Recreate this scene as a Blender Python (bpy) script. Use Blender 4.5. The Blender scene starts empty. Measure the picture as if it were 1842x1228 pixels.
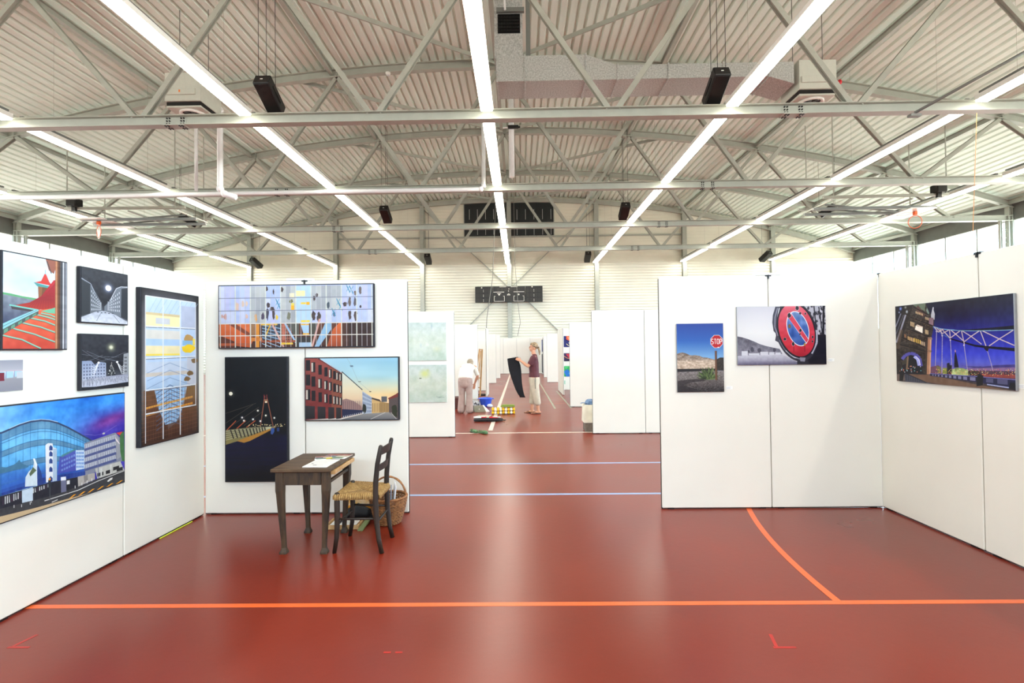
import bpy, bmesh, math, random
import numpy as np
from mathutils import Vector, Matrix, noise as mnoise

# ---------------------------------------------------------------- camera, world, lamps, exposure
random.seed(4)
rng = np.random.RandomState(7)
scene = bpy.context.scene
COL = scene.collection
CAM_H = 1.6
F_PX = 885.0
cam_d = bpy.data.cameras.new('camera'); cam = bpy.data.objects.new('camera', cam_d); COL.objects.link(cam)
cam_d.sensor_width = 36.0
cam_d.lens = 36.0 * F_PX / 1842.0
cam_d.clip_end = 200
CAM_M = (Matrix.Translation((0, 0, CAM_H)) @ Matrix.Rotation(0.0149, 4, 'Z') @
         Matrix.Rotation(math.pi / 2 + 0.0149, 4, 'X') @ Matrix.Rotation(-0.0115, 4, 'Z'))
cam.matrix_world = CAM_M
scene.camera = cam
scene.view_settings.view_transform = 'Standard'
scene.view_settings.look = 'None'
scene.view_settings.gamma = 1.0
scene.view_settings.use_curve_mapping = False
scene.view_settings.exposure = 0.22
scene.cycles.use_denoising = True
scene.cycles.max_bounces = 10
scene.cycles.diffuse_bounces = 6
scene.cycles.transparent_max_bounces = 12
scene.cycles.sample_clamp_indirect = 6.0

LAMP = 23.0          # radiance of the strip-light diffusers
SKY = 13.0            # radiance of the bright hazy sky
# hall grid
XC = -0.6; HALF = 24.3; XL = XC - HALF; XR = XC + HALF
D = 5.66; Y1 = 12.5
YW = Y1 + 4 * D       # far wall
YB = Y1 - 4 * D       # wall behind the photographer
ZC = 7.57             # lower chord of trusses
def arch(x): return 12.2 - 4.0 * ((x - XC) / HALF) ** 2

world = bpy.data.worlds.new('sky'); scene.world = world; world.use_nodes = True
wn = world.node_tree; wn.nodes.clear()
tc = wn.nodes.new('ShaderNodeTexCoord'); sp = wn.nodes.new('ShaderNodeSeparateXYZ')
mr = wn.nodes.new('ShaderNodeMapRange'); mr.inputs[1].default_value = -1; mr.inputs[2].default_value = 1
mr.inputs[3].default_value = 0.55 * SKY; mr.inputs[4].default_value = 1.5 * SKY
rz = wn.nodes.new('ShaderNodeMapRange'); rz.inputs[1].default_value = -0.1; rz.inputs[2].default_value = 0.1
mxc = wn.nodes.new('ShaderNodeMix'); mxc.data_type = 'RGBA'
mxc.inputs[6].default_value = (0.52, 0.48, 0.43, 1)     # sunlit paving outside
mxc.inputs[7].default_value = (0.62, 0.83, 1.06, 1)      # hazy sky
bg = wn.nodes.new('ShaderNodeBackground'); wo = wn.nodes.new('ShaderNodeOutputWorld')
wn.links.new(tc.outputs['Generated'], sp.inputs[0]); wn.links.new(sp.outputs['X'], mr.inputs[0])
wn.links.new(sp.outputs['Z'], rz.inputs[0]); wn.links.new(rz.outputs[0], mxc.inputs[0])
wn.links.new(mxc.outputs[2], bg.inputs['Color']); wn.links.new(mr.outputs[0], bg.inputs['Strength'])
wn.links.new(bg.outputs[0], wo.inputs[0])

ROWS = [-3, -2, -1, 0, 1, 2, 3]
for k in ROWS:        # strip-light rows of the half of the hall behind the photographer
    ld = bpy.data.lights.new('rear_strip_lamp', 'AREA'); ld.shape = 'RECTANGLE'
    ld.size = 0.26; ld.size_y = 16.4; ld.energy = math.pi * 0.26 * 16.4 * LAMP; ld.color = (1.0, 0.94, 0.83)
    lo = bpy.data.objects.new('rear_strip_lamp', ld); COL.objects.link(lo)
    lo.location = (XC - 0.15 + 6.15 * k, (YB + 6.84) / 2, 7.62)
for sx, x in ((1, XL + 0.16), (-1, XR - 0.16)):   # daylight portals in the window bands
    ld = bpy.data.lights.new('window_portal', 'AREA'); ld.shape = 'RECTANGLE'
    ld.size = 4.9; ld.size_y = YW - YB - 1; ld.cycles.is_portal = True
    lo = bpy.data.objects.new('window_portal', ld); COL.objects.link(lo)
    lo.location = (x, (YB + YW) / 2, 5.1); lo.rotation_euler = (0, -math.pi / 2 * sx, 0)

ld = bpy.data.lights.new('window_portal', 'AREA'); ld.shape = 'RECTANGLE'; ld.size = 2 * HALF - 2; ld.size_y = 2.1; ld.cycles.is_portal = True
lo = bpy.data.objects.new('window_portal', ld); COL.objects.link(lo); lo.location = (XC, YB - .16, 6.3); lo.rotation_euler = (math.pi / 2, 0, 0)  # portal for the daylight gap added in the near wall

# ---------------------------------------------------------------- where a line of sight meets the hall
R3 = CAM_M.to_3x3()
def ray(px, py): return R3 @ Vector(((px - 921) / F_PX, -(py - 614) / F_PX, -1))
def at_y(px, py, Y):
    d = ray(px, py); t = Y / d.y; return Vector((d.x * t, Y, CAM_H + d.z * t))
def at_x(px, py, X):
    d = ray(px, py); t = X / d.x; return Vector((X, d.y * t, CAM_H + d.z * t))
def at_z(px, py, Z=0.0):
    d = ray(px, py); t = (Z - CAM_H) / d.z; return Vector((d.x * t, d.y * t, Z))

# ---------------------------------------------------------------- materials
MATS = {}
def lin(c):
    return tuple(((v / 255) / 12.92 if v / 255 <= 0.04045 else ((v / 255 + 0.055) / 1.055) ** 2.4) for v in c)
def mat(name, col, rough=0.5, metal=0.0, var=0.06, scale=8.0, bump=0.0, bscale=60.0, stretch=None, spec=0.5, emit=None, col2=None, trans=0.0, coord='Object'):
    if name in MATS: return MATS[name]
    m = bpy.data.materials.new(name); m.use_nodes = True; MATS[name] = m
    nt = m.node_tree; b = nt.nodes['Principled BSDF']
    b.inputs['Roughness'].default_value = rough; b.inputs['Metallic'].default_value = metal
    b.inputs['Specular IOR Level'].default_value = spec
    c = lin(col)
    t = nt.nodes.new('ShaderNodeTexCoord'); mp = nt.nodes.new('ShaderNodeMapping')
    nt.links.new(t.outputs[coord], mp.inputs[0])
    if stretch: mp.inputs['Scale'].default_value = stretch
    n = nt.nodes.new('ShaderNodeTexNoise'); n.inputs['Scale'].default_value = scale; n.inputs['Detail'].default_value = 5
    nt.links.new(mp.outputs[0], n.inputs['Vector'])
    r = nt.nodes.new('ShaderNodeValToRGB'); nt.links.new(n.outputs['Fac'], r.inputs[0])
    c2 = lin(col2) if col2 else tuple(min(1, v * (1 + var)) for v in c)
    c1 = c if col2 else tuple(v * (1 - var) for v in c)
    r.color_ramp.elements[0].position = 0.35; r.color_ramp.elements[0].color = (*c1, 1)
    r.color_ramp.elements[1].position = 0.65; r.color_ramp.elements[1].color = (*c2, 1)
    nt.links.new(r.outputs[0], b.inputs['Base Color'])
    if bump:
        n2 = nt.nodes.new('ShaderNodeTexNoise'); n2.inputs['Scale'].default_value = bscale; n2.inputs['Detail'].default_value = 3
        nt.links.new(mp.outputs[0], n2.inputs['Vector'])
        bp = nt.nodes.new('ShaderNodeBump'); bp.inputs['Strength'].default_value = bump; bp.inputs['Distance'].default_value = 0.01
        nt.links.new(n2.outputs['Fac'], bp.inputs['Height']); nt.links.new(bp.outputs[0], b.inputs['Normal'])
    if emit:
        b.inputs['Emission Color'].default_value = (*lin(emit[0]), 1); b.inputs['Emission Strength'].default_value = emit[1]
    if trans: b.inputs['Transmission Weight'].default_value = trans
    return m

M_STEEL = mat('grey_green_steel_paint', (166, 171, 161), 0.45, var=0.05, scale=3)
M_STEEL_D = mat('dark_steel_paint', (112, 116, 112), 0.5, var=0.05, scale=3)
M_ROOF = mat('roof_sheet_paint', (226, 238, 229), 0.6, var=0.03, scale=1.2, stretch=(1, 0.15, 1))
M_CLAD = mat('wall_cladding_paint', (228, 228, 212), 0.5, var=0.03, scale=1)
M_PANEL = mat('partition_white_paint', (226, 223, 212), 0.6, var=0.015, scale=2.2, bump=0.04, bscale=90)
M_PEDGE = mat('partition_aluminium_edge', (205, 208, 208), 0.4, var=0.03)
M_BLACK = mat('black_plastic', (14, 14, 15), 0.45, var=0.1)
M_BLACKM = mat('black_metal', (28, 29, 30), 0.4, metal=0.3, var=0.1)
M_CANVAS = mat('dark_canvas_edge', (22, 24, 34), 0.7, var=0.2, scale=30)
M_ALU = mat('aluminium_print_edge', (150, 152, 155), 0.35, metal=0.5)
M_WHITE = mat('white_enamel', (236, 237, 232), 0.4, var=0.02)
M_PIPE = mat('white_pvc_pipe', (222, 226, 226), 0.3, var=0.02)
M_GALV = mat('galvanised_sheet', (158, 162, 160), 0.38, metal=0.2, scale=26, col2=(196, 200, 198))
M_WOODT = mat('old_brown_table_wood', (40, 29, 18), 0.6, scale=6, stretch=(5, 1, 1), col2=(74, 54, 33), bump=0.3, bscale=40)
M_WOODTT = mat('worn_table_top_wood', (60, 43, 28), 0.5, scale=5, stretch=(1, 6, 1), col2=(94, 73, 50), bump=0.2, bscale=40)
M_WOODC = mat('dark_chair_wood', (22, 15, 9), 0.5, scale=8, stretch=(1, 1, 0.3), col2=(44, 32, 21))
M_PINE = mat('pale_pine_wood', (176, 134, 84), 0.5, scale=6, stretch=(4, 4, 0.6), col2=(206, 168, 116))
M_RUSH = mat('straw_rush', (132, 98, 50), 0.75, scale=60, col2=(176, 142, 86), bump=0.5, bscale=120)
M_WICKER = mat('brown_wicker', (108, 66, 32), 0.6, scale=40, col2=(160, 108, 60), bump=0.3, bscale=90)

def glow_mat():
    m = bpy.data.materials.new('strip_light_diffuser'); m.use_nodes = True; nt = m.node_tree
    b = nt.nodes['Principled BSDF']; b.inputs['Base Color'].default_value = (.9, .9, .88, 1)
    b.inputs['Emission Color'].default_value = (1.0, 0.93, 0.80, 1); b.inputs['Emission Strength'].default_value = LAMP
    n = nt.nodes.new('ShaderNodeTexNoise'); n.inputs['Scale'].default_value = 0.6
    r = nt.nodes.new('ShaderNodeMapRange'); r.inputs[3].default_value = 0.94 * LAMP; r.inputs[4].default_value = 1.06 * LAMP
    nt.links.new(n.outputs['Fac'], r.inputs[0]); nt.links.new(r.outputs[0], b.inputs['Emission Strength'])
    return m
M_GLOW = glow_mat()
def glass_mat():
    m = bpy.data.materials.new('window_glass'); m.use_nodes = True; nt = m.node_tree; nt.nodes.clear()
    o = nt.nodes.new('ShaderNodeOutputMaterial'); t = nt.nodes.new('ShaderNodeBsdfTransparent'); g = nt.nodes.new('ShaderNodeBsdfGlossy')
    g.inputs['Roughness'].default_value = 0.03; t.inputs[0].default_value = (.93, .97, .96, 1)
    mx = nt.nodes.new('ShaderNodeMixShader'); mx.inputs[0].default_value = 0.05
    nt.links.new(t.outputs[0], mx.inputs[1]); nt.links.new(g.outputs[0], mx.inputs[2]); nt.links.new(mx.outputs[0], o.inputs[0])
    return m
M_GLASS = glass_mat()
def floor_mat():
    m = bpy.data.materials.new('red_sports_linoleum'); m.use_nodes = True; nt = m.node_tree; b = nt.nodes['Principled BSDF']
    t = nt.nodes.new('ShaderNodeTexCoord')
    n = nt.nodes.new('ShaderNodeTexNoise'); n.inputs['Scale'].default_value = 0.8; n.inputs['Detail'].default_value = 6
    n3 = nt.nodes.new('ShaderNodeTexNoise'); n3.inputs['Scale'].default_value = 160; n3.inputs['Detail'].default_value = 3
    r = nt.nodes.new('ShaderNodeValToRGB'); r.color_ramp.elements[0].color = (*lin((112, 33, 18)), 1); r.color_ramp.elements[1].color = (*lin((128, 42, 23)), 1)
    r.color_ramp.elements[0].position = 0.3; r.color_ramp.elements[1].position = 0.7
    mx = nt.nodes.new('ShaderNodeMix'); mx.data_type = 'RGBA'; mx.blend_type = 'MULTIPLY'; mx.inputs[0].default_value = 1
    r2 = nt.nodes.new('ShaderNodeMapRange'); r2.inputs[3].default_value = 0.84; r2.inputs[4].default_value = 1.16
    for q in (n, n3): nt.links.new(t.outputs['Object'], q.inputs['Vector'])
    nt.links.new(n.outputs['Fac'], r.inputs[0]); nt.links.new(n3.outputs['Fac'], r2.inputs[0])
    nt.links.new(r.outputs[0], mx.inputs[6]); nt.links.new(r2.outputs[0], mx.inputs[7]); nt.links.new(mx.outputs[2], b.inputs['Base Color'])
    r3 = nt.nodes.new('ShaderNodeMapRange'); r3.inputs[3].default_value = 0.24; r3.inputs[4].default_value = 0.36
    nt.links.new(n.outputs['Fac'], r3.inputs[0]); nt.links.new(r3.outputs[0], b.inputs['Roughness'])
    bp = nt.nodes.new('ShaderNodeBump'); bp.inputs['Strength'].default_value = 0.12; bp.inputs['Distance'].default_value = 0.003
    n4 = nt.nodes.new('ShaderNodeTexNoise'); n4.inputs['Scale'].default_value = 22
    nt.links.new(t.outputs['Object'], n4.inputs['Vector'])
    nt.links.new(n4.outputs['Fac'], bp.inputs['Height']); nt.links.new(bp.outputs[0], b.inputs['Normal'])
    return m
M_FLOOR = floor_mat()

# ---------------------------------------------------------------- mesh helpers
def basis(d, up=(0, 0, 1)):
    d = Vector(d).normalized(); up = Vector(up)
    if abs(d.dot(up)) > 0.98: up = Vector((0, 1, 0)) if abs(d.y) < 0.9 else Vector((1, 0, 0))
    s = d.cross(up).normalized(); u = s.cross(d).normalized(); return d, s, u
class MB:
    def __init__(self): self.v = []; self.f = []; self.mi = []; self.sm = []; self.cur = 0
    def add(self, vs, fs, smooth=False):
        o = len(self.v); self.v += [tuple(v) for v in vs]
        for f in fs: self.f.append([i + o for i in f]); self.mi.append(self.cur); self.sm.append(smooth)
        return self
    def hexa(self, c8):     # 4 bottom ccw, 4 top ccw
        return self.add(c8, [(3, 2, 1, 0), (4, 5, 6, 7), (0, 1, 5, 4), (1, 2, 6, 5), (2, 3, 7, 6), (3, 0, 4, 7)])
    def box(self, x0, y0, z0, x1, y1, z1, ch=0.0):
        if x0 > x1: x0, x1 = x1, x0
        if y0 > y1: y0, y1 = y1, y0
        if z0 > z1: z0, z1 = z1, z0
        if ch <= 0:
            return self.hexa([(x0, y0, z0), (x1, y0, z0), (x1, y1, z0), (x0, y1, z0), (x0, y0, z1), (x1, y0, z1), (x1, y1, z1), (x0, y1, z1)])
        vs = []; idx = {}
        X = (x0, x1); Y = (y0, y1); Z = (z0, z1); s = (ch, -ch)
        for i in (0, 1):
            for j in (0, 1):
                for k in (0, 1):
                    idx[(i, j, k, 0)] = len(vs); vs.append((X[i], Y[j] + s[j], Z[k] + s[k]))
                    idx[(i, j, k, 1)] = len(vs); vs.append((X[i] + s[i], Y[j], Z[k] + s[k]))
                    idx[(i, j, k, 2)] = len(vs); vs.append((X[i] + s[i], Y[j] + s[j], Z[k]))
        fs = []
        for i in (0, 1):
            q = [idx[(i, 0, 0, 0)], idx[(i, 1, 0, 0)], idx[(i, 1, 1, 0)], idx[(i, 0, 1, 0)]]; fs.append(q if i else q[::-1])
            q = [idx[(0, i, 0, 1)], idx[(1, i, 0, 1)], idx[(1, i, 1, 1)], idx[(0, i, 1, 1)]]; fs.append(q[::-1] if i else q)
            q = [idx[(0, 0, i, 2)], idx[(1, 0, i, 2)], idx[(1, 1, i, 2)], idx[(0, 1, i, 2)]]; fs.append(q if i else q[::-1])
        for a in (0, 1):
            for b in (0, 1):
                q = [idx[(a, b, 0, 0)], idx[(a, b, 1, 0)], idx[(a, b, 1, 1)], idx[(a, b, 0, 1)]]; fs.append(q if (a + b) % 2 else q[::-1])
                q = [idx[(a, 0, b, 0)], idx[(a, 1, b, 0)], idx[(a, 1, b, 2)], idx[(a, 0, b, 2)]]; fs.append(q[::-1] if (a + b) % 2 else q)
                q = [idx[(0, a, b, 1)], idx[(1, a, b, 1)], idx[(1, a, b, 2)], idx[(0, a, b, 2)]]; fs.append(q if (a + b) % 2 else q[::-1])
                for c in (0, 1):
                    t = [idx[(a, b, c, 0)], idx[(a, b, c, 1)], idx[(a, b, c, 2)]]; fs.append(t if (a + b + c) % 2 else t[::-1])
        return self.add(vs, fs)
    def bar(self, p, q, w, h, up=(0, 0, 1), w2=None, h2=None, off=(0, 0)):
        p = Vector(p); q = Vector(q); d, s, u = basis(q - p, up); w2 = w if w2 is None else w2; h2 = h if h2 is None else h2
        o = s * off[0] + u * off[1]
        a = [p + o + s * (i * w / 2) + u * (j * h / 2) for i, j in ((-1, -1), (1, -1), (1, 1), (-1, 1))]
        b = [q + o + s * (i * w2 / 2) + u * (j * h2 / 2) for i, j in ((-1, -1), (1, -1), (1, 1), (-1, 1))]
        return self.add(a + b, [(0, 1, 2, 3), (7, 6, 5, 4), (0, 4, 5, 1), (1, 5, 6, 2), (2, 6, 7, 3), (3, 7, 4, 0)])
    def hbeam(self, p, q, w, h, t=0.018, up=(0, 0, 1)):
        self.bar(p, q, w, t, up, off=(0, h / 2 - t / 2)); self.bar(p, q, w, t, up, off=(0, -h / 2 + t / 2))
        return self.bar(p, q, t, h - 2 * t, up)
    def tube(self, pts, r, n=8, closed=False, flat=1.0, up=(0, 0, 1), cap=True):
        pts = [Vector(p) for p in pts]; N = len(pts)
        rr = r if isinstance(r, (list, tuple)) else [r] * N
        vs = []; prev = None
        for i, p in enumerate(pts):
            if closed: d = pts[(i + 1) % N] - pts[i - 1]
            else: d = pts[min(i + 1, N - 1)] - pts[max(i - 1, 0)]
            d.normalize()
            if prev is None: _, s, u = basis(d, up)
            else:
                s = prev - d * prev.dot(d); s.normalize(); u = s.cross(d)
            prev = s
            for k in range(n):
                a = 2 * math.pi * k / n
                vs.append(p + s * math.cos(a) * rr[i] + u * math.sin(a) * rr[i] * flat)
        fs = []
        for i in range(N if closed else N - 1):
            j = (i + 1) % N
            for k in range(n): fs.append((i * n + k, i * n + (k + 1) % n, j * n + (k + 1) % n, j * n + k))
        self.add(vs, fs, True)
        if not closed and cap:
            o = len(self.v) - len(vs)
            self.f.append([o + k for k in range(n)][::-1]); self.mi.append(self.cur); self.sm.append(False)
            self.f.append([o + (N - 1) * n + k for k in range(n)]); self.mi.append(self.cur); self.sm.append(False)
        return self
    def lathe(self, prof, c=(0, 0, 0), n=16, axis='z'):
        vs = []
        for r, z in prof:
            for k in range(n):
                a = 2 * math.pi * k / n; q = (r * math.cos(a), r * math.sin(a), z)
                if axis == 'x': q = (q[2], q[0], q[1])
                if axis == 'y': q = (q[0], q[2], q[1])
                vs.append((q[0] + c[0], q[1] + c[1], q[2] + c[2]))
        fs = [(i * n + k, i * n + (k + 1) % n, (i + 1) * n + (k + 1) % n, (i + 1) * n + k) for i in range(len(prof) - 1) for k in range(n)]
        return self.add(vs, fs, True)
    def ellipsoid(self, c, rx, ry, rz, nu=14, nv=9, rot=None):
        vs = []; c = Vector(c)
        for i in range(nv + 1):
            t = math.pi * i / nv
            for k in range(nu):
                a = 2 * math.pi * k / nu
                v = Vector((rx * math.sin(t) * math.cos(a), ry * math.sin(t) * math.sin(a), -rz * math.cos(t)))
                if rot: v = rot @ v
                vs.append(c + v)
        fs = [(i * nu + k, i * nu + (k + 1) % nu, (i + 1) * nu + (k + 1) % nu, (i + 1) * nu + k) for i in range(nv) for k in range(nu)]
        return self.add(vs, fs, True)
    def sweep(self, path, side=(0, 1, 0), n=14):
        """rounded limb: path of (point, half-width along side, half-depth)"""
        pts = [Vector(p[0]) for p in path]; side = Vector(side)
        rings = []
        def ring(c, d, a, b):
            s = side - d * side.dot(d); s.normalize(); u = d.cross(s)
            return [c + s * math.cos(2 * math.pi * k / n) * a + u * math.sin(2 * math.pi * k / n) * b for k in range(n)]
        N = len(pts)
        for i in range(N):
            d = (pts[min(i + 1, N - 1)] - pts[max(i - 1, 0)]).normalized(); a, b = path[i][1], path[i][2]
            if i == 0:
                for t in (0.95, 0.6, 0.25):
                    rings.append(ring(pts[0] - d * min(a, b) * t, d, a * math.sqrt(1 - t * t), b * math.sqrt(1 - t * t)))
            rings.append(ring(pts[i], d, a, b))
            if i == N - 1:
                for t in (0.25, 0.6, 0.95):
                    rings.append(ring(pts[i] + d * min(a, b) * t, d, a * math.sqrt(1 - t * t), b * math.sqrt(1 - t * t)))
        vs = [v for r in rings for v in r]; L = len(rings)
        fs = [(i * n + k, i * n + (k + 1) % n, (i + 1) * n + (k + 1) % n, (i + 1) * n + k) for i in range(L - 1) for k in range(n)]
        fs += [tuple(range(n))[::-1], tuple((L - 1) * n + k for k in range(n))]
        return self.add(vs, fs, True)
    def mesh(self, name, mats):
        me = bpy.data.meshes.new(name); me.from_pydata(self.v, [], self.f)
        for m in (mats if isinstance(mats, (list, tuple)) else [mats]): me.materials.append(m)
        me.polygons.foreach_set('material_index', self.mi); me.polygons.foreach_set('use_smooth', self.sm)
        me.update(); return me
    def build(self, name, mats, parent=None, loc=None, recalc=False):
        me = self.mesh(name, mats)
        if recalc:
            bm = bmesh.new(); bm.from_mesh(me); bmesh.ops.recalc_face_normals(bm, faces=bm.faces[:]); bm.to_mesh(me); bm.free()
        o = bpy.data.objects.new(name, me); COL.objects.link(o)
        if parent: o.parent = parent
        if loc: o.location = loc
        return o
def tag(o, label=None, cat=None, group=None, kind=None):
    if label: o['label'] = label
    if cat: o['category'] = cat
    if group: o['group'] = group
    if kind: o['kind'] = kind
    return o
def thing(name, label, cat, loc=(0, 0, 0), rz=0.0, group=None):
    o = bpy.data.objects.new(name, None); COL.objects.link(o); o.location = loc; o.rotation_euler = (0, 0, rz)
    o.empty_display_size = 0.1
    return tag(o, label, cat, group)
def struct(o, label=None): return tag(o, label, kind='structure')
def inst(name, me, parent, loc=(0, 0, 0), rot=(0, 0, 0)):
    o = bpy.data.objects.new(name, me); COL.objects.link(o); o.parent = parent; o.location = loc; o.rotation_euler = rot; return o
def copy_tree(o, parent=None):
    c = o.copy(); COL.objects.link(c)
    if parent: c.parent = parent
    for ch in list(o.children): copy_tree(ch, c)
    return c
def blob(mb, name, m, parent, voxel=0.012, smooth=6):
    """union of overlapping limbs as one continuous skin"""
    me = mb.mesh(name, m); o = bpy.data.objects.new(name, me); COL.objects.link(o)
    r = o.modifiers.new('r', 'REMESH'); r.mode = 'VOXEL'; r.voxel_size = voxel; r.use_smooth_shade = True
    s = o.modifiers.new('s', 'SMOOTH'); s.iterations = smooth; s.factor = 0.5
    dg = bpy.context.evaluated_depsgraph_get()
    nm = bpy.data.meshes.new_from_object(o.evaluated_get(dg)); o.modifiers.clear(); o.data = nm
    nm.materials.clear(); nm.materials.append(m); nm.polygons.foreach_set('use_smooth', [True] * len(nm.polygons))
    nm.polygons.foreach_set('material_index', [0] * len(nm.polygons))
    o.parent = parent; return o
# ---------------------------------------------------------------- the hall
struct(MB().box(XL - .4, YB - .4, -.2, XR + .4, YW + .4, 0).build('floor', M_FLOOR), 'terracotta red sports hall floor with painted court lines')
# floor markings
def strip(name, x0, y0, x1, y1, w, m, label, z=.0012):
    mb = MB(); p = Vector((x0, y0, z / 2)); q = Vector((x1, y1, z / 2)); mb.bar(p, q, w, z); return tag(mb.build(name, m), label, 'floor line')
M_OR = mat('orange_line_paint', (226, 100, 44), .35, var=.04); M_BL = mat('pale_blue_line_paint', (138, 160, 200), .35, var=.04)
M_WL = mat('white_line_paint', (226, 214, 200), .35, var=.04); M_GL = mat('pale_green_line_paint', (150, 160, 136), .35, var=.04)
M_RD = mat('red_tape_residue', (176, 34, 26), .4, var=.1); M_TAN = mat('tan_line_paint', (170, 112, 92), .4, var=.04)
strip('floor_line', -6, 3.09, 7, 3.13, .044, M_OR, 'straight orange court line across the foreground floor')
mb = MB(); arcp = [(7.97 - 6 * math.cos(a), 3.12 + 6 * math.sin(a)) for a in [i * .40 / 24 for i in range(25)]]
for i in range(24):
    (ax, ay), (bx, by) = arcp[i], arcp[i + 1]; mb.bar((ax, ay, .0009), (bx, by, .0009), .048, .0012)
tag(mb.build('floor_line', M_OR), 'curved orange court arc running under the right back wall', 'floor line')
strip('floor_line', -9, 5.42, 9, 5.44, .055, M_BL, 'nearer pale blue court line across the aisle')
strip('floor_line', -9, 6.87, 9, 6.89, .06, M_BL, 'farther pale blue court line across the aisle')
strip('floor_line', -9, 9.38, 9, 9.41, .07, M_WL, 'white court line crossing the aisle beside the green clogs')
strip('floor_line', -.59, 9.7, -.59, YW - .4, .085, M_WL, 'white centre line running down the aisle away from the camera', .0018)
strip('floor_line', -9, 14.3, 9, 14.3, .05, M_TAN, 'faint cross line behind the standing woman')
strip('floor_line', -9, 15.7, 9, 15.7, .05, M_TAN, 'faint cross line farther behind, level with the easels')
strip('floor_line', .93, 13.1, .93, 31.5, .05, M_GL, 'pale green line along the aisle right of the standing woman', .0018)
strip('floor_line', 1.37, 13.2, 1.37, 18.5, .04, M_GL, 'pale green line close along the right partitions', .0018)
for (pts, lab) in (([(40, 1160)], 'smudged red tape mark on the floor at far left'), ([(1408, 1160)], 'red T shaped tape mark on the floor at right'), ([(707, 1173)], 'two short red dashes on the foreground floor')):
    c = at_z(*pts[0]); mb = MB()
    if 'dashes' in lab:
        mb.bar(c + Vector((-.05, 0, .0007)), c + Vector((-.012, 0, .0007)), .012, .001); mb.bar(c + Vector((.012, 0, .0007)), c + Vector((.05, 0, .0007)), .012, .001)
    else:
        mb.bar(c + Vector((-.06, -.02, .0007)), c + Vector((.06, -.02, .0007)), .014, .001); mb.bar(c + Vector((-.04, -.013, .0007)), c + Vector((.015 - .03, .1, .0007)), .018, .001)
    tag(mb.build('tape_mark', M_RD), lab, 'tape mark')

# end wall, clad in horizontally ribbed sheet
def ribbed(mb, xa, xb, z0, z1, y, pitch, depth, inward=-1):
    z = z0; prof = []
    while z < z1 - 1e-6:
        for (dz, dd) in ((0, 0), (.42, 0), (.55, 1), (.87, 1)):
            zz = z + dz * pitch
            if zz <= z1: prof.append((zz, y + inward * depth * dd))
        z += pitch
    prof.append((z1, y))
    vs = []; fs = []
    for i, (zz, yy) in enumerate(prof):
        vs += [(xa, yy, zz), (xb, yy, zz)]
        if i: fs.append((2 * i - 2, 2 * i - 1, 2 * i + 1, 2 * i))
    mb.add(vs, fs)
mb = MB(); ribbed(mb, XL, XR, 0, 7.9, YW, .2, .055)
# upper gable follows the arch, in strips
N = 64
prof = []
z = 7.9
while z < 12.6:
    for (dz, dd) in ((0, 0), (.86, 0), (.9, 1), (.96, 1)): prof.append((z + dz * .21, YW - .012 + .012 * dd))
    z += .21
for i in range(len(prof) - 1):
    (za, ya), (zb, yb) = prof[i], prof[i + 1]
    hw = HALF * math.sqrt(max(0, (12.62 - za) / 4.0))
    hw = min(hw, HALF)
    if hw <= 0: continue
    mb.add([(XC - hw, ya, za), (XC + hw, ya, za), (XC + hw, yb, zb), (XC - hw, yb, zb)], [(0, 1, 2, 3)])
mb.box(XL - .3, YW + .02, 0, XR + .3, YW + .3, 13)
wf = mb.build('wall_far', M_CLAD); struct(wf, 'far end wall clad in horizontally ribbed pale sheet')
mb = MB(); mb.box(XL - .3, YB - .3, 0, XR + .3, YB, 5.2); mb.box(XL - .3, YB - .3, 7.3, XR + .3, YB, 13)  # gap in the unseen near wall, added to light the hall from behind
struct(mb.build('wall_near', M_CLAD), 'end wall behind the camera, with an open band added to let in daylight')
# long walls: solid below and above a window band
WZ0, WZ1 = 2.6, 7.55
BAYS = [(YB + i * D, YB + (i + 1) * D) for i in range(8)]
for side, x, s in (('left', XL, -1), ('right', XR, 1)):
    mb = MB(); mb.box(x, YB - .3, 0, x + s * .25, YW + .3, WZ0); mb.box(x, YB - .3, WZ1, x + s * .25, YW + .3, 8.75)
    struct(mb.build('wall_' + side, M_CLAD), 'long %s wall of the hall with a high window band' % side)
for i, (x, s) in enumerate(((XL, -1), (XR, 1))):
    struct(MB().box(x - s * .012, YB, WZ1 - .05, x - s * .002, YW - .07, 8.42).build('trim_%d' % (i + 1), M_STEEL_D), 'grey eaves fascia above the %s windows' % ('left' if i == 0 else 'right'))
wn_i = 0
pane_me = MB().box(-.004, .05, 0, .004, D / 3 - .05, WZ1 - WZ0 - .12).mesh('pane', M_GLASS)
mull_me = MB().box(-.06, -.04, 0, .06, .04, WZ1 - WZ0).mesh('mullion', M_STEEL)
rail_me = MB().box(-.07, 0, 0, .07, D, .07).mesh('window_rail', M_STEEL)
for side, x, s in (('left', XL, -1), ('right', XR, 1)):
    for bi, (ya, yb) in enumerate(BAYS):
        wn_i += 1
        w = bpy.data.objects.new('window_%d' % wn_i, None); COL.objects.link(w); w.location = (x + s * .1, ya, WZ0)
        struct(w, 'high hall window, %s wall, bay %d of 8 counted from the wall behind the camera' % (side, bi + 1))
        for j in range(3): inst('pane', pane_me, w, (0, j * D / 3, .06))
        for j in range(3): inst('mullion', mull_me, w, (0, j * D / 3 + .04, 0))
        inst('window_rail', rail_me, w, (0, 0, 0)); inst('window_rail', rail_me, w, (0, 0, WZ1 - WZ0 - .07))

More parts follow.
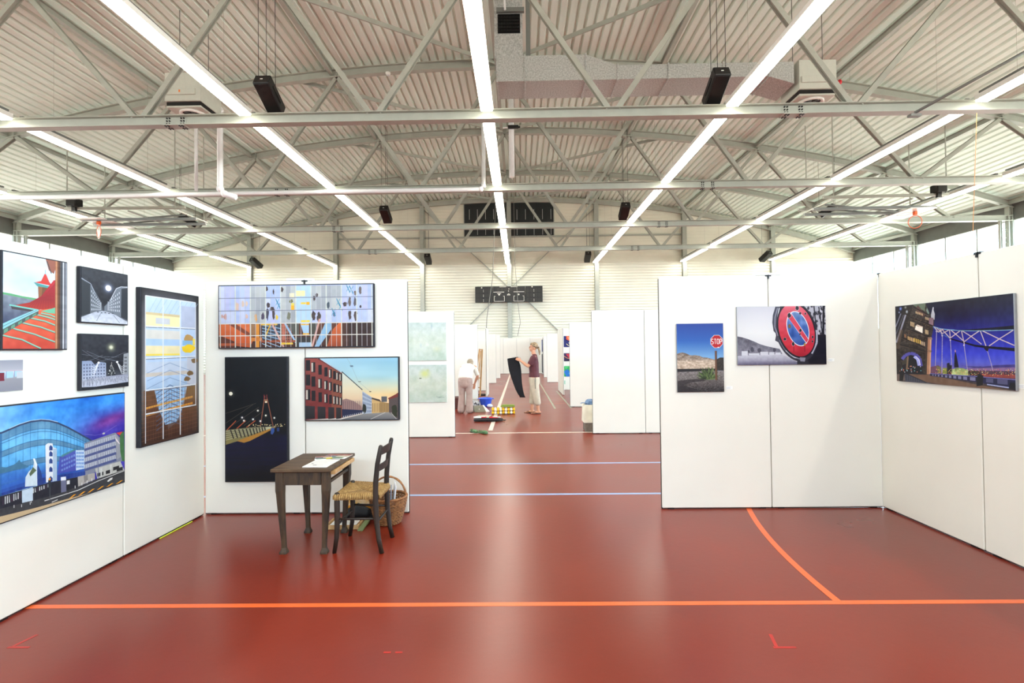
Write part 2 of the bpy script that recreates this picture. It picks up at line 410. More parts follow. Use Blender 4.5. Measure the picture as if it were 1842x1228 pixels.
# roof: ribbed sheet running lengthways over the arched trusses
mb = MB(); pitch = .31; nrib = int(2 * (HALF + .3) / pitch); xs = []
for i in range(nrib + 1):
    x0 = XL - .3 + i * pitch
    for dx, dd in ((0, 0), (.19, 0), (.225, .11), (.275, .11)): xs.append((x0 + dx, dd))
vs = []; fs = []
for i, (x, dd) in enumerate(xs):
    z = arch(min(max(x, XL - .3), XR + .3)) + .30 + dd
    vs += [(x, YB - .3, z), (x, YW + .3, z)]
    if i: fs.append((2 * i - 2, 2 * i, 2 * i + 1, 2 * i - 1))
mb.add(vs, fs)
n0 = len(mb.v)
cov = [(XL - .4 + i * (2 * HALF + .8) / 40) for i in range(41)]
for i in range(40):
    a, b = cov[i], cov[i + 1]
    za, zb = arch(a) + .46, arch(b) + .46
    mb.add([(a, YB - .3, za), (b, YB - .3, zb), (b, YW + .3, zb), (a, YW + .3, za), (a, YB - .3, za + .12), (b, YB - .3, zb + .12), (b, YW + .3, zb + .12), (a, YW + .3, za + .12)],
           [(0, 1, 2, 3), (7, 6, 5, 4), (0, 4, 5, 1), (2, 6, 7, 3)])
struct(mb.build('ceiling', M_ROOF), 'arched roof of ribbed white metal sheet')

# columns
def wall_column(name, x, y, s, label):
    t = thing(name, label, 'column', (x - s * .2, y, 0))
    MB().hbeam((0, 0, 0), (0, 0, 8.15), .2, .2, up=(1, 0, 0)).build('column_post', M_STEEL, t)
    MB().hbeam((-s * .42, 0, 0), (-s * .42, 0, 7.45), .12, .1, up=(1, 0, 0)).build('front_post', M_STEEL, t)
    for z in [6.2 + .22 * i for i in range(5)] + [1, 2, 3, 4, 5]:
        inst('rung', RUNG, t, (-s * .24, 0, z))
RUNG = MB().tube([(-.15, 0, 0), (.15, 0, 0)], .02, 6).mesh('rung', M_STEEL)
ORD = {1: 'nearest', 2: 'second', 3: 'third', 4: 'fourth'}
for side, x, s in (('left', XL, -1), ('right', XR, 1)):
    for k in (1, 2, 3, 4):
        wall_column('wall_column', x, Y1 + (k - 1) * D, s, 'grey steel column on the %s wall under the %s roof truss in view' % (side, ORD[k]))
COLX = [XC - .05 + 6.2 * k for k in (-3, -2, -1, 0, 1, 2, 3)]
RN = {-3: 'outermost left', -2: 'second left', -1: 'first left', 0: 'central', 1: 'first right', 2: 'second right', 3: 'outermost right'}
for k, x in zip((-3, -2, -1, 0, 1, 2, 3), COLX):
    mb = MB().hbeam((x, YW - .22, 0), (x, YW - .22, arch(x) - .12), .3, .28, up=(0, 1, 0))
    tag(mb.build('end_wall_column', M_STEEL), '%s steel column standing against the far end wall' % RN[k], 'column')
t = thing('wall_bracing', 'grey diagonal bracing bars either side of the central far wall column', 'bracing', (0, YW - .1, 0))
for s in (-1, 1):
    MB().bar((XC + s * .2, 0, 6.1), (XC + s * 6.1, 0, 11.6), .05, .16, (0, 1, 0)).build('brace', M_STEEL, t)
    MB().bar((XC + s * .2, 0, 6.0), (XC + s * 6.1, 0, .2), .05, .16, (0, 1, 0)).build('brace', M_STEEL, t)
tag(MB().box(COLX[1], YW - .13, 9.55, COLX[5], YW - .06, 9.66).build('wall_rail', M_STEEL), 'thin horizontal grey rail across the far gable below the dark panels', 'rail')

# trusses
def truss(y, label):
    t = thing('roof_truss', label, 'truss', (0, y, 0))
    MB().hbeam((XL + .1, 0, ZC), (XR - .1, 0, ZC), .24, .26, .022).build('lower_chord', M_STEEL, t)
    n = 48; mb = MB(); w, h, th = .22, .30, .022
    for i in range(n):
        xa, xb = XL + .05 + (2 * HALF - .1) * i / n, XL + .05 + (2 * HALF - .1) * (i + 1) / n
        za, zb = arch(xa), arch(xb)
        for (yy0, yy1, d0, d1) in ((-w / 2, w / 2, h / 2 - th, h / 2), (-w / 2, w / 2, -h / 2, -h / 2 + th), (-th / 2, th / 2, -h / 2 + th, h / 2 - th)):
            mb.hexa([(xa, yy0, za + d0), (xb, yy0, zb + d0), (xb, yy1, zb + d0), (xa, yy1, za + d0), (xa, yy0, za + d1), (xb, yy0, zb + d1), (xb, yy1, zb + d1), (xa, yy1, za + d1)])
    mb.build('upper_chord', M_STEEL, t)
    for i in range(-4, 4):
        xl = XC + 3.05 + 6.1 * i
        for dx in (-3.05, 3.05):
            xu = xl + dx
            xu = max(XL + .3, min(XR - .3, xu))
            p = Vector((xl + (.12 if dx > 0 else -.12), 0, ZC + .12)); q = Vector((xu, 0, arch(xu) - .12))
            MB().hbeam(p, q, .13, .14, .016, up=(0, 1, 0)).build('diagonal', M_STEEL, t)
    for x in (XC - 18.3, XC - 12.2, XC - 6.1, XC + 6.1, XC + 12.2, XC + 18.3):
        mb = MB(); mb.box(x - .012, -.1, arch(x) - .13, x + .012, .1, arch(x) + .13); mb.build('web_stiffener', M_STEEL, t)
    # bolted chord splices
    for x in (XC - 8.2, XC + 7.6):
        mb = MB(); mb.box(x - .28, -.128, ZC - .145, x + .28, .128, ZC - .13); mb.box(x - .28, -.02, ZC - .10, x + .28, -.012, ZC + .10)
        sp_ = mb.build('splice_plate', M_STEEL, t)
        mb = MB()
        for bx in (-.22, -.15, .15, .22):
            for yy in (-.1, -.05, .05, .1): mb.lathe([(0, -.022), (.02, -.022), (.02, 0)], (x + bx, yy, ZC - .143), 6)
            for zz in (-.07, 0, .07): mb.lathe([(0, -.03), (.02, -.03), (.02, 0)], (x + bx, -.018, ZC + zz), 6, 'y')
        tag(mb.build('bolts', M_BLACKM, sp_), kind='stuff')
    return t
truss(Y1, 'nearest arched steel roof truss, its lower chord crossing high above the booth')
truss(Y1 + D, 'second arched steel roof truss, with the long white pipe along its chord')
truss(Y1 + 2 * D, 'third arched steel roof truss from the camera')
truss(Y1 + 3 * D, 'fourth and farthest free standing steel roof truss')
# gable arch beam on the far wall
mb = MB(); n = 48
for i in range(n):
    xa, xb = XL + .05 + (2 * HALF - .1) * i / n, XL + .05 + (2 * HALF - .1) * (i + 1) / n
    za, zb = arch(xa), arch(xb)
    mb.hexa([(xa, YW - .3, za - .15), (xb, YW - .3, zb - .15), (xb, YW - .1, zb - .15), (xa, YW - .1, za - .15), (xa, YW - .3, za + .15), (xb, YW - .3, zb + .15), (xb, YW - .1, zb + .15), (xa, YW - .1, za + .15)])
tag(mb.build('gable_arch_beam', M_STEEL), 'curved steel beam along the top of the far end wall', 'beam')
# purlins lengthways at the truss nodes
for k in range(-4, 5):
    x = XC - .15 + 6.15 * k
    if abs(k) == 4: x = XC + math.copysign(24.1, k)
    nm = {-4: 'at the left eaves', 4: 'at the right eaves', 0: 'along the roof ridge'}.get(k, '%s line of the roof, %s of the ridge' % ({1: 'first', 2: 'second', 3: 'third'}.get(abs(k), ''), 'left' if k < 0 else 'right'))
    mb = MB().hbeam((x, Y1 - D - 2, arch(x) + .06), (x, YW - .1, arch(x) + .06), .14, .2, .016)
    tag(mb.build('purlin', M_STEEL), 'grey steel purlin running lengthways, ' + nm, 'purlin')
    if k in (-3, -2, 2):
        pass
# X bracing in the roof plane
for i in range(-1, 4):
    ya, yb = Y1 + i * D, Y1 + (i + 1) * D
    t = thing('roof_bracing', 'pair of slanting roof brace bars meeting at the ridge, %s' % ['in front of the nearest truss', 'between nearest and second truss', 'between second and third truss', 'between third and fourth truss', 'between fourth truss and far wall'][i + 1], 'bracing')
    for s in (-1, 1):
        xo = XC + s * 7.6
        MB().bar((XC + s * .1, yb - .15, arch(XC) - .05), (xo, ya + .15, arch(xo) - .02), .05, .14).build('brace', M_STEEL, t)

# ---------------------------------------------------------------- strip lights
FL = D - .36
hous = MB()
hous.box(-.15, 0, .02, .15, FL, .13, .006); hous.box(-.165, 0, .0, -.15, FL, .09); hous.box(.15, 0, .0, .165, FL, .09)
for yy in (.0, FL - .012): hous.box(-.165, yy, 0, .165, yy + .012, .13)
hous_me = hous.mesh('housing', M_WHITE)
dif_me = MB().box(-.147, .006, -.040, .147, FL / 3 - .006, .03, .01).mesh('diffuser', M_GLOW)
tray = MB(); tray.box(-.05, .0, .19, .05, FL, .24)
for yy in (.4, FL / 2, FL - .4): tray.box(-.02, yy, .13, .02, yy + .04, .19)
tray_me = tray.mesh('cable_tray', M_STEEL_D)
wire_mb = MB()
BN = ['in front of the nearest truss', 'between the nearest and second truss', 'between the second and third truss', 'between the third and fourth truss', 'between the fourth truss and the far wall']
for k in ROWS:
    for b in range(5):
        if b == 0 and abs(k) > 2: continue
        x = XC - .15 + 6.15 * k; y = Y1 + (b - 1) * D + .18
        fl = FL - (.25 if b == 4 else 0)
        t = thing('strip_light', '%s row of glowing strip lights, unit %s' % (RN[k], BN[b]), 'ceiling light', (x, y, 7.635), group='fluorescent strip lights in rows under the roof')
        hb_ = inst('housing', hous_me, t); ct_ = inst('cable_tray', tray_me, t)
        hb_.scale.y = ct_.scale.y = fl / FL
        for j in range(3): inst('diffuser', dif_me, t, (0, j * fl / 3, 0)).scale.y = fl / FL
        for yy in (.9, fl - .9):
            h = arch(x) - .035 - 7.875
            inst('suspension_wire', MB().tube([(0, 0, 0), (0, 0, h)], .003, 5).mesh('suspension_wire', M_STEEL), t, (0, yy, .24))
# ---------------------------------------------------------------- small raster painter for the flat pictures
class Art:
    def __init__(s, w, h, bg=(0, 0, 0)):
        s.w, s.h = w * 2, h * 2; s.a = np.zeros((s.h, s.w, 3), np.float32); s.a[:] = bg
        s.yy, s.xx = np.mgrid[0:s.h, 0:s.w].astype(np.float32); s.xx = (s.xx + .5) / s.w; s.yy = (s.yy + .5) / s.h
        s.asp = w / h
    def _win(s, x0, y0, x1, y1):
        return max(0, int(x0 * s.w) - 2), max(0, int(y0 * s.h) - 2), min(s.w, int(x1 * s.w) + 3), min(s.h, int(y1 * s.h) + 3)
    def _put(s, sl, m, col):
        t = s.a[sl]; m = m[..., None]; c = np.asarray(col, np.float32); s.a[sl] = t * (1 - m) + c * m
    def grad(s, stops, x0=0, y0=0, x1=1, y1=1, horiz=False):
        a, b, c, d = s._win(x0, y0, x1, y1); sl = (slice(b, d), slice(a, c))
        q = (s.xx[sl] - x0) / (x1 - x0) if horiz else (s.yy[sl] - y0) / (y1 - y0)
        inside = ((s.xx[sl] >= x0) & (s.xx[sl] <= x1) & (s.yy[sl] >= y0) & (s.yy[sl] <= y1)).astype(np.float32)
        cs = np.stack([np.interp(q, [t[0] for t in stops], [t[1][i] for t in stops]) for i in range(3)], -1)
        s._put(sl, inside, cs); return s
    def mask(s, pts):
        xs = [p[0] for p in pts]; ys = [p[1] for p in pts]
        a, b, c, d = s._win(min(xs), min(ys), max(xs), max(ys)); sl = (slice(b, d), slice(a, c))
        X, Y = s.xx[sl], s.yy[sl]; m = np.zeros(X.shape, bool); n = len(pts)
        for i in range(n):
            (xi, yi), (xj, yj) = pts[i], pts[i - 1]
            if yi == yj: continue
            m ^= ((yi > Y) != (yj > Y)) & (X < (xj - xi) * (Y - yi) / (yj - yi) + xi)
        return sl, m.astype(np.float32)
    def poly(s, pts, col, al=1.0):
        sl, m = s.mask(pts); s._put(sl, m * al, col); return s
    def pgrad(s, pts, stops, al=1.0, horiz=False):
        sl, m = s.mask(pts); X = s.xx[sl] if horiz else s.yy[sl]
        cs = np.stack([np.interp(X, [t[0] for t in stops], [t[1][i] for t in stops]) for i in range(3)], -1)
        s._put(sl, m * al, cs); return s
    def rect(s, x0, y0, x1, y1, col, al=1.0): return s.poly([(x0, y0), (x1, y0), (x1, y1), (x0, y1)], col, al)
    def line(s, pts, w, col, al=1.0):
        for (x0, y0), (x1, y1) in zip(pts[:-1], pts[1:]):
            dx, dy = (x1 - x0) * s.asp, y1 - y0; L = math.hypot(dx, dy) or 1e-6
            nx, ny = -dy / L * w / 2 / s.asp, dx / L * w / 2
            s.poly([(x0 + nx, y0 + ny), (x1 + nx, y1 + ny), (x1 - nx, y1 - ny), (x0 - nx, y0 - ny)], col, al)
        return s
    def ell(s, cx, cy, rx, ry, col, al=1.0, soft=0.0):
        a, b, c, d = s._win(cx - rx, cy - ry, cx + rx, cy + ry); sl = (slice(b, d), slice(a, c))
        r = np.sqrt(((s.xx[sl] - cx) / rx) ** 2 + ((s.yy[sl] - cy) / ry) ** 2)
        m = np.clip((1 - r) / soft, 0, 1) ** 1.5 if soft > 0 else (r < 1).astype(np.float32)
        s._put(sl, (m * al).astype(np.float32), col); return s
    def noise(s, nx, ny, amp, region=None, seed=0):
        r = np.random.RandomState(seed + nx * 7 + ny); g = r.rand(ny + 2, nx + 2) * 2 - 1
        X = s.xx * nx; Y = s.yy * ny; xi = X.astype(int); yi = Y.astype(int); fx = X - xi; fy = Y - yi
        fx = fx * fx * (3 - 2 * fx); fy = fy * fy * (3 - 2 * fy)
        n = (g[yi, xi] * (1 - fx) + g[yi, xi + 1] * fx) * (1 - fy) + (g[yi + 1, xi] * (1 - fx) + g[yi + 1, xi + 1] * fx) * fy
        if isinstance(amp, tuple): amp = np.asarray(amp, np.float32)
        add = n[..., None] * amp
        if region is not None:
            sl, m = s.mask(region); s.a[sl] += add[sl] * m[..., None]
        else: s.a += add
        return s
    def image(s, name):
        a = np.clip(s.a, 0, 255).reshape(s.h // 2, 2, s.w // 2, 2, 3).mean((1, 3)) / 255
        h, w = a.shape[:2]; im = bpy.data.images.new(name, w, h)
        px = np.ones((h, w, 4), np.float32); px[..., :3] = a[::-1]; im.pixels.foreach_set(px.ravel()); im.update(); im.pack(); return im
def pic_mat(name, art, rough=0.45, gain=0.86, spec=.3):
    m = bpy.data.materials.new(name); m.use_nodes = True; nt = m.node_tree; b = nt.nodes['Principled BSDF']
    t = nt.nodes.new('ShaderNodeTexImage'); t.image = art.image(name); t.extension = 'EXTEND'
    mx = nt.nodes.new('ShaderNodeMix'); mx.data_type = 'RGBA'; mx.blend_type = 'MULTIPLY'; mx.inputs[0].default_value = 1
    mx.inputs[7].default_value = (gain, gain, gain, 1)
    nt.links.new(t.outputs[0], mx.inputs[6]); nt.links.new(mx.outputs[2], b.inputs['Base Color']); b.inputs['Roughness'].default_value = rough; b.inputs['Specular IOR Level'].default_value = spec
    return m
def jag(cx, cy, rx, ry, seed, n=14, amt=.35):
    r = random.Random(seed); return [(cx + rx * math.cos(6.283 * i / n) * (1 - amt * r.random()), cy + ry * math.sin(6.283 * i / n) * (1 - amt * r.random())) for i in range(n)]
def lerp(a, b, t): return a + (b - a) * t
def P2(a, b, t): return (lerp(a[0], b[0], t), lerp(a[1], b[1], t))
def quad(q, u, v): return P2(P2(q[0], q[1], u), P2(q[3], q[2], u), v)   # q: tl tr br bl
def qrect(A, q, u0, v0, u1, v1, col, al=1.0): A.poly([quad(q, u0, v0), quad(q, u1, v0), quad(q, u1, v1), quad(q, u0, v1)], col, al)

def art_roof():
    A = Art(300, 420); A.grad([(0, (214, 228, 238)), (.3, (196, 218, 234)), (.45, (222, 230, 234)), (1, (120, 130, 150))])
    A.noise(4, 7, 9); A.noise(9, 16, 6)
    A.poly([(0, .42), (.12, .425), (.3, .44), (.55, .45), (.55, .49), (0, .46)], (96, 168, 112))
    A.pgrad([(0, .44), (.5, .47), (.6, .6), (.5, .8), (0, .8)], [(.44, (132, 140, 152)), (.6, (98, 106, 124)), (.75, (66, 72, 104))]); A.noise(20, 30, 14, [(0, .44), (.5, .47), (.5, .75), (0, .8)])
    # turret
    A.poly([(.55, .30), (.74, .30), (.72, .5), (.56, .47)], (116, 74, 46)); A.poly([(.55, .30), (.62, .31), (.6, .48), (.56, .47)], (146, 94, 60))
    A.poly([(.48, .275), (.76, .30), (.74, .32), (.54, .315)], (74, 150, 146))
    A.poly([(.50, .275), (.60, .25), (.655, .165), (.675, .165), (.73, .25), (.78, .29)], (206, 58, 48)); A.line([(.665, .17), (.665, .12)], .008, (120, 180, 190))
    # big red sweep
    A.pgrad([(.18, .545), (.42, .50), (.60, .42), (.74, .28), (.80, .22), (.84, .22), (.84, .55), (.55, .57), (.3, .555)], [(.25, (190, 40, 52)), (.45, (150, 34, 40)), (.56, (178, 52, 40))])
    for i in range(22): A.line([(.60 + .01 * i, .44 - .008 * i), (.84, .40 - .009 * i)], .0035, (140, 24, 36), .6)
    for i in range(9): A.line([(.5 + .03 * i, .48 - .012 * i), (.40 + .045 * i, .555)], .004, (120, 30, 34), .5)
    A.poly([(.12, .55), (.55, .575), (.5, .60), (.14, .585)], (70, 60, 64)); A.line([(.10, .545), (.56, .575)], .016, (118, 196, 182))
    # orange standing-seam roof
    A.pgrad([(0, 1), (0, .84), (.3, .70), (.56, .575), (.86, .53), (.86, 1)], [(.55, (226, 106, 66)), (.8, (214, 84, 54)), (1, (196, 66, 48))]); A.noise(12, 18, 10, [(0, 1), (0, .84), (.56, .58), (.86, .53), (.86, 1)])
    A.poly([(.60, .585), (.75, .55), (.86, .52), (.86, .60), (.72, .60)], (110, 186, 150))
    for (a, b, c) in (((.60, .605), (.75, .62), (.86, .65)), ((.53, .625), (.70, .645), (.86, .675)), ((.43, .665), (.66, .69), (.86, .74)), ((.30, .72), (.60, .76), (.86, .82)), ((.16, .785), (.5, .84), (.86, .93)), ((0, .86), (.3, .90), (.6, .995))):
        A.line([a, b, c], .013, (128, 196, 172)); A.line([(a[0], a[1] + .011), (b[0], b[1] + .011), (c[0], c[1] + .011)], .005, (54, 96, 90))
    # gutter
    A.poly([(0, .74), (.50, .575), (.57, .58), (0, .80)], (140, 200, 206)); A.poly([(0, .80), (.56, .585), (.56, .62), (0, .855)], (78, 88, 84)); A.line([(0, .77), (.53, .58)], .006, (90, 130, 150))
    for i in range(5): A.poly([P2((0, .81), (.56, .595), i / 5 + .03), P2((0, .81), (.56, .595), i / 5 + .14), P2((0, .85), (.56, .615), i / 5 + .14), P2((0, .85), (.56, .615), i / 5 + .03)], (96, 150, 124))
    # posts right
    A.poly([(.67, .0), (.86, .0), (.80, .15), (.72, .12)], (150, 88, 70)); A.line([(.69, .02), (.76, .15)], .01, (60, 60, 60))
    A.grad([(0, (150, 96, 64)), (.3, (206, 142, 100)), (.5, (116, 70, 44)), (1, (74, 48, 34))], .82, 0, .90, 1, True)
    A.grad([(0, (90, 90, 92)), (.25, (44, 44, 52)), (.5, (226, 228, 232)), (.7, (60, 60, 70)), (1, (196, 200, 210))], .90, 0, 1, 1, True); A.noise(3, 40, 10, [(.82, 0), (1, 0), (1, 1), (.82, 1)])
    return A
def art_moon(v):
    A = Art(240, 260); A.grad([(0, (44, 46, 54)), (.5, (34, 36, 44)), (.62, (30, 32, 40)), (1, (120, 124, 136))]); A.noise(18, 20, 9)
    if v == 0:
        A.ell(.585, .315, .2, .18, (120, 130, 160), .8, 1); A.ell(.585, .315, .12, .11, (190, 200, 230), .8, .8); A.ell(.585, .315, .062, .056, (250, 252, 255))
        L = [(.0, .20), (.24, .33), (.44, .62), (.46, .80), (.0, .93)]; A.poly(L, (98, 104, 112)); A.poly([(0, .22), (.19, .30), (.19, .84), (0, .90)], (46, 50, 56))
        for i in range(5):
            for j in range(7):
                u = .25 + j * .11; q = [(.02, .26), (.44, .64), (.46, .78), (.19, .86)]
                A.rect(.215 + j * .033, .40 + j * .035 + i * (.085 - j * .009), .23 + j * .033, .44 + j * .033 + i * (.085 - j * .009), (196, 202, 212))
        A.poly([(1, .22), (.78, .28), (.6, .58), (.5, .68), (.5, .78), (.86, .86), (1, .92)], (112, 118, 128)); A.poly([(1, .26), (.87, .29), (.86, .86), (1, .92)], (42, 48, 56))
        for i in range(5):
            for j in range(7): A.rect(.815 - j * .04, .36 + j * .036 + i * (.09 - j * .009), .83 - j * .04, .405 + j * .034 + i * (.09 - j * .009), (210, 214, 222))
        A.line([(0, .2), (.2, .28), (.3, .46)], .012, (170, 176, 190)); A.line([(1, .24), (.86, .25), (.76, .30), (.62, .56)], .012, (210, 214, 222))
        A.pgrad([(0, .98), (0, .92), (.3, .80), (.46, .77), (.52, .77), (.75, .83), (1, .95), (1, 1), (0, 1)], [(.77, (176, 182, 196)), (1, (206, 210, 220))]); A.noise(20, 30, 14, [(0, 1), (0, .9), (.46, .77), (.52, .77), (1, .93), (1, 1)])
        for i in range(5): A.ell(.36 + i * .08, .80 + .01 * (i % 2), .018, .008, (40, 44, 52))
        A.line([(.33, .97), (.42, .82)], .008, (90, 96, 110)); A.line([(.83, .98), (.7, .84)], .008, (90, 96, 110))
    else:
        A.ell(.63, .23, .14, .13, (190, 194, 150), .8, .9); A.ell(.63, .23, .06, .055, (226, 226, 200), .9, .6)
        for (a, b) in (((0, .28), (.5, .52)), ((0, .36), (.8, .42)), ((.1, .3), (.75, .5)), ((.4, .5), (.95, .32)), ((0, .5), (.45, .38)), ((.5, .46), (1, .5))): A.line([a, P2(a, b, .5) if 0 else ((a[0] + b[0]) / 2, (a[1] + b[1]) / 2 + .02), b], .005, (130, 134, 146))
        A.pgrad([(0, .48), (.2, .48), (.28, .56), (.36, .5), (.52, .53), (.52, .9), (0, .95)], [(.48, (142, 156, 186)), (.9, (186, 192, 210))]); A.poly([(.9, .36), (1, .34), (1, .9), (.88, .88)], (150, 154, 160))
        for i in range(8):
            for j in range(5): A.rect(.03 + i * .062, .54 + j * .06, .06 + i * .062, .57 + j * .06, (90, 98, 124))
        for i in range(6): A.rect(.915, .42 + i * .07, .97, .45 + i * .07, (96, 98, 104))
        for cx in (.36, .76):
            for k in range(5): A.line([(cx, .53), (cx - .1 * (1 if cx < .5 else -1) , .62 + k * .035), (cx - .16 * (1 if cx < .5 else -1), .58 + k * .04)], .007, (240, 242, 246))
            A.ell(cx, .52, .025, .02, (246, 246, 250))
        A.poly([(.64, .50), (.70, .68), (.72, .78), (.55, .78), (.58, .66)], (40, 46, 50))
        r = random.Random(3)
        for i in range(46):
            t = r.random(); A.ell(.64 + (r.random() - .5) * .17 * t, .52 + .25 * t, .006, .006, (240, 240, 236))
        A.pgrad([(0, .86), (.2, .80), (.98, .77), (1, .78), (1, .95), (.1, .99), (0, .97)], [(.77, (150, 154, 172)), (.95, (184, 188, 206))])
        for i in range(90): A.line([(r.random(), .78 + r.random() * .04), (r.random() * .02 + i / 90, .86 + r.random() * .1)][1:] * 1 + [(i / 90 + .006, .80 + r.random() * .05)], .006, (44, 48, 60) if i % 2 else (226, 228, 238), .8)
        A.poly([(0, .96), (.3, .97), (1, .93), (1, 1), (0, 1)], (24, 26, 34))
    return A
def art_grey():
    A = Art(220, 190); A.grad([(0, (150, 152, 164)), (.32, (176, 176, 186)), (.36, (214, 220, 228)), (.62, (150, 150, 158)), (1, (138, 138, 150))])
    for i in range(5):
        x = .05 + i * .19; A.poly([(x, .36), (x + .16, .37), (x + .16, .66 - .03 * i), (x, .67 - .03 * i)], (170, 206, 232)); A.line([(x, .36), (x, .67 - .03 * i)], .01, (90, 110, 170))
    A.rect(.47, .40, .58, .66, (120, 30, 50)); A.line([(0, .35), (1, .35)], .01, (190, 120, 130)); A.rect(.86, .40, 1, .6, (200, 204, 210)); return A
def art_dome():
    # drawn in the oblique view of the wall: C() turns view coordinates into picture coordinates
    A = Art(640, 400); W = A
    def C(cx, cy):
        x = cx * 240 / 1092; y = 690 + cy * 270 / 1228; u = x / 225; t = 729 - 23 * u; b = 943 - 75 * u; return (u, (y - t) / (b - t))
    def P(pts, col, al=1.0): A.poly([C(*p) for p in pts], col, al)
    def L(pts, w, col, al=1.0): A.line([C(*p) for p in pts], w, col, al)
    A.grad([(0, (40, 128, 226)), (.3, (80, 170, 240)), (.6, (150, 206, 244)), (1, (190, 220, 240))]); m = np.clip(1 - A.xx / .35, 0, 1)[..., None] * .55; A.a = A.a * (1 - m) + np.array((170, 220, 248), np.float32) * m
    m = np.clip((A.xx - .45) / .35, 0, 1) * np.clip((A.yy - .06 - .10 * (1 - A.xx)) / .26, 0, 1); A.a = A.a * (1 - m[..., None]) + np.array((52, 40, 160), np.float32) * m[..., None]
    m2 = np.exp(-((A.xx - .9) / .17) ** 2 - ((A.yy - .30 + (A.xx - .8) * .3) / .07) ** 2) * .75; A.a = A.a * (1 - m2[..., None]) + np.array((132, 36, 128), np.float32) * m2[..., None]
    A.noise(7, 12, (10, 14, 12)); A.noise(16, 30, (6, 8, 8))
    top = [(-40, 410), (60, 368), (150, 330), (240, 303), (330, 292), (400, 298), (470, 316), (550, 352), (640, 402), (720, 448), (775, 482)]
    base = [(775, 735), (600, 775), (400, 815), (200, 865), (0, 925), (-40, 935)]
    A.pgrad([C(*p) for p in top + base], [(.15, (96, 158, 204)), (.35, (110, 190, 240)), (.55, (90, 170, 226)), (.66, (48, 104, 190)), (.8, (30, 60, 150))])
    tx = [p[0] for p in top]; ty = [p[1] for p in top]; bx = [-40, 0, 200, 400, 600, 775]; by = [935, 925, 865, 815, 775, 735]
    def row(f): return [(x, np.interp(x, tx, ty) * (1 - f) + np.interp(x, bx, by) * f) for x in range(-40, 780, 30)]
    def band(f0, f1, col, al): a = row(f0); b = row(f1); A.poly([C(*p) for p in a + b[::-1]], col, al)
    band(.0, .13, (86, 134, 168), .8); band(.30, .385, (90, 130, 158), .75); band(.58, .66, (84, 116, 140), .7); band(.80, .83, (60, 110, 180), .8); band(.9, 1, (28, 52, 130), .8)
    for f in (.13, .17, .30, .385, .58, .66, .83): L(row(f), .007, (52, 104, 150), .8)
    for x in (0, 60, 118, 178, 240, 302, 362, 412, 460, 490, 518, 548, 578, 606, 632, 656, 680, 704, 730, 752): L([(x, np.interp(x, tx, ty)), (x, np.interp(x, bx, by))], .005, (34, 92, 146), .75)
    A.noise(9, 6, (16, 16, 14)); A.noise(26, 18, (9, 10, 10))
    L(top, .016, (44, 60, 96)); L([(p[0], p[1] - 9) for p in top[1:7]], .005, (196, 216, 230))
    # mirrored old town
    P([(0, 680), (60, 690), (120, 650), (148, 622), (165, 650), (230, 680), (190, 700), (60, 720), (0, 735)], (60, 110, 140), .85); P([(0, 735), (200, 690), (200, 840), (0, 900)], (50, 104, 190), .5)
    P([(366, 500), (388, 484), (426, 486), (432, 520), (462, 530), (464, 800), (372, 815)], (222, 226, 230)); 
    for y in (500, 550, 610, 680, 760): P([(398, y + 16), (410, y), (426, y + 16), (426, y + 45), (398, y + 45)], (40, 66, 130))
    P([(430, 530), (462, 530), (464, 800), (430, 806)], (140, 170, 200), .7)
    P([(196, 850), (200, 770), (228, 720), (262, 690), (278, 612), (296, 660), (300, 840)], (200, 214, 224)); P([(232, 740), (262, 684), (292, 712), (240, 762)], (84, 98, 70)); P([(262, 612), (278, 612), (300, 668), (286, 690)], (226, 232, 236)); P([(300, 660), (330, 720), (352, 830), (300, 845)], (32, 56, 120), .9)
    q = [C(486, 600), C(618, 540), C(690, 700), C(470, 735)]; A.poly([C(486, 600), C(618, 540), C(622, 715), C(470, 740)], (72, 72, 166), .85); P([(500, 585), (618, 530), (618, 546), (500, 606)], (70, 130, 130), .8)
    for i in range(6):
        for j in range(3): P([(500 + i * 20, 628 + j * 38 - i * 9), (514 + i * 20, 622 + j * 38 - i * 9), (514 + i * 20, 640 + j * 38 - i * 9), (500 + i * 20, 646 + j * 38 - i * 9)], (120, 150, 210), .8)
    P([(620, 545), (690, 545), (690, 700), (622, 715)], (196, 214, 232)); 
    for i in range(4):
        for j in range(5): P([(626 + i * 16, 560 + j * 29), (637 + i * 16, 558 + j * 29), (637 + i * 16, 576 + j * 29), (626 + i * 16, 578 + j * 29)], (60, 110, 190), .8)
    # grey office block
    P([(690, 488), (948, 400), (985, 440), (1005, 640), (700, 765)], (128, 132, 150))
    for j in range(4):
        y0 = 500 + j * 56; 
        P([(690, y0), (948, y0 - 82), (955, y0 - 50), (692, y0 + 34)], (176, 180, 192)); P([(692, y0 + 34), (955, y0 - 50), (960, y0 - 30), (694, y0 + 54)], (74, 84, 132))
        for i in range(14): x = 698 + i * 18.4; P([(x, y0 + 2 - i * 5.8), (x + 3, y0 + 1 - i * 5.8), (x + 3, y0 + 30 - i * 5.8), (x, y0 + 31 - i * 5.8)], (96, 100, 120))
    P([(948, 400), (972, 432), (1000, 600), (960, 625)], (150, 152, 160)); P([(950, 440), (985, 490), (985, 500), (950, 462)], (230, 214, 214)); P([(985, 420), (1020, 385), (1024, 640), (1005, 640), (990, 560)], (66, 112, 66)); P([(955, 402), (1010, 392), (985, 425)], (206, 60, 56))
    P([(780, 700), (990, 640), (1024, 715), (800, 790)], (188, 188, 182)); 
    for (x, y) in ((800, 740), (870, 720), (930, 690), (960, 700)): P([(x, y), (x + 50, y - 14), (x + 50, y + 14), (x, y + 28)], (34, 34, 38))
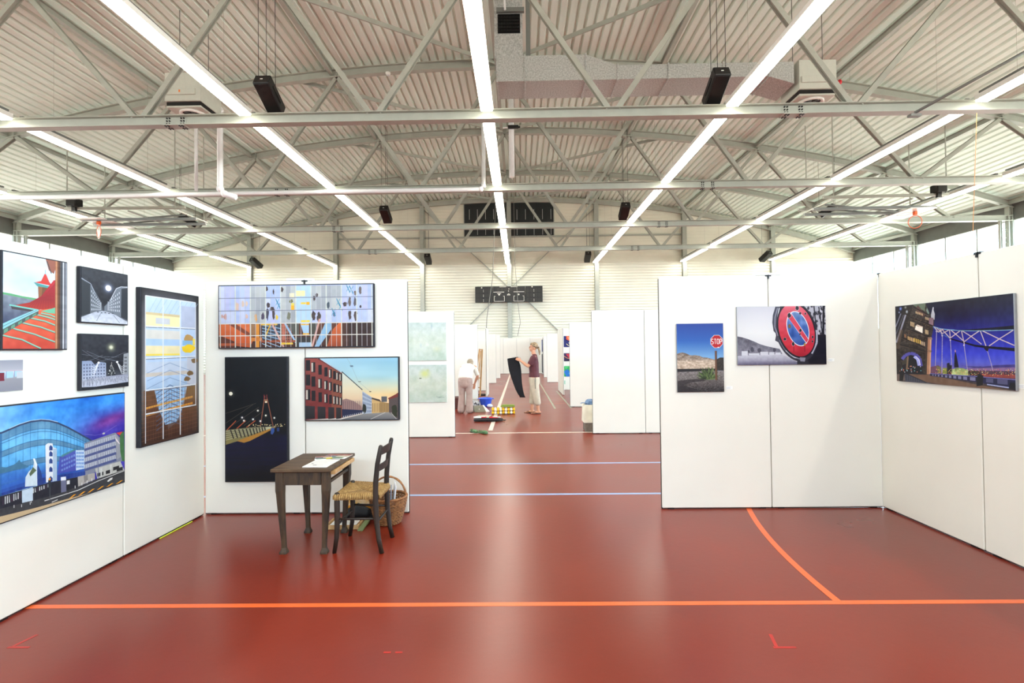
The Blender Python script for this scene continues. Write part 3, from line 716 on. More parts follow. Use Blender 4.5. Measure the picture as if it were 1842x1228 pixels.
    for (x, y) in ((825, 730), (905, 700)): P([(x, y - 30), (x + 14, y - 34), (x + 14, y + 40), (x, y + 44)], (206, 206, 202))
    # street
    P([(0, 925), (400, 815), (640, 768), (640, 850), (400, 940), (0, 1040)], (28, 28, 40)); 
    for i in range(22): x = 8 + i * 18; P([(x, 935 - i * 5), (x + (10 if i % 3 else 5), 933 - i * 5), (x + 10, 1000 - i * 7), (x, 1003 - i * 7)], (196, 198, 200) if i % 4 else (60, 40, 60))
    P([(170, 880), (262, 855), (262, 965), (172, 985)], (190, 206, 222)); P([(636, 768), (780, 735), (780, 790), (640, 850)], (170, 164, 158)); P([(686, 758), (720, 750), (720, 800), (690, 815)], (130, 126, 124))
    A.pgrad([C(0, 1030), C(400, 930), C(640, 850), C(800, 785), C(1028, 712), C(1030, 815), C(800, 890), C(550, 955), C(300, 1030), C(0, 1100)], [(.6, (36, 36, 38)), (1, (60, 60, 64))]); A.noise(60, 40, 5)
    for i in range(6): x = 560 + i * 78; y = 948 - i * 24; P([(x, y + 4), (x + 24, y - 4), (x + 64, y - 36 + i), (x + 44, y - 32 + i)], (240, 160, 26))
    L([(360, 968), (640, 880), (800, 806), (1026, 718)], .008, (216, 216, 214)); P([(880, 806), (905, 782), (926, 774), (924, 790), (890, 812)], (220, 220, 216)); L([(420, 980), (470, 958)], .008, (210, 210, 206)); L([(560, 905), (610, 890)], .006, (210, 210, 206))
    A.poly([C(0, 1095), C(300, 1022), C(550, 952), C(800, 888), C(1030, 812), C(1030, 830), (1, 1), (0, 1)], (196, 172, 134))
    P([(495, 770), (538, 765), (542, 890), (498, 900)], (104, 106, 134)); P([(495, 770), (538, 765), (540, 795), (496, 800)], (226, 228, 236)); L([(405, 780), (405, 965)], .009, (76, 80, 84)); P([(390, 795), (414, 790), (414, 850), (390, 855)], (36, 44, 54)); A.ell(*C(403, 786), .009, .012, (240, 150, 40)); L([(556, 800), (556, 905)], .007, (24, 24, 26)); P([(545, 800), (570, 796), (570, 828), (545, 832)], (226, 226, 226))
    for (x, y) in ((105, 1025), (168, 1020), (240, 1000), (250, 985), (615, 865), (672, 840), (714, 823), (754, 806)): L([(x, y), (x, y - 24)], .007, (230, 230, 230))
    L([(796, 560), (812, 780)], .008, (100, 104, 140)); L([(690, 410), (780, 422), (850, 408), (960, 340)], .003, (200, 180, 210), .6); A.ell(*C(852, 407), .011, .010, (190, 190, 180))
    return A
def art_tall():
    A = Art(230, 480); A.grad([(0, (52, 50, 54)), (.12, (120, 120, 128)), (.55, (200, 200, 204)), (.8, (170, 150, 140)), (1, (70, 40, 28))])
    m = (np.abs(A.xx - .5) * 2) ** 6; A.a *= (1 - .55 * m[..., None])
    x0, x1, y0, y1 = .07, .95, .045, .985
    A.grad([(0, (196, 216, 240)), (.5, (186, 208, 236)), (.62, (176, 200, 228)), (1, (70, 44, 30))], x0, y0, x1, y1)
    for k in range(9): A.line([(x0 + k * .09, .19), (x0 + .2 + k * .09, .05)], .004, (160, 186, 214), .7)
    A.rect(x0, .15, .68, .235, (246, 238, 180)); A.rect(x0, .148, .68, .165, (216, 196, 150)); A.rect(.25, .18, .5, .22, (206, 208, 214))
    A.rect(x0, .26, .68, .32, (222, 218, 210)); A.rect(x0, .32, .68, .36, (176, 204, 236)); A.rect(x0, .365, .68, .42, (240, 226, 178)); A.rect(x0, .418, .68, .43, (248, 220, 90))
    A.rect(.70, .08, x1, .235, (186, 194, 216)); A.poly(jag(.83, .31, .11, .03, 2), (190, 150, 90)); A.rect(.72, .325, .94, .36, (140, 184, 220)); A.poly(jag(.83, .385, .14, .035, 5), (246, 206, 40)); A.rect(.9, .31, .94, .36, (246, 220, 90))
    A.rect(x0, .47, x1, .56, (196, 208, 226)); A.rect(x0, .54, .85, .565, (206, 196, 184)); A.rect(.8, .45, x1, .66, (200, 202, 214))
    for (a, b) in ((.93, .47), (.85, .56), (.80, .60)): A.poly(jag(a, b, .07, .02, int(a * 90)), (124, 96, 62))
    A.pgrad([(.04, .65), (.22, .645), (.46, .90), (.46, .985), (.04, .985)], [(.64, (104, 74, 46)), (.8, (96, 60, 40)), (.98, (60, 34, 24))])
    A.pgrad([(.80, .65), (.97, .64), (.97, .985), (.46, .985), (.46, .93), (.66, .88), (.74, .78)], [(.64, (134, 106, 64)), (.8, (110, 72, 44)), (.98, (66, 36, 26))])
    A.poly([(.22, .64), (.78, .645), (.70, .82), (.62, .885), (.42, .895), (.3, .78)], (150, 190, 228))
    for k in range(9): y = .63 + k * .03; A.line([(.26, y + .05), (.5, y), (.72, y + .05)], .006, (66, 90, 130), .8)
    for k in range(3): y = .5 + k * .05; A.line([(.1, y + .04), (.5, y - .02), (.85, y + .04)], .005, (130, 150, 186), .7)
    for (y, c) in ((.745, (224, 160, 70)), (.79, (230, 150, 50))): A.poly([(.08, y + .012), (.9, y - .02), (.9, y - .005), (.08, y + .025)], c, .9)
    for k in range(20): A.line([(.07 + k * .046, .66), (.07 + k * .046, .98)], .003, (120, 74, 52), .6)
    for k in range(12): A.line([(.0, .66 + k * .028), (.98, .655 + k * .027)], .003, (140, 90, 66), .6)
    for y in (.24, .445, .65, .80): A.line([(x0, y), (x1, y - .005)], .008, (232, 236, 240)); A.line([(x0, y + .006), (x1, y + .001)], .003, (70, 72, 84))
    for x in (.38, .68): A.line([(x, y0), (x, .985)], .008, (226, 230, 236)); 
    A.line([(x0, y1), (x0, y0), (x1, y0), (x1, .8)], .006, (230, 232, 236)); A.noise(14, 30, 5)
    return A
def art_wide():
    A = Art(700, 290); A.grad([(0, (172, 186, 226)), (.6, (184, 190, 224)), (1, (178, 186, 220))]); r = random.Random(11)
    cols = 30
    for i in range(cols):
        for j in range(3):
            x0 = i / cols; y0 = j * .2 + .01; c = [(178, 190, 226), (184, 186, 222), (168, 182, 214), (196, 202, 226)][r.randrange(4)]
            if 6 <= i < 9 or 12 <= i < 15 or (18 <= i < 24 and j < 2): c = [(170, 174, 176), (184, 186, 184), (160, 164, 168)][r.randrange(3)]
            if 15 <= i < 18: c = (176, 204, 226)
            A.rect(x0, y0, x0 + 1 / cols, y0 + .2, c)
    A.rect(.50, .09, .56, .18, (244, 236, 160)); A.rect(.46, .13, .49, .2, (240, 226, 180)); A.rect(.53, .28, .59, .31, (246, 200, 60)); A.rect(.57, .275, .59, .32, (240, 170, 20)); A.rect(.468, .32, .49, .4, (240, 170, 30)); A.rect(.47, .29, .49, .33, (226, 206, 90)); A.rect(.53, .57, .59, .60, (240, 206, 60))
    dk = (72, 58, 58)
    for (x, y, a, b, c) in ((.31, .05, .012, .05, dk), (.355, .1, .006, .06, dk), (.41, .07, .012, .05, dk), (.635, .17, .012, .04, dk), (.885, .14, .01, .05, (110, 96, 90)), (.918, .1, .012, .075, (110, 96, 92)),
                            (.32, .32, .014, .06, dk), (.345, .38, .016, .05, dk), (.355, .46, .012, .1, dk), (.47, .26, .014, .04, (110, 110, 60)), (.62, .22, .01, .05, dk), (.71, .33, .012, .07, (70, 80, 90)), (.82, .32, .018, .05, dk), (.85, .28, .011, .1, (104, 90, 84)), (.885, .28, .013, .09, (90, 84, 90)), (.92, .36, .008, .03, dk),
                            (.455, .50, .016, .085, (120, 120, 100)), (.615, .5, .016, .105, dk), (.65, .52, .016, .1, (76, 66, 60)), (.748, .48, .008, .05, (80, 90, 110)), (.85, .5, .012, .105, (74, 60, 54)), (.888, .5, .014, .11, (76, 62, 60)),
                            (.285, .5, .014, .07, (80, 70, 90)), (.315, .46, .012, .12, (70, 66, 80)), (.04, .5, .014, .06, (206, 150, 134)), (.02, .49, .008, .04, (206, 160, 144)), (.12, .34, .014, .09, (214, 184, 166)), (.155, .3, .012, .07, (214, 190, 172)), (.18, .29, .01, .05, (216, 190, 170)), (.18, .5, .014, .05, (212, 176, 160)), (.24, .52, .01, .09, (220, 150, 60)), (.375, .52, .012, .05, (226, 190, 60))):
        A.poly(jag(x, y, a, b, int(x * 991 + y * 77), 16, .45), c)
    for (x, y) in ((.38, .27), (.39, .32), (.775, .28), (.79, .35), (.745, .44), (.84, .06), (.86, .08)): A.line([(x - .012, y - .06), (x + .012, y + .07)], .014, (60, 130, 160)); A.line([(x + .012, y - .05), (x - .012, y + .06)], .008, (80, 150, 176))
    # lower zone: orange and brown works seen through the panes
    A.grad([(0, (96, 56, 38)), (1, (66, 36, 28))], 0, .62, 1, 1)
    A.pgrad([(0, .62), (.2, .62), (.22, .9), (.2, 1), (.0, .94)], [(.62, (216, 110, 62)), (.95, (196, 86, 40))]); A.poly([(.06, .62), (.11, .62), (.22, .80), (.22, .86)], (130, 66, 44)); A.poly([(0, .8), (.1, .9), (.1, 1), (0, 1)], (96, 50, 36)); A.rect(0, .93, .2, .97, (170, 84, 50))
    A.rect(.2, .63, .235, .82, (150, 110, 76)); A.rect(.24, .62, .262, 1, (216, 140, 50)); A.rect(.2, .84, .28, .90, (200, 120, 50)); A.rect(.28, .62, .40, .88, (64, 70, 84))
    for k in range(7): A.line([(.28, .64 + k * .05), (.40, .70 + k * .06)], .012, (150, 186, 216))
    A.line([(.30, .84), (.335, .63)], .02, (220, 170, 60)); A.rect(.27, .62, .38, .645, (220, 170, 50))
    A.line([(.345, .62), (.42, 1)], .03, (206, 160, 150)); A.rect(.41, .62, .43, .95, (176, 96, 76)); 
    for k in range(6): A.line([(.40, .66 + k * .05), (.47, .66 + k * .05)], .008, (190, 120, 100)); A.line([(.41 + k * .012, .64), (.41 + k * .012, .95)], .008, (196, 130, 110))
    A.line([(.43, .62), (.5, .93)], .03, (150, 184, 214)); A.poly([(.44, .61), (.52, .61), (.52, .82), (.49, .82)], (88, 88, 80)); A.poly([(.53, .62), (.585, .62), (.585, .80), (.55, .80)], (166, 200, 232)); A.rect(.53, .63, .585, .65, (230, 170, 40)); A.rect(.545, .78, .585, .81, (230, 170, 40))
    A.rect(.27, .89, .5, .92, (150, 76, 50)); A.rect(.40, .93, .48, .96, (230, 190, 60)); A.rect(.5, .84, .6, 1, (56, 54, 54)); A.rect(.52, .93, .6, 1, (166, 190, 214)); A.poly([(.59, .61), (.65, .61), (.62, .84), (.59, .84)], (72, 70, 62))
    A.line([(.655, .55), (.605, 1)], .03, (204, 156, 144)); A.poly([(.69, .62), (.73, .60), (.73, .72), (.65, 1), (.62, 1)], (138, 176, 206)); A.pgrad([(.74, .72), (.78, .62), (.80, .62), (.80, 1), (.7, 1)], [(.62, (216, 106, 50)), (1, (150, 66, 34))]); A.poly([(.8, .61), (1, .61), (1, 1), (.8, 1)], (54, 34, 30)); A.rect(.8, .61, .84, 1, (76, 46, 36))
    for x in range(31):
        big = x % 3 == 0; A.line([(x / 30 * .985 + .008, 0), (x / 30 * .985 + .008, 1)], .016 if big else .009, (206, 208, 196) if big else (190, 190, 196), 1 if big else .85)
    for y in (.2, .405, .615, .81): A.line([(0, y), (1, y)], .009 if y < .6 else .014, (120, 124, 140) if y < .6 else (214, 210, 200))
    A.noise(40, 20, 5); return A
def art_bridge():
    A = Art(260, 500); A.grad([(0, (13, 17, 21)), (.5, (11, 14, 18)), (.6, (8, 10, 16)), (.66, (12, 12, 46)), (.85, (8, 9, 34)), (1, (6, 7, 14))]); A.noise(10, 20, 2.5)
    A.ell(.085, .29, .09, .045, (120, 120, 100), .8, 1); A.ell(.085, .29, .03, .015, (250, 244, 220))
    for s in (-1, 1): A.line([(.66 + s * .015, .31), (.66 + s * (.09 if s < 0 else .12), .56)], .008, (140, 84, 62)); A.line([(.655 + s * .022, .30), (.655 + s * .022, .345)], .009, (110, 40, 44))
    A.line([(.63, .345), (.69, .345)], .012, (160, 110, 80)); A.ell(.665, .36, .02, .008, (250, 230, 190))
    for (a, b) in (((.0, .45), (.5, .37)), ((0, .53), (.45, .38)), ((.1, .55), (.55, .40)), ((.3, .55), (.6, .44))): A.line([a, b], .003, (90, 84, 70))
    A.pgrad([(0, .585), (.4, .565), (.85, .558), (.80, .57), (.35, .655), (.1, .69), (0, .705)], [(.56, (120, 116, 90)), (.7, (134, 122, 70))])
    for k in range(5): A.line([(0, .595 + k * .018), (.75, .562 + k * .003)], .004, (190, 188, 150))
    for k in range(11): x = .08 + k * .07 * (1 - k * .02); h = .05 - k * .004; A.line([(x, .585 - k * .002), (x + .05 - k * .003, .585 + h + .02)], .010, (44, 40, 34))
    A.poly([(.18, .675), (.8, .565), (.82, .57), (.4, .675), (.3, .69)], (176, 124, 50))
    for k in range(3): x = .02 + k * .16; A.line([(x, .585 - k * .01), (x + .15, .51 - k * .0)], .008, (176, 84, 50))
    r = random.Random(4)
    for (x, y, c) in ((.27, .485, (190, 210, 250)), (.3, .51, (220, 220, 200)), (.45, .50, (180, 200, 250)), (.53, .43, (240, 230, 170)), (.66, .47, (230, 220, 160)), (.57, .515, (200, 210, 240)), (.80, .49, (160, 160, 140))): A.ell(x, y, .045, .022, c, .5, 1); A.ell(x, y, .014, .007, (250, 250, 235))
    for k in range(40): A.ell(.35 + r.random() * .62, .54 + r.random() * .02, .006, .004, (226, 206, 150))
    A.poly([(.74, .575), (.80, .57), (.80, .60), (.77, .625), (.74, .62)], (52, 84, 150)); A.rect(.84, .57, .88, .60, (40, 60, 110)); A.noise(3, 60, (1, 1, 7), [(0, .7), (.4, .68), (1, .57), (1, .95), (0, .95)])
    return A
def art_street():
    A = Art(400, 280); A.grad([(0, (146, 196, 220)), (.3, (166, 208, 216)), (.45, (206, 214, 190)), (.6, (240, 208, 150)), (.72, (246, 206, 160)), (1, (200, 190, 180))]); m = np.clip(1 - A.xx * 1.1, 0, 1)[..., None] * .25; A.a = A.a * (1 - m) + 235 * m; A.noise(5, 12, 6)
    q = [(0, -.12), (.395, .24), (.395, .97), (0, 1.0)]
    A.pgrad(q, [(0, (150, 70, 62)), (.4, (120, 54, 50)), (1, (124, 46, 46))]); A.noise(18, 20, 8, q); A.poly([(.28, .12), (.395, .24), (.395, .97), (.28, .97)], (140, 86, 60), .6)
    A.line([(.14, 0), (.37, .22), (.37, .27)], .02, (80, 36, 40)); A.line([(.16, .01), (.39, .235)], .008, (206, 200, 206))
    r = random.Random(2)
    for i, x in enumerate((.005, .065, .14, .205, .255, .30, .335, .37)):
        w = .042 * (1 - x * 1.35) + .004; h = .175 * (1 - x * .75)
        for j in range(3):
            y = (.02 + x * .62) + j * (.24 - x * .12)
            c = (32, 28, 32); A.rect(x, y, x + w, y + h, c)
            if r.random() < .6: A.rect(x, y + .01, x + w * .45, y + h - .01, (196, 190, 176))
    for (a, b) in ((0, .1), (.13, .215), (.245, .31), (.33, .385)): A.pgrad([(a, .77 + a * .1), (b, .77 + b * .1), (b, .98), (a, .99)], [(.77, (52, 46, 50)), (1, (30, 28, 30))])
    g = [(.395, .22), (.615, .52), (.615, .86), (.395, .96)]; A.pgrad(g, [(.25, (206, 216, 206)), (.5, (228, 214, 180)), (.66, (226, 196, 160)), (.84, (150, 130, 130))]); A.line([(.395, .22), (.615, .52)], .012, (40, 44, 54)); A.line([(.395, .22), (.395, .96)], .008, (60, 50, 50))
    A.poly([(.395, .68), (.44, .66), (.52, .70), (.6, .78), (.615, .86), (.395, .84)], (150, 118, 112)); 
    for i in range(9): A.line([(.41 + i * .022, .70), (.41 + i * .022, .84)], .006, (96, 76, 84))
    A.poly([(.395, .83), (.615, .85), (.615, .90), (.395, .97)], (36, 40, 70))
    q = [(.615, .54), (.715, .64), (.715, .90), (.615, .92)]; A.poly(q, (170, 180, 196))
    for i in range(7):
        for j in range(5): qrect(A, q, .04 + i * .14, .06 + j * .19, .11 + i * .14, .17 + j * .19, (110, 122, 146))
    A.poly([(.715, .66), (.80, .70), (.80, .9), (.715, .9)], (206, 170, 112)); A.poly([(.715, .645), (.8, .68), (.82, .72), (.8, .71), (.715, .67)], (70, 56, 50)); A.poly([(.8, .71), (.9, .74), (.9, .9), (.8, .9)], (170, 136, 86)); A.rect(.82, .63, .88, .72, (90, 92, 96)); A.poly([(.9, .9), (.9, .66), (.97, .6), (1, .58), (1, 1), (.94, .96)], (84, 72, 70)); A.poly([(.89, .66), (.97, .60), (1, .57), (1, .64), (.9, .68)], (120, 52, 44))
    for i in range(10): A.line([(.725 + i * .018, .74), (.725 + i * .018, .88)], .006, (110, 86, 60))
    for k in range(3): A.poly(jag(.96, .82 + k * .05, .035, .07, k, 12, .3), (46, 50, 34))
    A.poly(jag(.635, .82, .025, .09, 9, 12, .3), (40, 44, 40))
    A.pgrad([(.38, 1), (.62, .91), (.90, .885), (1, 1)], [(.88, (150, 146, 140)), (1, (104, 104, 108))]); A.line([(.70, 1), (.86, .89)], .007, (210, 206, 200)); A.line([(.92, .89), (.98, 1)], .006, (220, 216, 206))
    for i in range(12): A.line([(.41 + i * .02, .965 - i * .006), (.41 + i * .02, .94 - i * .006)], .008, (230, 230, 230))
    A.line([(.45, 0), (.5, .13), (.57, .38), (.7, .55)], .004, (150, 170, 176)); A.poly([(.48, .12), (.515, .12), (.52, .14), (.49, .145)], (100, 120, 140)); A.line([(.57, .385), (.6, .385)], .012, (130, 130, 120)); A.line([(.69, .55), (.71, .55)], .014, (90, 80, 70))
    return A
LET = {'S': [((1, .1), (.8, 0), (.2, 0), (0, .15), (0, .35), (.2, .47), (.8, .53), (1, .65), (1, .85), (.8, 1), (.2, 1), (0, .9))], 'T': [((0, 0), (1, 0)), ((.5, 0), (.5, 1))],
       'O': [((.2, 0), (.8, 0), (1, .2), (1, .8), (.8, 1), (.2, 1), (0, .8), (0, .2), (.2, 0))], 'P': [((0, 1), (0, 0), (.8, 0), (1, .15), (1, .4), (.8, .55), (0, .55))]}
def art_stop():
    A = Art(260, 380); A.grad([(0, (38, 66, 148)), (.25, (46, 96, 176)), (.48, (120, 168, 214)), (1, (120, 168, 214))])
    ridge = [(0, .44), (.06, .425), (.12, .42), (.2, .435), (.27, .46), (.33, .465), (.38, .46), (.48, .47), (.55, .495), (.65, .5), (.75, .52), (.82, .53), (.82, .67), (0, .67)]
    A.pgrad(ridge, [(.42, (128, 112, 100)), (.52, (150, 134, 120)), (.56, (206, 186, 166)), (.67, (190, 170, 150))]); A.noise(24, 60, 26, ridge); A.noise(60, 90, 14, ridge)
    A.poly([(.84, .53), (.92, .50), (1, .50), (1, .69), (.8, .69)], (54, 48, 44)); A.noise(40, 50, 14, [(.84, .53), (1, .50), (1, .69), (.8, .69)]); A.rect(0, .66, .84, .71, (38, 36, 40))
    A.pgrad([(0, .705), (1, .69), (1, 1), (0, 1)], [(.7, (130, 122, 122)), (.8, (112, 106, 104)), (.9, (84, 78, 78)), (1, (44, 42, 46))]); g = [(0, .705), (1, .69), (1, 1), (0, 1)]; A.noise(70, 120, 22, g); A.noise(30, 60, 14, g)
    A.poly([(0, .84), (.2, .82), (.55, .81), (.62, .84), (.3, .86), (.12, .9), (.4, .96), (.5, 1), (0, 1)], (44, 40, 44), .7)
    r = random.Random(8)
    for k in range(170):
        a = math.pi * (1.02 + .96 * r.random()); L = .06 + .13 * r.random(); x, y = .66 + (r.random() - .5) * .12, .82
        A.line([(x, y), (x + L * 1.2 * math.cos(a), y + L * math.sin(a))], .008, [(56, 74, 44), (84, 104, 60), (110, 128, 80), (40, 50, 34)][r.randrange(4)])
    A.grad([(0, (96, 66, 52)), (.5, (120, 86, 66)), (1, (60, 42, 36))], .812, .40, .858, .83, True)
    cx, cy, R = .857, .265, .145; asp = 260 / 380
    def octa(R): return [(cx + R * math.cos(math.pi / 8 + k * math.pi / 4) * 1.0, cy + R * asp * math.sin(math.pi / 8 + k * math.pi / 4) * 1.04) for k in range(8)]
    A.poly(octa(R), (226, 222, 220)); A.poly(octa(R * .93), (184, 32, 42)); A.noise(20, 30, 6, octa(R * .93))
    for i, ch in enumerate('STOP'):
        for st in LET[ch]: A.line([(cx - .113 + i * .0605 + .040 * p[0], cy - .036 + .072 * p[1]) for p in st], .0095, (240, 236, 234))
    A.ell(cx + .03, cy + .085, .016, .007, (240, 240, 240)); return A
def art_nopark():
    A = Art(480, 312)
    def C(x, y): return ((x - 755) / 1000, (y - 72) / 648)
    def P(pts, col, al=1.0): A.poly([C(*p) for p in pts], col, al)
    def L(pts, w, col, al=1.0): A.line([C(*p) for p in pts], w, col, al)
    A.grad([(0, (206, 204, 212)), (.45, (226, 226, 226)), (1, (214, 212, 220))]); v = ((A.xx - .35) ** 2 + (A.yy - .4) ** 2)[..., None]; A.a *= (1.02 - .35 * v)
    hill = [C(*p) for p in ((755, 400), (810, 412), (870, 430), (940, 458), (1010, 490), (1080, 512), (1150, 528), (1230, 545), (1260, 600), (755, 625))]
    A.pgrad(hill, [(.5, (92, 90, 102)), (.72, (118, 116, 130)), (.85, (140, 138, 152))]); A.noise(34, 20, 16, hill); A.noise(90, 50, 9, hill)
    for (x, y, w, h) in ((800, 565, 70, 50), (880, 590, 120, 22), (1010, 575, 90, 36), (1110, 580, 60, 30), (1180, 585, 60, 22)): P([(x, y), (x + w, y), (x + w, y + h), (x, y + h)], (220, 222, 230), .85)
    for (x, y, a, b) in ((920, 550, 22, 34), (1000, 555, 26, 30), (1170, 555, 20, 28), (880, 570, 14, 20)): A.poly(jag(*C(x, y), a / 1000, b / 648, x), (62, 60, 74), .8)
    g = [C(*p) for p in ((755, 618), (1260, 606), (1440, 700), (1440, 725), (755, 725))]; A.pgrad(g, [(.83, (196, 196, 208)), (.92, (160, 158, 176)), (1, (88, 84, 110))]); A.noise(50, 30, 7, g)
    # right: dark bank and trees against pale sky
    P([(1540, 60), (1760, 60), (1760, 400), (1640, 400)], (178, 176, 188)); P([(1620, 395), (1760, 385), (1760, 725), (1500, 725)], (22, 20, 30)); A.noise(20, 20, 5, [C(1620, 395), C(1760, 385), C(1760, 725), C(1500, 725)])
    r = random.Random(5)
    for k in range(70): A.poly(jag((1560 + 200 * r.random() - 755) / 1000, (60 + 330 * r.random() - 72) / 648, .008 + .012 * r.random(), .02 + .03 * r.random(), k, 9, .5), (40, 38, 48) if r.random() < .7 else (206, 206, 216), .85)
    L([(1625, 60), (1640, 250), (1660, 400)], .02, (30, 28, 38)); L([(1735, 60), (1725, 400)], .035, (26, 24, 34)); L([(1680, 80), (1700, 240), (1715, 390)], .018, (30, 28, 38))
    # ragged rim of the round sign
    def ov(cx, cy, rx, ry, tilt, n=48):
        o = []
        for k in range(n):
            a = 6.2832 * k / n; x, y = rx * math.cos(a), ry * math.sin(a); o.append(C(cx + x * math.cos(tilt) - y * math.sin(tilt), cy + x * math.sin(tilt) + y * math.cos(tilt)))
        return o
    A.poly(ov(1420, 350, 232, 345, -.27), (46, 44, 56)); P([(1190, 75), (1160, 170), (1152, 250), (1165, 345), (1195, 380), (1180, 450), (1230, 480), (1290, 560), (1330, 500), (1240, 300), (1240, 75)], (66, 64, 78))
    L([(1215, 90), (1185, 190), (1180, 300), (1215, 400)], .02, (150, 148, 164), .8); L([(1240, 440), (1290, 540), (1370, 620), (1470, 655)], .045, (120, 120, 138)); L([(1300, 560), (1400, 640), (1500, 640), (1590, 580), (1640, 500)], .03, (206, 206, 220)); L([(1590, 600), (1650, 480), (1650, 340)], .035, (176, 176, 194))
    L([(1235, 90), (1213, 190), (1225, 300)], .012, (232, 232, 240))
    A.poly(ov(1422, 340, 212, 318, -.27), (26, 22, 32)); A.poly(ov(1425, 338, 196, 300, -.27), (200, 58, 74)); A.pgrad(ov(1425, 338, 196, 300, -.27), [(0, (214, 96, 112)), (.35, (206, 62, 80)), (.7, (196, 38, 56)), (.82, (170, 30, 48))]); A.noise(14, 20, (12, 10, 10), ov(1425, 338, 196, 300, -.27))
    A.poly(ov(1440, 322, 122, 200, -.27), (230, 230, 238)); inn = ov(1440, 322, 114, 190, -.27); A.pgrad(inn, [(.1, (110, 140, 190)), (.4, (70, 106, 178)), (.7, (40, 74, 150))]); A.noise(16, 14, (24, 22, 20), inn); A.noise(40, 6, (14, 14, 18), inn)
    P([(1326, 188), (1368, 146), (1562, 442), (1534, 492)], (230, 230, 238)); P([(1332, 196), (1370, 158), (1556, 444), (1534, 480)], (210, 66, 86)); A.noise(12, 14, (10, 12, 12), [C(1332, 196), C(1370, 158), C(1556, 444), C(1534, 480)])
    for (x, y, a, b, sd) in ((1345, 175, 24, 30, 1), (1468, 342, 16, 20, 2), (1290, 436, 20, 18, 3), (1384, 490, 16, 26, 4), (1605, 418, 12, 18, 5), (1602, 466, 11, 16, 6), (1470, 152, 14, 16, 7), (1528, 156, 10, 14, 8), (1436, 92, 22, 28, 9), (1462, 384, 8, 14, 10)): A.poly(jag(*C(x, y), a / 1000 * 1.25, b / 648 * 1.25, sd, 12, .4), (196, 190, 200)); A.poly(jag(*C(x, y), a / 1000, b / 648, sd, 12, .3), (38, 30, 38))
    A.poly(jag(*C(1347, 294), .018, .045, 12, 12, .25), (120, 96, 66)); A.poly(jag(*C(1514, 498), .010, .035, 13, 12, .25), (176, 136, 44)); P([(1384, 520), (1396, 520), (1396, 580), (1384, 580)], (120, 20, 34), .6); P([(1506, 510), (1520, 510), (1520, 580), (1506, 580)], (120, 20, 34), .6)
    P([(1425, 680), (1550, 680), (1560, 725), (1425, 725)], (40, 38, 48)); P([(1455, 640), (1520, 645), (1510, 690), (1460, 685)], (130, 128, 146)); return A
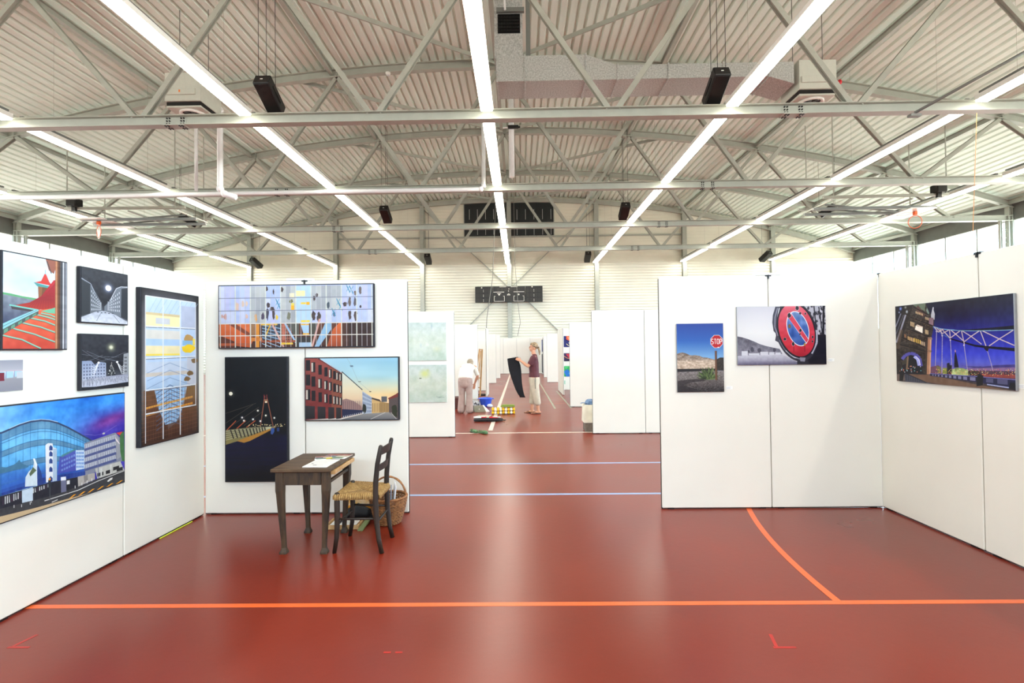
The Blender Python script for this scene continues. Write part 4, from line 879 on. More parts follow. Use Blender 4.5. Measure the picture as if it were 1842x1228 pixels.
def art_london():
    A = Art(560, 400)
    def C(x, y): u = (x - 85) / 1375; t = 205 - 147 * u; b = 1058 + 117 * u; return (u, (y - t) / (b - t))
    def P(pts, col, al=1.0): A.poly([C(*p) for p in pts], col, al)
    def L(pts, w, col, al=1.0): A.line([C(*p) for p in pts], w, col, al)
    A.grad([(0, (20, 22, 44)), (.2, (22, 26, 76)), (.45, (38, 42, 158)), (.62, (56, 66, 206)), (.72, (84, 92, 206)), (.80, (104, 92, 170)), (.84, (150, 100, 128)), (.9, (60, 40, 60)), (1, (40, 30, 44))])
    A.ell(*C(700, 260), .35, .22, (14, 12, 34), .7, 1); A.ell(*C(1000, 130), .5, .2, (26, 30, 40), .5, 1)
    P([(820, 880), (900, 892), (1100, 895), (1250, 880), (1460, 872), (1460, 905), (1000, 915)], (56, 46, 112), .8); P([(1020, 900), (1100, 880), (1020, 905)], (60, 56, 140)); P([(900, 915), (1460, 905), (1460, 960), (900, 960)], (150, 104, 128), .6); r = random.Random(6)
    # tower seen from below
    T = [(85, 200), (440, 160), (470, 240), (500, 300), (530, 250), (540, 340), (530, 430), (500, 560), (480, 700), (460, 990), (85, 980)]
    A.pgrad([C(*p) for p in T], [(0, (46, 40, 38)), (.4, (50, 40, 36)), (.9, (38, 30, 28))]); A.noise(40, 34, 22, [C(*p) for p in T]); A.noise(90, 70, 16, [C(*p) for p in T])
    P([(85, 205), (180, 195), (85, 560)], (18, 18, 34)); P([(85, 560), (180, 195), (290, 190), (110, 700), (85, 800)], (34, 28, 28)); L([(150, 285), (85, 440)], .012, (130, 130, 150)); L([(205, 300), (90, 620)], .02, (150, 150, 168)); L([(180, 300), (88, 520)], .008, (90, 90, 110))
    A.ell(*C(148, 230), .018, .04, (150, 170, 250), .9, .8); A.ell(*C(130, 272), .01, .02, (190, 200, 250), .9, .8); A.ell(*C(220, 265), .016, .035, (210, 220, 235), .9, .8); A.ell(*C(205, 215), .018, .03, (200, 206, 200), .8, .9)
    P([(290, 185), (440, 165), (430, 260), (330, 210)], (120, 140, 116), .8); P([(320, 230), (350, 190), (440, 300), (400, 330)], (90, 62, 58)); P([(500, 300), (522, 215), (545, 290), (540, 360), (500, 330)], (196, 196, 204)); P([(478, 335), (528, 335), (524, 425), (472, 410)], (140, 112, 124)); P([(455, 215), (480, 280), (470, 300), (445, 250)], (140, 170, 160), .8); L([(528, 212), (528, 240)], .01, (200, 200, 210))
    def blk(x, y, w, h, n, col, sl=.35):
        for k in range(n): xx = x + k * w * 1.5; yy = y + k * w * 1.5 * sl; P([(xx, yy), (xx + w, yy + w * sl), (xx + w, yy + h + w * sl), (xx, yy + h)], col, .95)
    blk(322, 258, 12, 26, 5, (222, 190, 144)); blk(432, 322, 10, 32, 3, (220, 190, 150)); blk(258, 375, 11, 52, 3, (226, 196, 150)); P([(318, 424), (400, 445), (396, 512), (308, 470)], (255, 246, 232)); P([(322, 420), (340, 412), (404, 438), (400, 450)], (230, 210, 190)); blk(428, 468, 9, 50, 3, (226, 196, 150)); blk(222, 545, 13, 44, 4, (220, 180, 120)); blk(296, 565, 14, 46, 4, (216, 176, 70)); blk(372, 600, 12, 44, 3, (206, 180, 150)); blk(185, 520, 8, 40, 2, (180, 130, 90))
    for (x0, y0, x1, y1) in ((260, 330, 520, 430), (215, 460, 500, 570), (150, 560, 500, 720), (120, 640, 490, 740), (300, 215, 470, 300)): L([(x0, y0), (x1, y1)], .014, (22, 17, 19)); L([(x0, y0 + 12), (x1, y1 + 12)], .004, (120, 92, 74), .7)
    for k in range(90): x = 200 + 290 * r.random(); y = 230 + 420 * r.random(); P([(x, y), (x + 5, y + 2), (x + 5, y + 14), (x, y + 12)], (150, 116, 84), .55)
    L([(150, 470), (100, 690)], .04, (110, 86, 66), .6); L([(480, 560), (455, 985)], .045, (176, 128, 98)); L([(490, 560), (470, 980)], .012, (226, 180, 150), .8); L([(440, 600), (425, 980)], .02, (60, 46, 42)); P([(455, 700), (495, 712), (490, 735), (450, 725)], (150, 116, 94)); P([(460, 555), (510, 570), (505, 590), (455, 575)], (150, 120, 100))
    # arch
    P([(150, 985), (150, 820), (185, 770), (240, 742), (310, 748), (360, 790), (382, 870), (385, 985)], (14, 13, 26)); L([(152, 810), (190, 765), (250, 742), (310, 755), (355, 800), (372, 890)], .04, (84, 80, 170)); L([(290, 780), (330, 810), (345, 885)], .03, (170, 174, 240)); L([(310, 775), (350, 815), (362, 880)], .01, (226, 226, 250)); P([(210, 780), (230, 775), (215, 930), (192, 930)], (130, 104, 80)); P([(150, 830), (210, 790), (205, 860), (150, 880)], (84, 76, 60), .7); P([(85, 860), (140, 870), (140, 985), (85, 985)], (40, 34, 32))
    for k in range(24): A.ell(*C(100 + 280 * r.random(), 890 + 70 * r.random()), .004, .006, [(120, 210, 210), (220, 220, 240), (240, 150, 120)][r.randrange(3)])
    # hangers
    for (a, b) in (((560, 490), (530, 970)), ((625, 540), (608, 975)), ((718, 590), (728, 990)), ((875, 650), (915, 1010)), ((1145, 715), (1225, 1030))): L([a, b], .009, (140, 132, 170)); L([(a[0] + 3, a[1]), (b[0] + 3, b[1])], .003, (206, 196, 214)); A.ell(*C(*a), .007, .010, (220, 206, 220))
    # chords
    L([(520, 435), (600, 460), (700, 473), (850, 484), (1050, 486), (1250, 482), (1455, 475)], .010, (130, 180, 214)); P([(760, 478), (1000, 466), (1200, 450), (1460, 425), (1460, 472), (1250, 478), (1000, 482)], (12, 14, 34)); L([(520, 440), (570, 490), (630, 530), (720, 575), (800, 600)], .012, (60, 90, 170)); P([(720, 570), (850, 605), (1000, 645), (1180, 665), (1460, 685), (1460, 722), (1180, 690), (1000, 668), (850, 622), (720, 584)], (10, 10, 32))
    W = (206, 186, 186)
    for pts in (((535, 440), (580, 500), (640, 465)), ((560, 450), (630, 515), (705, 475)), ((620, 465), (715, 570), (830, 488)), ((730, 480), (880, 610), (960, 550), (1055, 488)), ((860, 488), (960, 550), (1080, 640)), ((1165, 660), (1285, 580), (1450, 480)), ((1095, 488), (1285, 580), (1460, 655)), ((600, 462), (625, 530)), ((712, 475), (718, 575)), ((850, 488), (880, 640)), ((1070, 490), (1130, 660))): L(pts, .011, W)
    P([(1090, 670), (1165, 675), (1150, 725), (1130, 715)], (30, 22, 40))
    # skyline
    P([(755, 905), (760, 790), (772, 705), (790, 790), (808, 905)], (24, 20, 38)); A.ell(*C(772, 718), .007, .025, (220, 160, 150), .9, .6); P([(670, 860), (700, 850), (705, 880), (728, 880), (728, 985), (670, 985)], (24, 26, 40)); P([(620, 910), (670, 910), (670, 980), (620, 980)], (130, 140, 60)); P([(480, 900), (570, 880), (600, 900), (600, 980), (480, 975)], (110, 70, 96)); P([(545, 885), (600, 900), (600, 975), (565, 975)], (120, 112, 70))
    g = [C(*p) for p in ((722, 990), (725, 930), (790, 908), (860, 915), (912, 935), (915, 1000))]; A.pgrad(g, [(.78, (130, 150, 90)), (.86, (186, 200, 130))]); A.noise(60, 40, 30, g); P([(915, 940), (1050, 945), (1050, 1005), (915, 1005)], (56, 46, 36)); P([(1050, 975), (1460, 985), (1460, 1030), (1050, 1015)], (150, 62, 50), .8); P([(1050, 940), (1460, 950), (1460, 990), (1050, 985)], (64, 44, 56), .8)
    for k in range(170): x = 480 + 980 * r.random(); y = 925 + 75 * r.random(); A.ell(*C(x, y), .0028, .004, [(240, 206, 130), (250, 150, 90), (226, 240, 170), (250, 110, 80)][r.randrange(4)])
    # deck and parapet
    P([(85, 975), (460, 985), (700, 1010), (1460, 1090), (1460, 1180), (85, 1060)], (64, 52, 54)); P([(200, 980), (470, 990), (1000, 1100), (1460, 1180), (700, 1120), (420, 1070)], (112, 84, 66)); A.noise(40, 20, 8); P([(85, 985), (170, 970), (180, 1050), (85, 1060)], (150, 130, 116), .6); P([(180, 970), (420, 1070), (500, 1095), (180, 1065)], (66, 68, 84)); L([(180, 970), (430, 1080)], .012, (30, 30, 44))
    for k in range(10): L([(195 + k * 26, 985 + k * 10), (195 + k * 26, 1055 + k * 3)], .006, (36, 36, 50))
    P([(470, 975), (1000, 1005), (1460, 1045), (1460, 1150), (1000, 1075), (470, 1000)], (30, 30, 66)); L([(470, 975), (1000, 1008), (1460, 1048)], .008, (110, 110, 180))
    for (x, w) in ((500, 12), (528, 14), (562, 18), (602, 20), (646, 24), (692, 28), (742, 34), (796, 38), (856, 46), (935, 62), (1120, 84), (1250, 120)):
        y = 983 + (x - 500) * .072; h = 18 + (x - 500) * .05; P([(x, y), (x + w, y + w * .08), (x + w, y + h + w * .1), (x, y + h)], (140, 140, 176) if x < 1100 else (90, 90, 130), .85)
    L([(1130, 1100), (1460, 1150)], .012, (170, 180, 226)); P([(120, 950), (150, 935), (175, 960), (155, 1058), (115, 1058)], (10, 10, 18)); P([(1010, 1020), (1050, 980), (1090, 1000), (1080, 1110), (1010, 1120)], (14, 12, 22)); P([(1395, 1080), (1460, 1080), (1460, 1170), (1380, 1150)], (16, 14, 26))
    return A
def art_pale(v):
    A = Art(280, 280); A.grad([(0, (212, 226, 220)), (.5, (220, 230, 212)), (1, (206, 222, 208))])
    A.noise(5, 5, (10, 7, 10), seed=v); A.noise(12, 12, (9, 7, 9), seed=v + 3); A.noise(30, 30, 4, seed=v)
    r = random.Random(v + 20)
    for k in range(60): x, y = r.random(), r.random(); a = r.random() * 3; A.line([(x, y), (x + .1 * math.cos(a), y + .1 * math.sin(a))], .004 + .006 * r.random(), [(200, 218, 220), (232, 236, 200), (190, 212, 210), (236, 240, 236)][r.randrange(4)], .35)
    if v == 0:
        A.ell(.62, .1, .04, .12, (150, 180, 196), .6, 1); A.ell(.33, .6, .03, .1, (180, 206, 220), .6, 1); A.ell(.75, .7, .2, .12, (234, 232, 190), .6, 1)
    else:
        A.ell(.42, .24, .20, .17, (226, 232, 140), .8, .8); A.ell(.5, .15, .06, .06, (206, 210, 130), .6, 1); A.line([(.27, .36), (.33, .36)], .02, (90, 100, 60))
        for k in range(20): A.line([(.7 + r.random() * .25, .83 + r.random() * .06), (.7 + r.random() * .25, .83 + r.random() * .06)], .003, (120, 140, 130), .5)
    return A
def art_abs(v):
    A = Art(160, 160, (34, 40, 110))
    if v == 0: A.poly([(.3, 0), (1, 0), (1, .7), (.75, .55), (.3, .3)], (232, 84, 46)); A.poly([(.35, .05), (.6, .1), (.8, .5), (.5, .35)], (246, 150, 100)); A.line([(.3, .7), (.5, .9)], .06, (230, 220, 150)); A.line([(.5, .6), (.75, .95)], .06, (236, 226, 170)); A.line([(.2, .3), (.8, .75)], .04, (20, 20, 50))
    if v == 1: A.rect(0, 0, 1, 1, (60, 36, 84)); A.poly([(.3, .1), (1, 0), (1, .7), (.55, .6)], (196, 50, 66)); A.line([(.1, .3), (.4, .6), (.9, .8)], .07, (216, 150, 90)); A.rect(0, .8, 1, 1, (40, 30, 60))
    if v == 2: A.rect(0, 0, 1, 1, (56, 176, 96)); A.poly([(0, .5), (.3, .3), (.6, .6), (.9, .5), (1, 1), (.2, 1)], (40, 120, 206)); A.ell(.6, .7, .18, .14, (90, 190, 230)); A.poly([(.0, .0), (.5, 0), (.2, .3)], (90, 206, 120))
    if v == 3: A.rect(0, 0, 1, 1, (168, 222, 190)); A.line([(.1, .3), (.6, .3)], .06, (70, 140, 120)); A.line([(.1, .6), (.9, .6)], .05, (90, 160, 140))
    if v == 4: A.rect(0, 0, 1, 1, (30, 50, 140)); A.poly([(.2, .2), (.8, .1), (.7, .8)], (60, 110, 200))
    if v == 5: A.rect(0, 0, 1, 1, (20, 22, 30)); A.poly([(.3, .1), (.7, .2), (.6, .9)], (60, 60, 90))
    A.noise(20, 20, 10, seed=v); return A
# ---------------------------------------------------------------- white exhibition partitions
PH = 2.3; PT = .05
def panel_mesh(w):
    mb = MB(); g = .004
    mb.box(g, 0, .012, w - g, PT, PH, .006); return mb.mesh('board', M_PANEL)
PMESH = {}
def partition(x, y, w, rz, label, clamp=True, foot=True):
    """front face passes through (x, y); runs w along local +x, thickness towards local +y"""
    t = thing('partition_panel', label, 'partition panel', (x, y, 0), rz, group='white exhibition partition panels')
    key = round(w, 3)
    if key not in PMESH:
        f = MB(); f.box(.06, .004, 0, .12, PT - .004, .016); f.box(w - .12, .004, 0, w - .06, PT - .004, .016); f.box(.0, .012, .004, w, PT - .012, .014)
        e = MB(); e.box(-.001, .02, .02, .006, PT - .02, PH - .02); e.box(w - .006, .02, .02, w + .001, PT - .02, PH - .02)
        PMESH[key] = (panel_mesh(w), f.mesh('foot_rail', M_BLACKM), e.mesh('edge_strip', M_BLACKM))
    a, b, c = PMESH[key]
    inst('board', a, t); inst('foot_rail', b, t); inst('edge_strip', c, t)
    return t
def clamp(x, y, rz, label):
    t = thing('panel_clamp', label, 'clamp', (x, y, PH), rz)
    MB().box(-.03, -.004, -.012, .03, PT + .004, .008, .002).build('clamp_plate', M_BLACKM, t)
    MB().box(-.006, -.012, -.035, .006, -.0005, .004).build('clamp_hook', M_BLACKM, t)
    return t
YL, YR = 4.83, 4.90
XLW, XRW = -3.12, 3.55
partition(-3.12, YL, 1.0, 0, 'white partition panel of the left back wall, behind the night bridge painting')
partition(-2.12, YL, 1.02, 0, 'white partition panel of the left back wall, behind the writing table and chair')
partition(1.39, YR, 1.08, 0, 'white partition panel behind the stop sign photograph')
partition(2.47, YR, 1.08, 0, 'white partition panel in the right back corner, blank on its right half')
LN = ['nearest the back corner, behind the tall window grid painting', 'second from the back corner, behind the two moonlit paintings', 'third from the back corner, behind the red roof painting', 'fourth from the back corner, cut by the left picture edge']
for i in range(4): partition(XLW, YL - .99 * (i + 1) - .005, .99, math.pi / 2, 'white left side partition panel ' + LN[i])
RNN = ['nearest the back corner', 'second from the back corner, carrying the night suspension bridge photograph', 'third from the back corner, cut by the right picture edge']
for i in range(3): partition(XRW, YR + .02 - 1.07 * i, 1.07, -math.pi / 2, 'white right side partition panel ' + RNN[i])
clamp(-2.12, YL, 0, 'small black clamp on top of the left back wall above the wide grid painting')
clamp(2.47, YR, 0, 'small black clamp on top of the right back wall at the open joint')
clamp(XRW + .01, YR - .0, -math.pi / 4, 'small black clamp in the top right back corner of the booth')
clamp(XLW, YL - 1.98, math.pi / 2, 'small black clamp on top of the left side wall above the moonlit paintings')
clamp(XRW, YR - 1.05, -math.pi / 2, 'small black clamp on top of the right side wall')
for (x, y, lab) in ((-2.17, YL, 'thin white plastic strip lying on top of the left back wall'), (2.47, YR, 'thin white plastic strip lying on top of the right back wall')):
    tag(MB().box(x - .13, y - .006, PH, x + .13, y + .05, PH + .022, .003).build('cover_strip', M_WHITE), lab, 'strip')
# farther bays, left of the aisle
W2 = 1.0
for (yy, xr, nm, n) in ((8.97, -1.19, 'carrying the two pale green paintings, left of the aisle', 2), (14.0, -1.19, 'behind the bending woman', 2), (18.85, -1.2, 'behind the wooden easels', 2), (23.0, -1.1, 'left of the aisle, the fifth bay away', 2), (26.8, -1.05, 'left of the aisle, the farthest before the end partitions', 1)):
    for i in range(n): partition(xr - W2 * (i + 1), yy, W2, 0, 'white cross partition panel ' + nm + (', second one out from the aisle' if i else ''))
partition(-1.09, 16.4, 1.0, math.pi / 2, 'white partition panel set lengthways on the left of the aisle beside the easels')
for (yy, xl, w, nm) in ((9.2, 1.35, .98, 'nearest on the right of the aisle, in front of the cloth covered box'), (9.2, 2.33, 1.0, 'narrowly seen beside the right booth wall edge'), (13.4, 1.36, 1.0, 'third bay on the right of the aisle'), (18.85, 1.47, 1.0, 'holding the three small bright paintings'), (23.2, 1.29, 1.0, 'right of the aisle, the fifth bay away'), (27.2, 1.33, 1.0, 'right of the aisle, last before the end partitions')):
    partition(xl, yy, w, 0, 'white cross partition panel ' + nm)
partition(1.46, 18.8, 1.0, -math.pi / 2, 'white partition panel set lengthways right of the aisle, far one of two')
partition(1.46, 17.79, 1.0, -math.pi / 2, 'white partition panel set lengthways right of the aisle, near one of two')
partition(1.43, 31.5, 1.1, -math.pi / 2, 'white lengthways partition panel at the far right end of the aisle with a blue picture')
for i, lab in enumerate(('leftmost', 'second from left', 'third from left', 'rightmost')): partition(-1.9 + i * .86, 31.6, .86, 0, 'white panel closing the far end of the aisle, %s' % lab)

# ---------------------------------------------------------------- pictures on the walls
def fitx(Y, c):     # on a wall of constant Y : corners tl tr br bl in the photograph
    p = [at_y(a, b, Y) for a, b in c]
    return (p[0].x + p[3].x) / 2, (p[1].x + p[2].x) / 2, (p[3].z + p[2].z) / 2, (p[0].z + p[1].z) / 2
def fity(X, c):
    p = [at_x(a, b, X) for a, b in c]
    return (p[0].y + p[3].y) / 2, (p[1].y + p[2].y) / 2, (p[3].z + p[2].z) / 2, (p[0].z + p[1].z) / 2
def picture(name, label, cat, x, y, rz, w, h, z0, depth, art, aname, side_mat, rough, gain=.86, gap=.002, border=0.0, persp=None, uext=0.0):
    """local +x to the right, -y towards the viewer"""
    t = thing(name, label, cat, (x, y, z0), rz)
    MB().box(0, -depth - gap, 0, w, -gap, h, .003).build('canvas_frame', side_mat, t)
    bd = .002 + border
    me = bpy.data.meshes.new('picture_face'); yy = -depth - gap - .0012
    nc = 24 if persp else 1; vs = []; co = []; fs = []
    for i in range(nc + 1):
        f = i / nc; x_ = bd + (w - 2 * bd) * f; u = f
        if persp: ya_, yb_ = persp; u = (1 / (ya_ + (yb_ - ya_) * f) - 1 / ya_) / (1 / yb_ - 1 / ya_)
        u = (u * (1 + uext) - uext)
        vs += [(x_, yy, bd), (x_, yy, h - bd), (x_, yy + .001, bd), (x_, yy + .001, h - bd)]; co += [(u, 0), (u, 1), (u, 0), (u, 1)]
        if i: a = 4 * i - 4; fs += [(a, a + 4, a + 5, a + 1), (a + 6, a + 2, a + 3, a + 7), (a, a + 2, a + 6, a + 4), (a + 1, a + 5, a + 7, a + 3)]
    fs += [(0, 1, 3, 2), (nc * 4, nc * 4 + 2, nc * 4 + 3, nc * 4 + 1)]
    me.from_pydata(vs, [], fs); uv = me.uv_layers.new(name='UVMap')
    for lp in me.loops: uv.data[lp.index].uv = co[lp.vertex_index]
    me.materials.append(pic_mat(aname, art, rough, gain)); inst('picture_face', me, t)
    return t
# left back wall
DC = .04
for (c, art, an, lab) in (([(392, 514), (672, 508), (674, 623), (393, 628)], art_wide(), 'wide_grid', 'wide painting of broken factory windows in a pale grid, high on the left back wall'),
                          ([(402, 642), (516, 641), (519, 866), (407, 867)], art_bridge(), 'night_bridge', 'tall dark painting of a lit cable bridge at night, left of the writing table'),
                          ([(547, 643), (717, 641), (719, 755), (549, 757)], art_street(), 'red_street', 'painting of a red brick building on a street at sunset, above the writing table')):
    x0, x1, z0, z1 = fitx(YL - DC, c)
    picture('painting', lab, 'painting', x0, YL, 0, x1 - x0, z1 - z0, z0, DC, art, an, M_CANVAS, .5, .8, border=.008)
for (c, art, an, lab) in (([(1217, 582), (1301, 581), (1303, 704), (1218, 706)], art_stop(), 'stop_photo', 'small upright photograph of a red stop sign in the desert'),
                          ([(1325, 551), (1485, 550), (1487, 655), (1327, 657)], art_nopark(), 'round_sign_photo', 'photograph of a battered red and blue round no parking sign in a frosty field')):
    x0, x1, z0, z1 = fitx(YR - .02, c)
    picture('photo_print', lab, 'photograph', x0, YR, 0, x1 - x0, z1 - z0, z0, .018, art, an, M_ALU, .3, .84)
def left_pic(c, art, an, lab, d=.03, m=M_CANVAS, name='painting', cat='painting', rough=.5, gain=.8, border=.006, ext=0.0):
    y0, y1, z0, z1 = fity(XLW + d, c)
    ya_ = y0
    if ext: y0 = 1 / (1 / y0 - ext * (1 / y1 - 1 / y0))
    picture(name, lab, cat, XLW, y0, math.pi / 2, y1 - y0, z1 - z0, z0, d, art, an, m, rough, gain, border=border, persp=(y0, y1), uext=ext)
left_pic([(2, 448), (121, 472), (121, 629), (2, 630)], art_roof(), 'red_roofs', 'painting of red tiled roofs with green gutters and a small turret')
left_pic([(144, 478), (230, 494), (230, 585), (144, 580)], art_moon(0), 'moon_street', 'square black and white painting of a street under a full moon')
left_pic([(144, 600), (231, 602), (232, 695), (146, 702)], art_moon(1), 'moon_market', 'square black and white painting of a snowy square with a christmas tree')
left_pic([(-40, 648), (41, 646), (41, 702), (-40, 708)], art_grey(), 'grey_arcade', 'small grey photograph of a row of pale blue doors, cut by the left picture edge', d=.008, m=M_WHITE, name='photo_print', cat='photograph', border=0)
left_pic([(0, 729), (224, 706), (225, 867), (0, 943)], art_dome(), 'glass_dome', 'large painting of a curved blue glass building under a purple sky', ext=.12)
left_pic([(251, 516), (356, 532), (359, 778), (254, 805)], art_tall(), 'tall_window_grid', 'tall painting of a window grid in white, yellow and brown, near the left corner', d=.04)
c = [(1826, 529), (1612, 549), (1613, 686), (1827, 702)]
y0, y1, z0, z1 = fity(XRW - .02, c)
picture('photo_print', 'large glossy photograph of a suspension bridge tower at blue dusk on the right wall', 'photograph', XRW, y1, -math.pi / 2, y1 - y0, z1 - z0, z0, .022, art_london(), 'bridge_dusk', M_ALU, .3, .84, persp=(y1, y0))
for (c, v, lab) in (([(734, 580), (803, 579), (803, 648), (735, 649)], 0, 'square pale green abstract painting, upper of two left of the aisle'), ([(736, 656), (804, 655), (804, 723), (736, 724)], 1, 'square pale green abstract painting with a yellow patch')):
    x0, x1, z0, z1 = fitx(8.95, c); picture('painting', lab, 'painting', x0, 8.97, 0, x1 - x0, z1 - z0, z0, .025, art_pale(v), 'pale_abstract_%d' % v, M_WHITE, .55, .72)
for (c, v, lab) in (([(1012, 604), (1034, 604), (1034, 624), (1012, 624)], 0, 'small red and blue abstract painting, top of three beyond the aisle partitions'), ([(1011, 635), (1033, 635), (1033, 649.5), (1011, 649.5)], 1, 'small dark red and purple abstract painting, middle of three'),
                    ([(1014, 658), (1036, 658), (1036, 677), (1014, 677)], 2, 'small green and blue abstract painting, lowest of three'), ([(1007.5, 684), (1017, 684), (1017, 691), (1007.5, 691)], 3, 'small pale green leaflet pinned below the green and blue painting')):
    x0, x1, z0, z1 = fitx(18.83, c); d = .02 if v < 3 else .003
    picture('painting' if v < 3 else 'leaflet', lab, 'painting' if v < 3 else 'leaflet', x0, 18.85, 0, x1 - x0, z1 - z0, z0, d, art_abs(v), 'abstract_%d' % v, M_CANVAS if v < 3 else M_WHITE, .5, .8)
picture('painting', 'narrowly seen blue painting on the far right lengthways partition, upper one', 'painting', 1.43, 31.1, -math.pi / 2, .9, .75, 1.4, .02, art_abs(4), 'far_blue', M_CANVAS, .5)
picture('painting', 'narrowly seen black painting on the far right lengthways partition, lower one', 'painting', 1.43, 31.3, -math.pi / 2, 1.0, 1.15, .1, .02, art_abs(5), 'far_black', M_CANVAS, .5)
# tiny caption cards beside the pictures
M_INK = mat('grey_print_ink', (176, 174, 186), .7)
def card(x, y, z, rz, label):
    t = thing('caption_card', label, 'label', (x, y, z), rz)
    MB().box(0, -.0035, 0, .062, -.0005, .03, .0005).build('paper', M_WHITE, t)
    mb = MB()
    for zz, w in ((.021, .042), (.014, .03), (.007, .036)): mb.box(.006, -.0042, zz, .006 + w, -.0036, zz + .002)
    mb.build('print_lines', M_INK, t)
p = at_y(712, 636, YL); card(p.x, YL, p.z, 0, 'small white caption card right of the wide grid painting')
p = at_y(1306, 700, YR); card(p.x, YR, p.z, 0, 'small white caption card beside the stop sign photograph')
p = at_y(1489, 650, YR); card(p.x, YR, p.z, 0, 'small white caption card beside the round road sign photograph')
p = at_y(1188, 593, YR); card(p.x, YR, p.z, 0, 'small white caption card at the left edge of the right back wall')
p = at_x(1832, 698, XRW); card(XRW, p.y, p.z, -math.pi / 2, 'small white caption card beside the suspension bridge photograph')
p = at_y(1064, 612, 9.2); card(p.x + .02, 9.2, p.z, 0, 'small white caption card on the nearest aisle partition at right')
# yellow tape under the left wall
tag(MB().box(XLW + .002, YL - .62, .0, XLW + .012, YL - .2, .008, .002).build('yellow_tape', mat('lime_tape', (206, 222, 60), .5)), 'lime yellow strip poking out under the left side wall', 'strip')

# ---------------------------------------------------------------- writing table
tb = thing('writing_table', 'small worn brown wooden table with tapered legs in front of the left back wall', 'table', (-1.725, 4.125, 0))
TX, TY, TZ = .235, .295, .68
m = MB(); m.box(-TX, -TY, TZ - .026, TX, TY, TZ, .004); m.build('table_top', M_WOODTT, tb)
def tleg(sx, sy):
    mb = MB(); lx, ly = sx * (TX - .052), sy * (TY - .06)
    # square tapering cabriole-ish leg drawn as stacked rings
    prof = [(TZ - .027, .030, 0), (.50, .030, 0), (.47, .0275, .002), (.36, .024, .006), (.2, .019, .014), (.09, .0165, .021), (.045, .0165, .0225), (.026, .022, .022), (.014, .028, .021), (0, .029, .021)]
    vs = []; fs = []
    for i, (z, r, inn) in enumerate(prof):
        cx, cy = lx - sx * inn, ly - sy * inn * .6; cch = r * .22
        ring = [(-r + cch, -r), (r - cch, -r), (r, -r + cch), (r, r - cch), (r - cch, r), (-r + cch, r), (-r, r - cch), (-r, -r + cch)]
        vs += [(cx + a, cy + b, z) for a, b in ring]
        if i: fs += [((i - 1) * 8 + k, i * 8 + k, i * 8 + (k + 1) % 8, (i - 1) * 8 + (k + 1) % 8) for k in range(8)]
    fs += [tuple(range(8)), tuple((len(prof) - 1) * 8 + k for k in range(8))[::-1]]
    mb.add(vs, fs); return mb.build('leg', M_WOODT, tb)
for sx in (-1, 1):
    for sy in (-1, 1): tleg(sx, sy)
za, zb = TZ - .135, TZ - .0265
MB().box(-TX + .085, -TY + .036, za, TX - .085, -TY + .056, zb, .002).build('apron', M_WOODT, tb)
MB().box(-TX + .085, TY - .056, za, TX - .085, TY - .036, zb, .002).build('apron', M_WOODT, tb)
MB().box(-TX + .026, -TY + .092, za, -TX + .046, TY - .092, zb, .002).build('apron', M_WOODT, tb)
MB().box(TX - .056, -TY + .092, za, TX - .030, TY - .092, za + .024, .002).build('drawer_rail', M_WOODT, tb)
MB().box(-TX + .06, -TY + .1, TZ - .06, TX - .06, TY - .1, TZ - .05).build('drawer_runner', M_WOODT, tb)
dr = MB(); dr.box(TX - .075, -TY + .075, TZ - .062, TX + .012, TY - .05, TZ - .03, .003); tag(dr.build('drawer', M_PINE, tb), 'pale unvarnished drawer edge slightly pulled out')
# papers on the table
def art_sheet(v):
    A = Art(160, 220, (240, 240, 238)); r = random.Random(v)
    if v == 0:
        for i in range(9): A.line([(.1, .12 + i * .085), (.1 + .5 + .3 * r.random(), .12 + i * .085)], .01, (150, 152, 156))
        A.rect(.3, .75, .45, .8, (60, 62, 70)); A.rect(.12, .55, .2, .6, (70, 74, 80))
    else:
        A.rect(0, 0, 1, .35, (150, 70, 60)); A.rect(0, .35, .5, .8, (80, 100, 120)); A.rect(.5, .3, 1, .7, (196, 190, 170)); A.rect(.1, .7, .9, 1, (90, 120, 90)); A.noise(10, 12, 40, seed=v)
    return A
def sheet(name, label, cx, cy, w, h, rz, z, art, an, th=.002):
    o = picture(name, label, 'paper', 0, 0, 0, w, h, 0, th, art, an, M_WHITE, .35, .9, gap=0)
    o.location = (cx, cy, z + .0); o.rotation_euler = (-math.pi / 2, 0, 0)
    o.matrix_world = Matrix.Translation((cx, cy, z)) @ Matrix.Rotation(rz, 4, 'Z') @ Matrix.Rotation(-math.pi / 2, 4, 'X') @ Matrix.Translation((-w / 2, 0, -h / 2))
    return o
sheet('paper_sheet', 'white printed sheet lying at the near right of the table top', -1.63, 4.02, .2, .27, -.04, TZ + .001, art_sheet(0), 'printed_sheet')
sheet('brochure', 'colourful brochure lying at the back right of the table top', -1.60, 4.27, .22, .16, -.1, TZ + .0008, art_sheet(1), 'brochure_a', .003)
sheet('brochure', 'small folded flyer overlapping the brochure on the table', -1.69, 4.20, .13, .12, .3, TZ + .0055, art_sheet(2), 'brochure_b')
tag(MB().tube([(-1.645, 4.15, TZ + .011), (-1.6, 4.17, TZ + .011)], .006, 8).build('marker_pen', mat('yellow_marker', (190, 170, 60), .4)), 'short yellowish pen lying on the table papers', 'pen')

# ---------------------------------------------------------------- rush-seated chair, facing the table
ch = thing('rush_chair', 'dark ladder-back wooden chair with a straw rush seat beside the table', 'chair', (-1.30, 4.07, 0), 0)
SZ = .455
def post(pts, r, n=10, name='leg'):
    return MB().tube(pts, r, n).build(name, M_WOODC, ch)
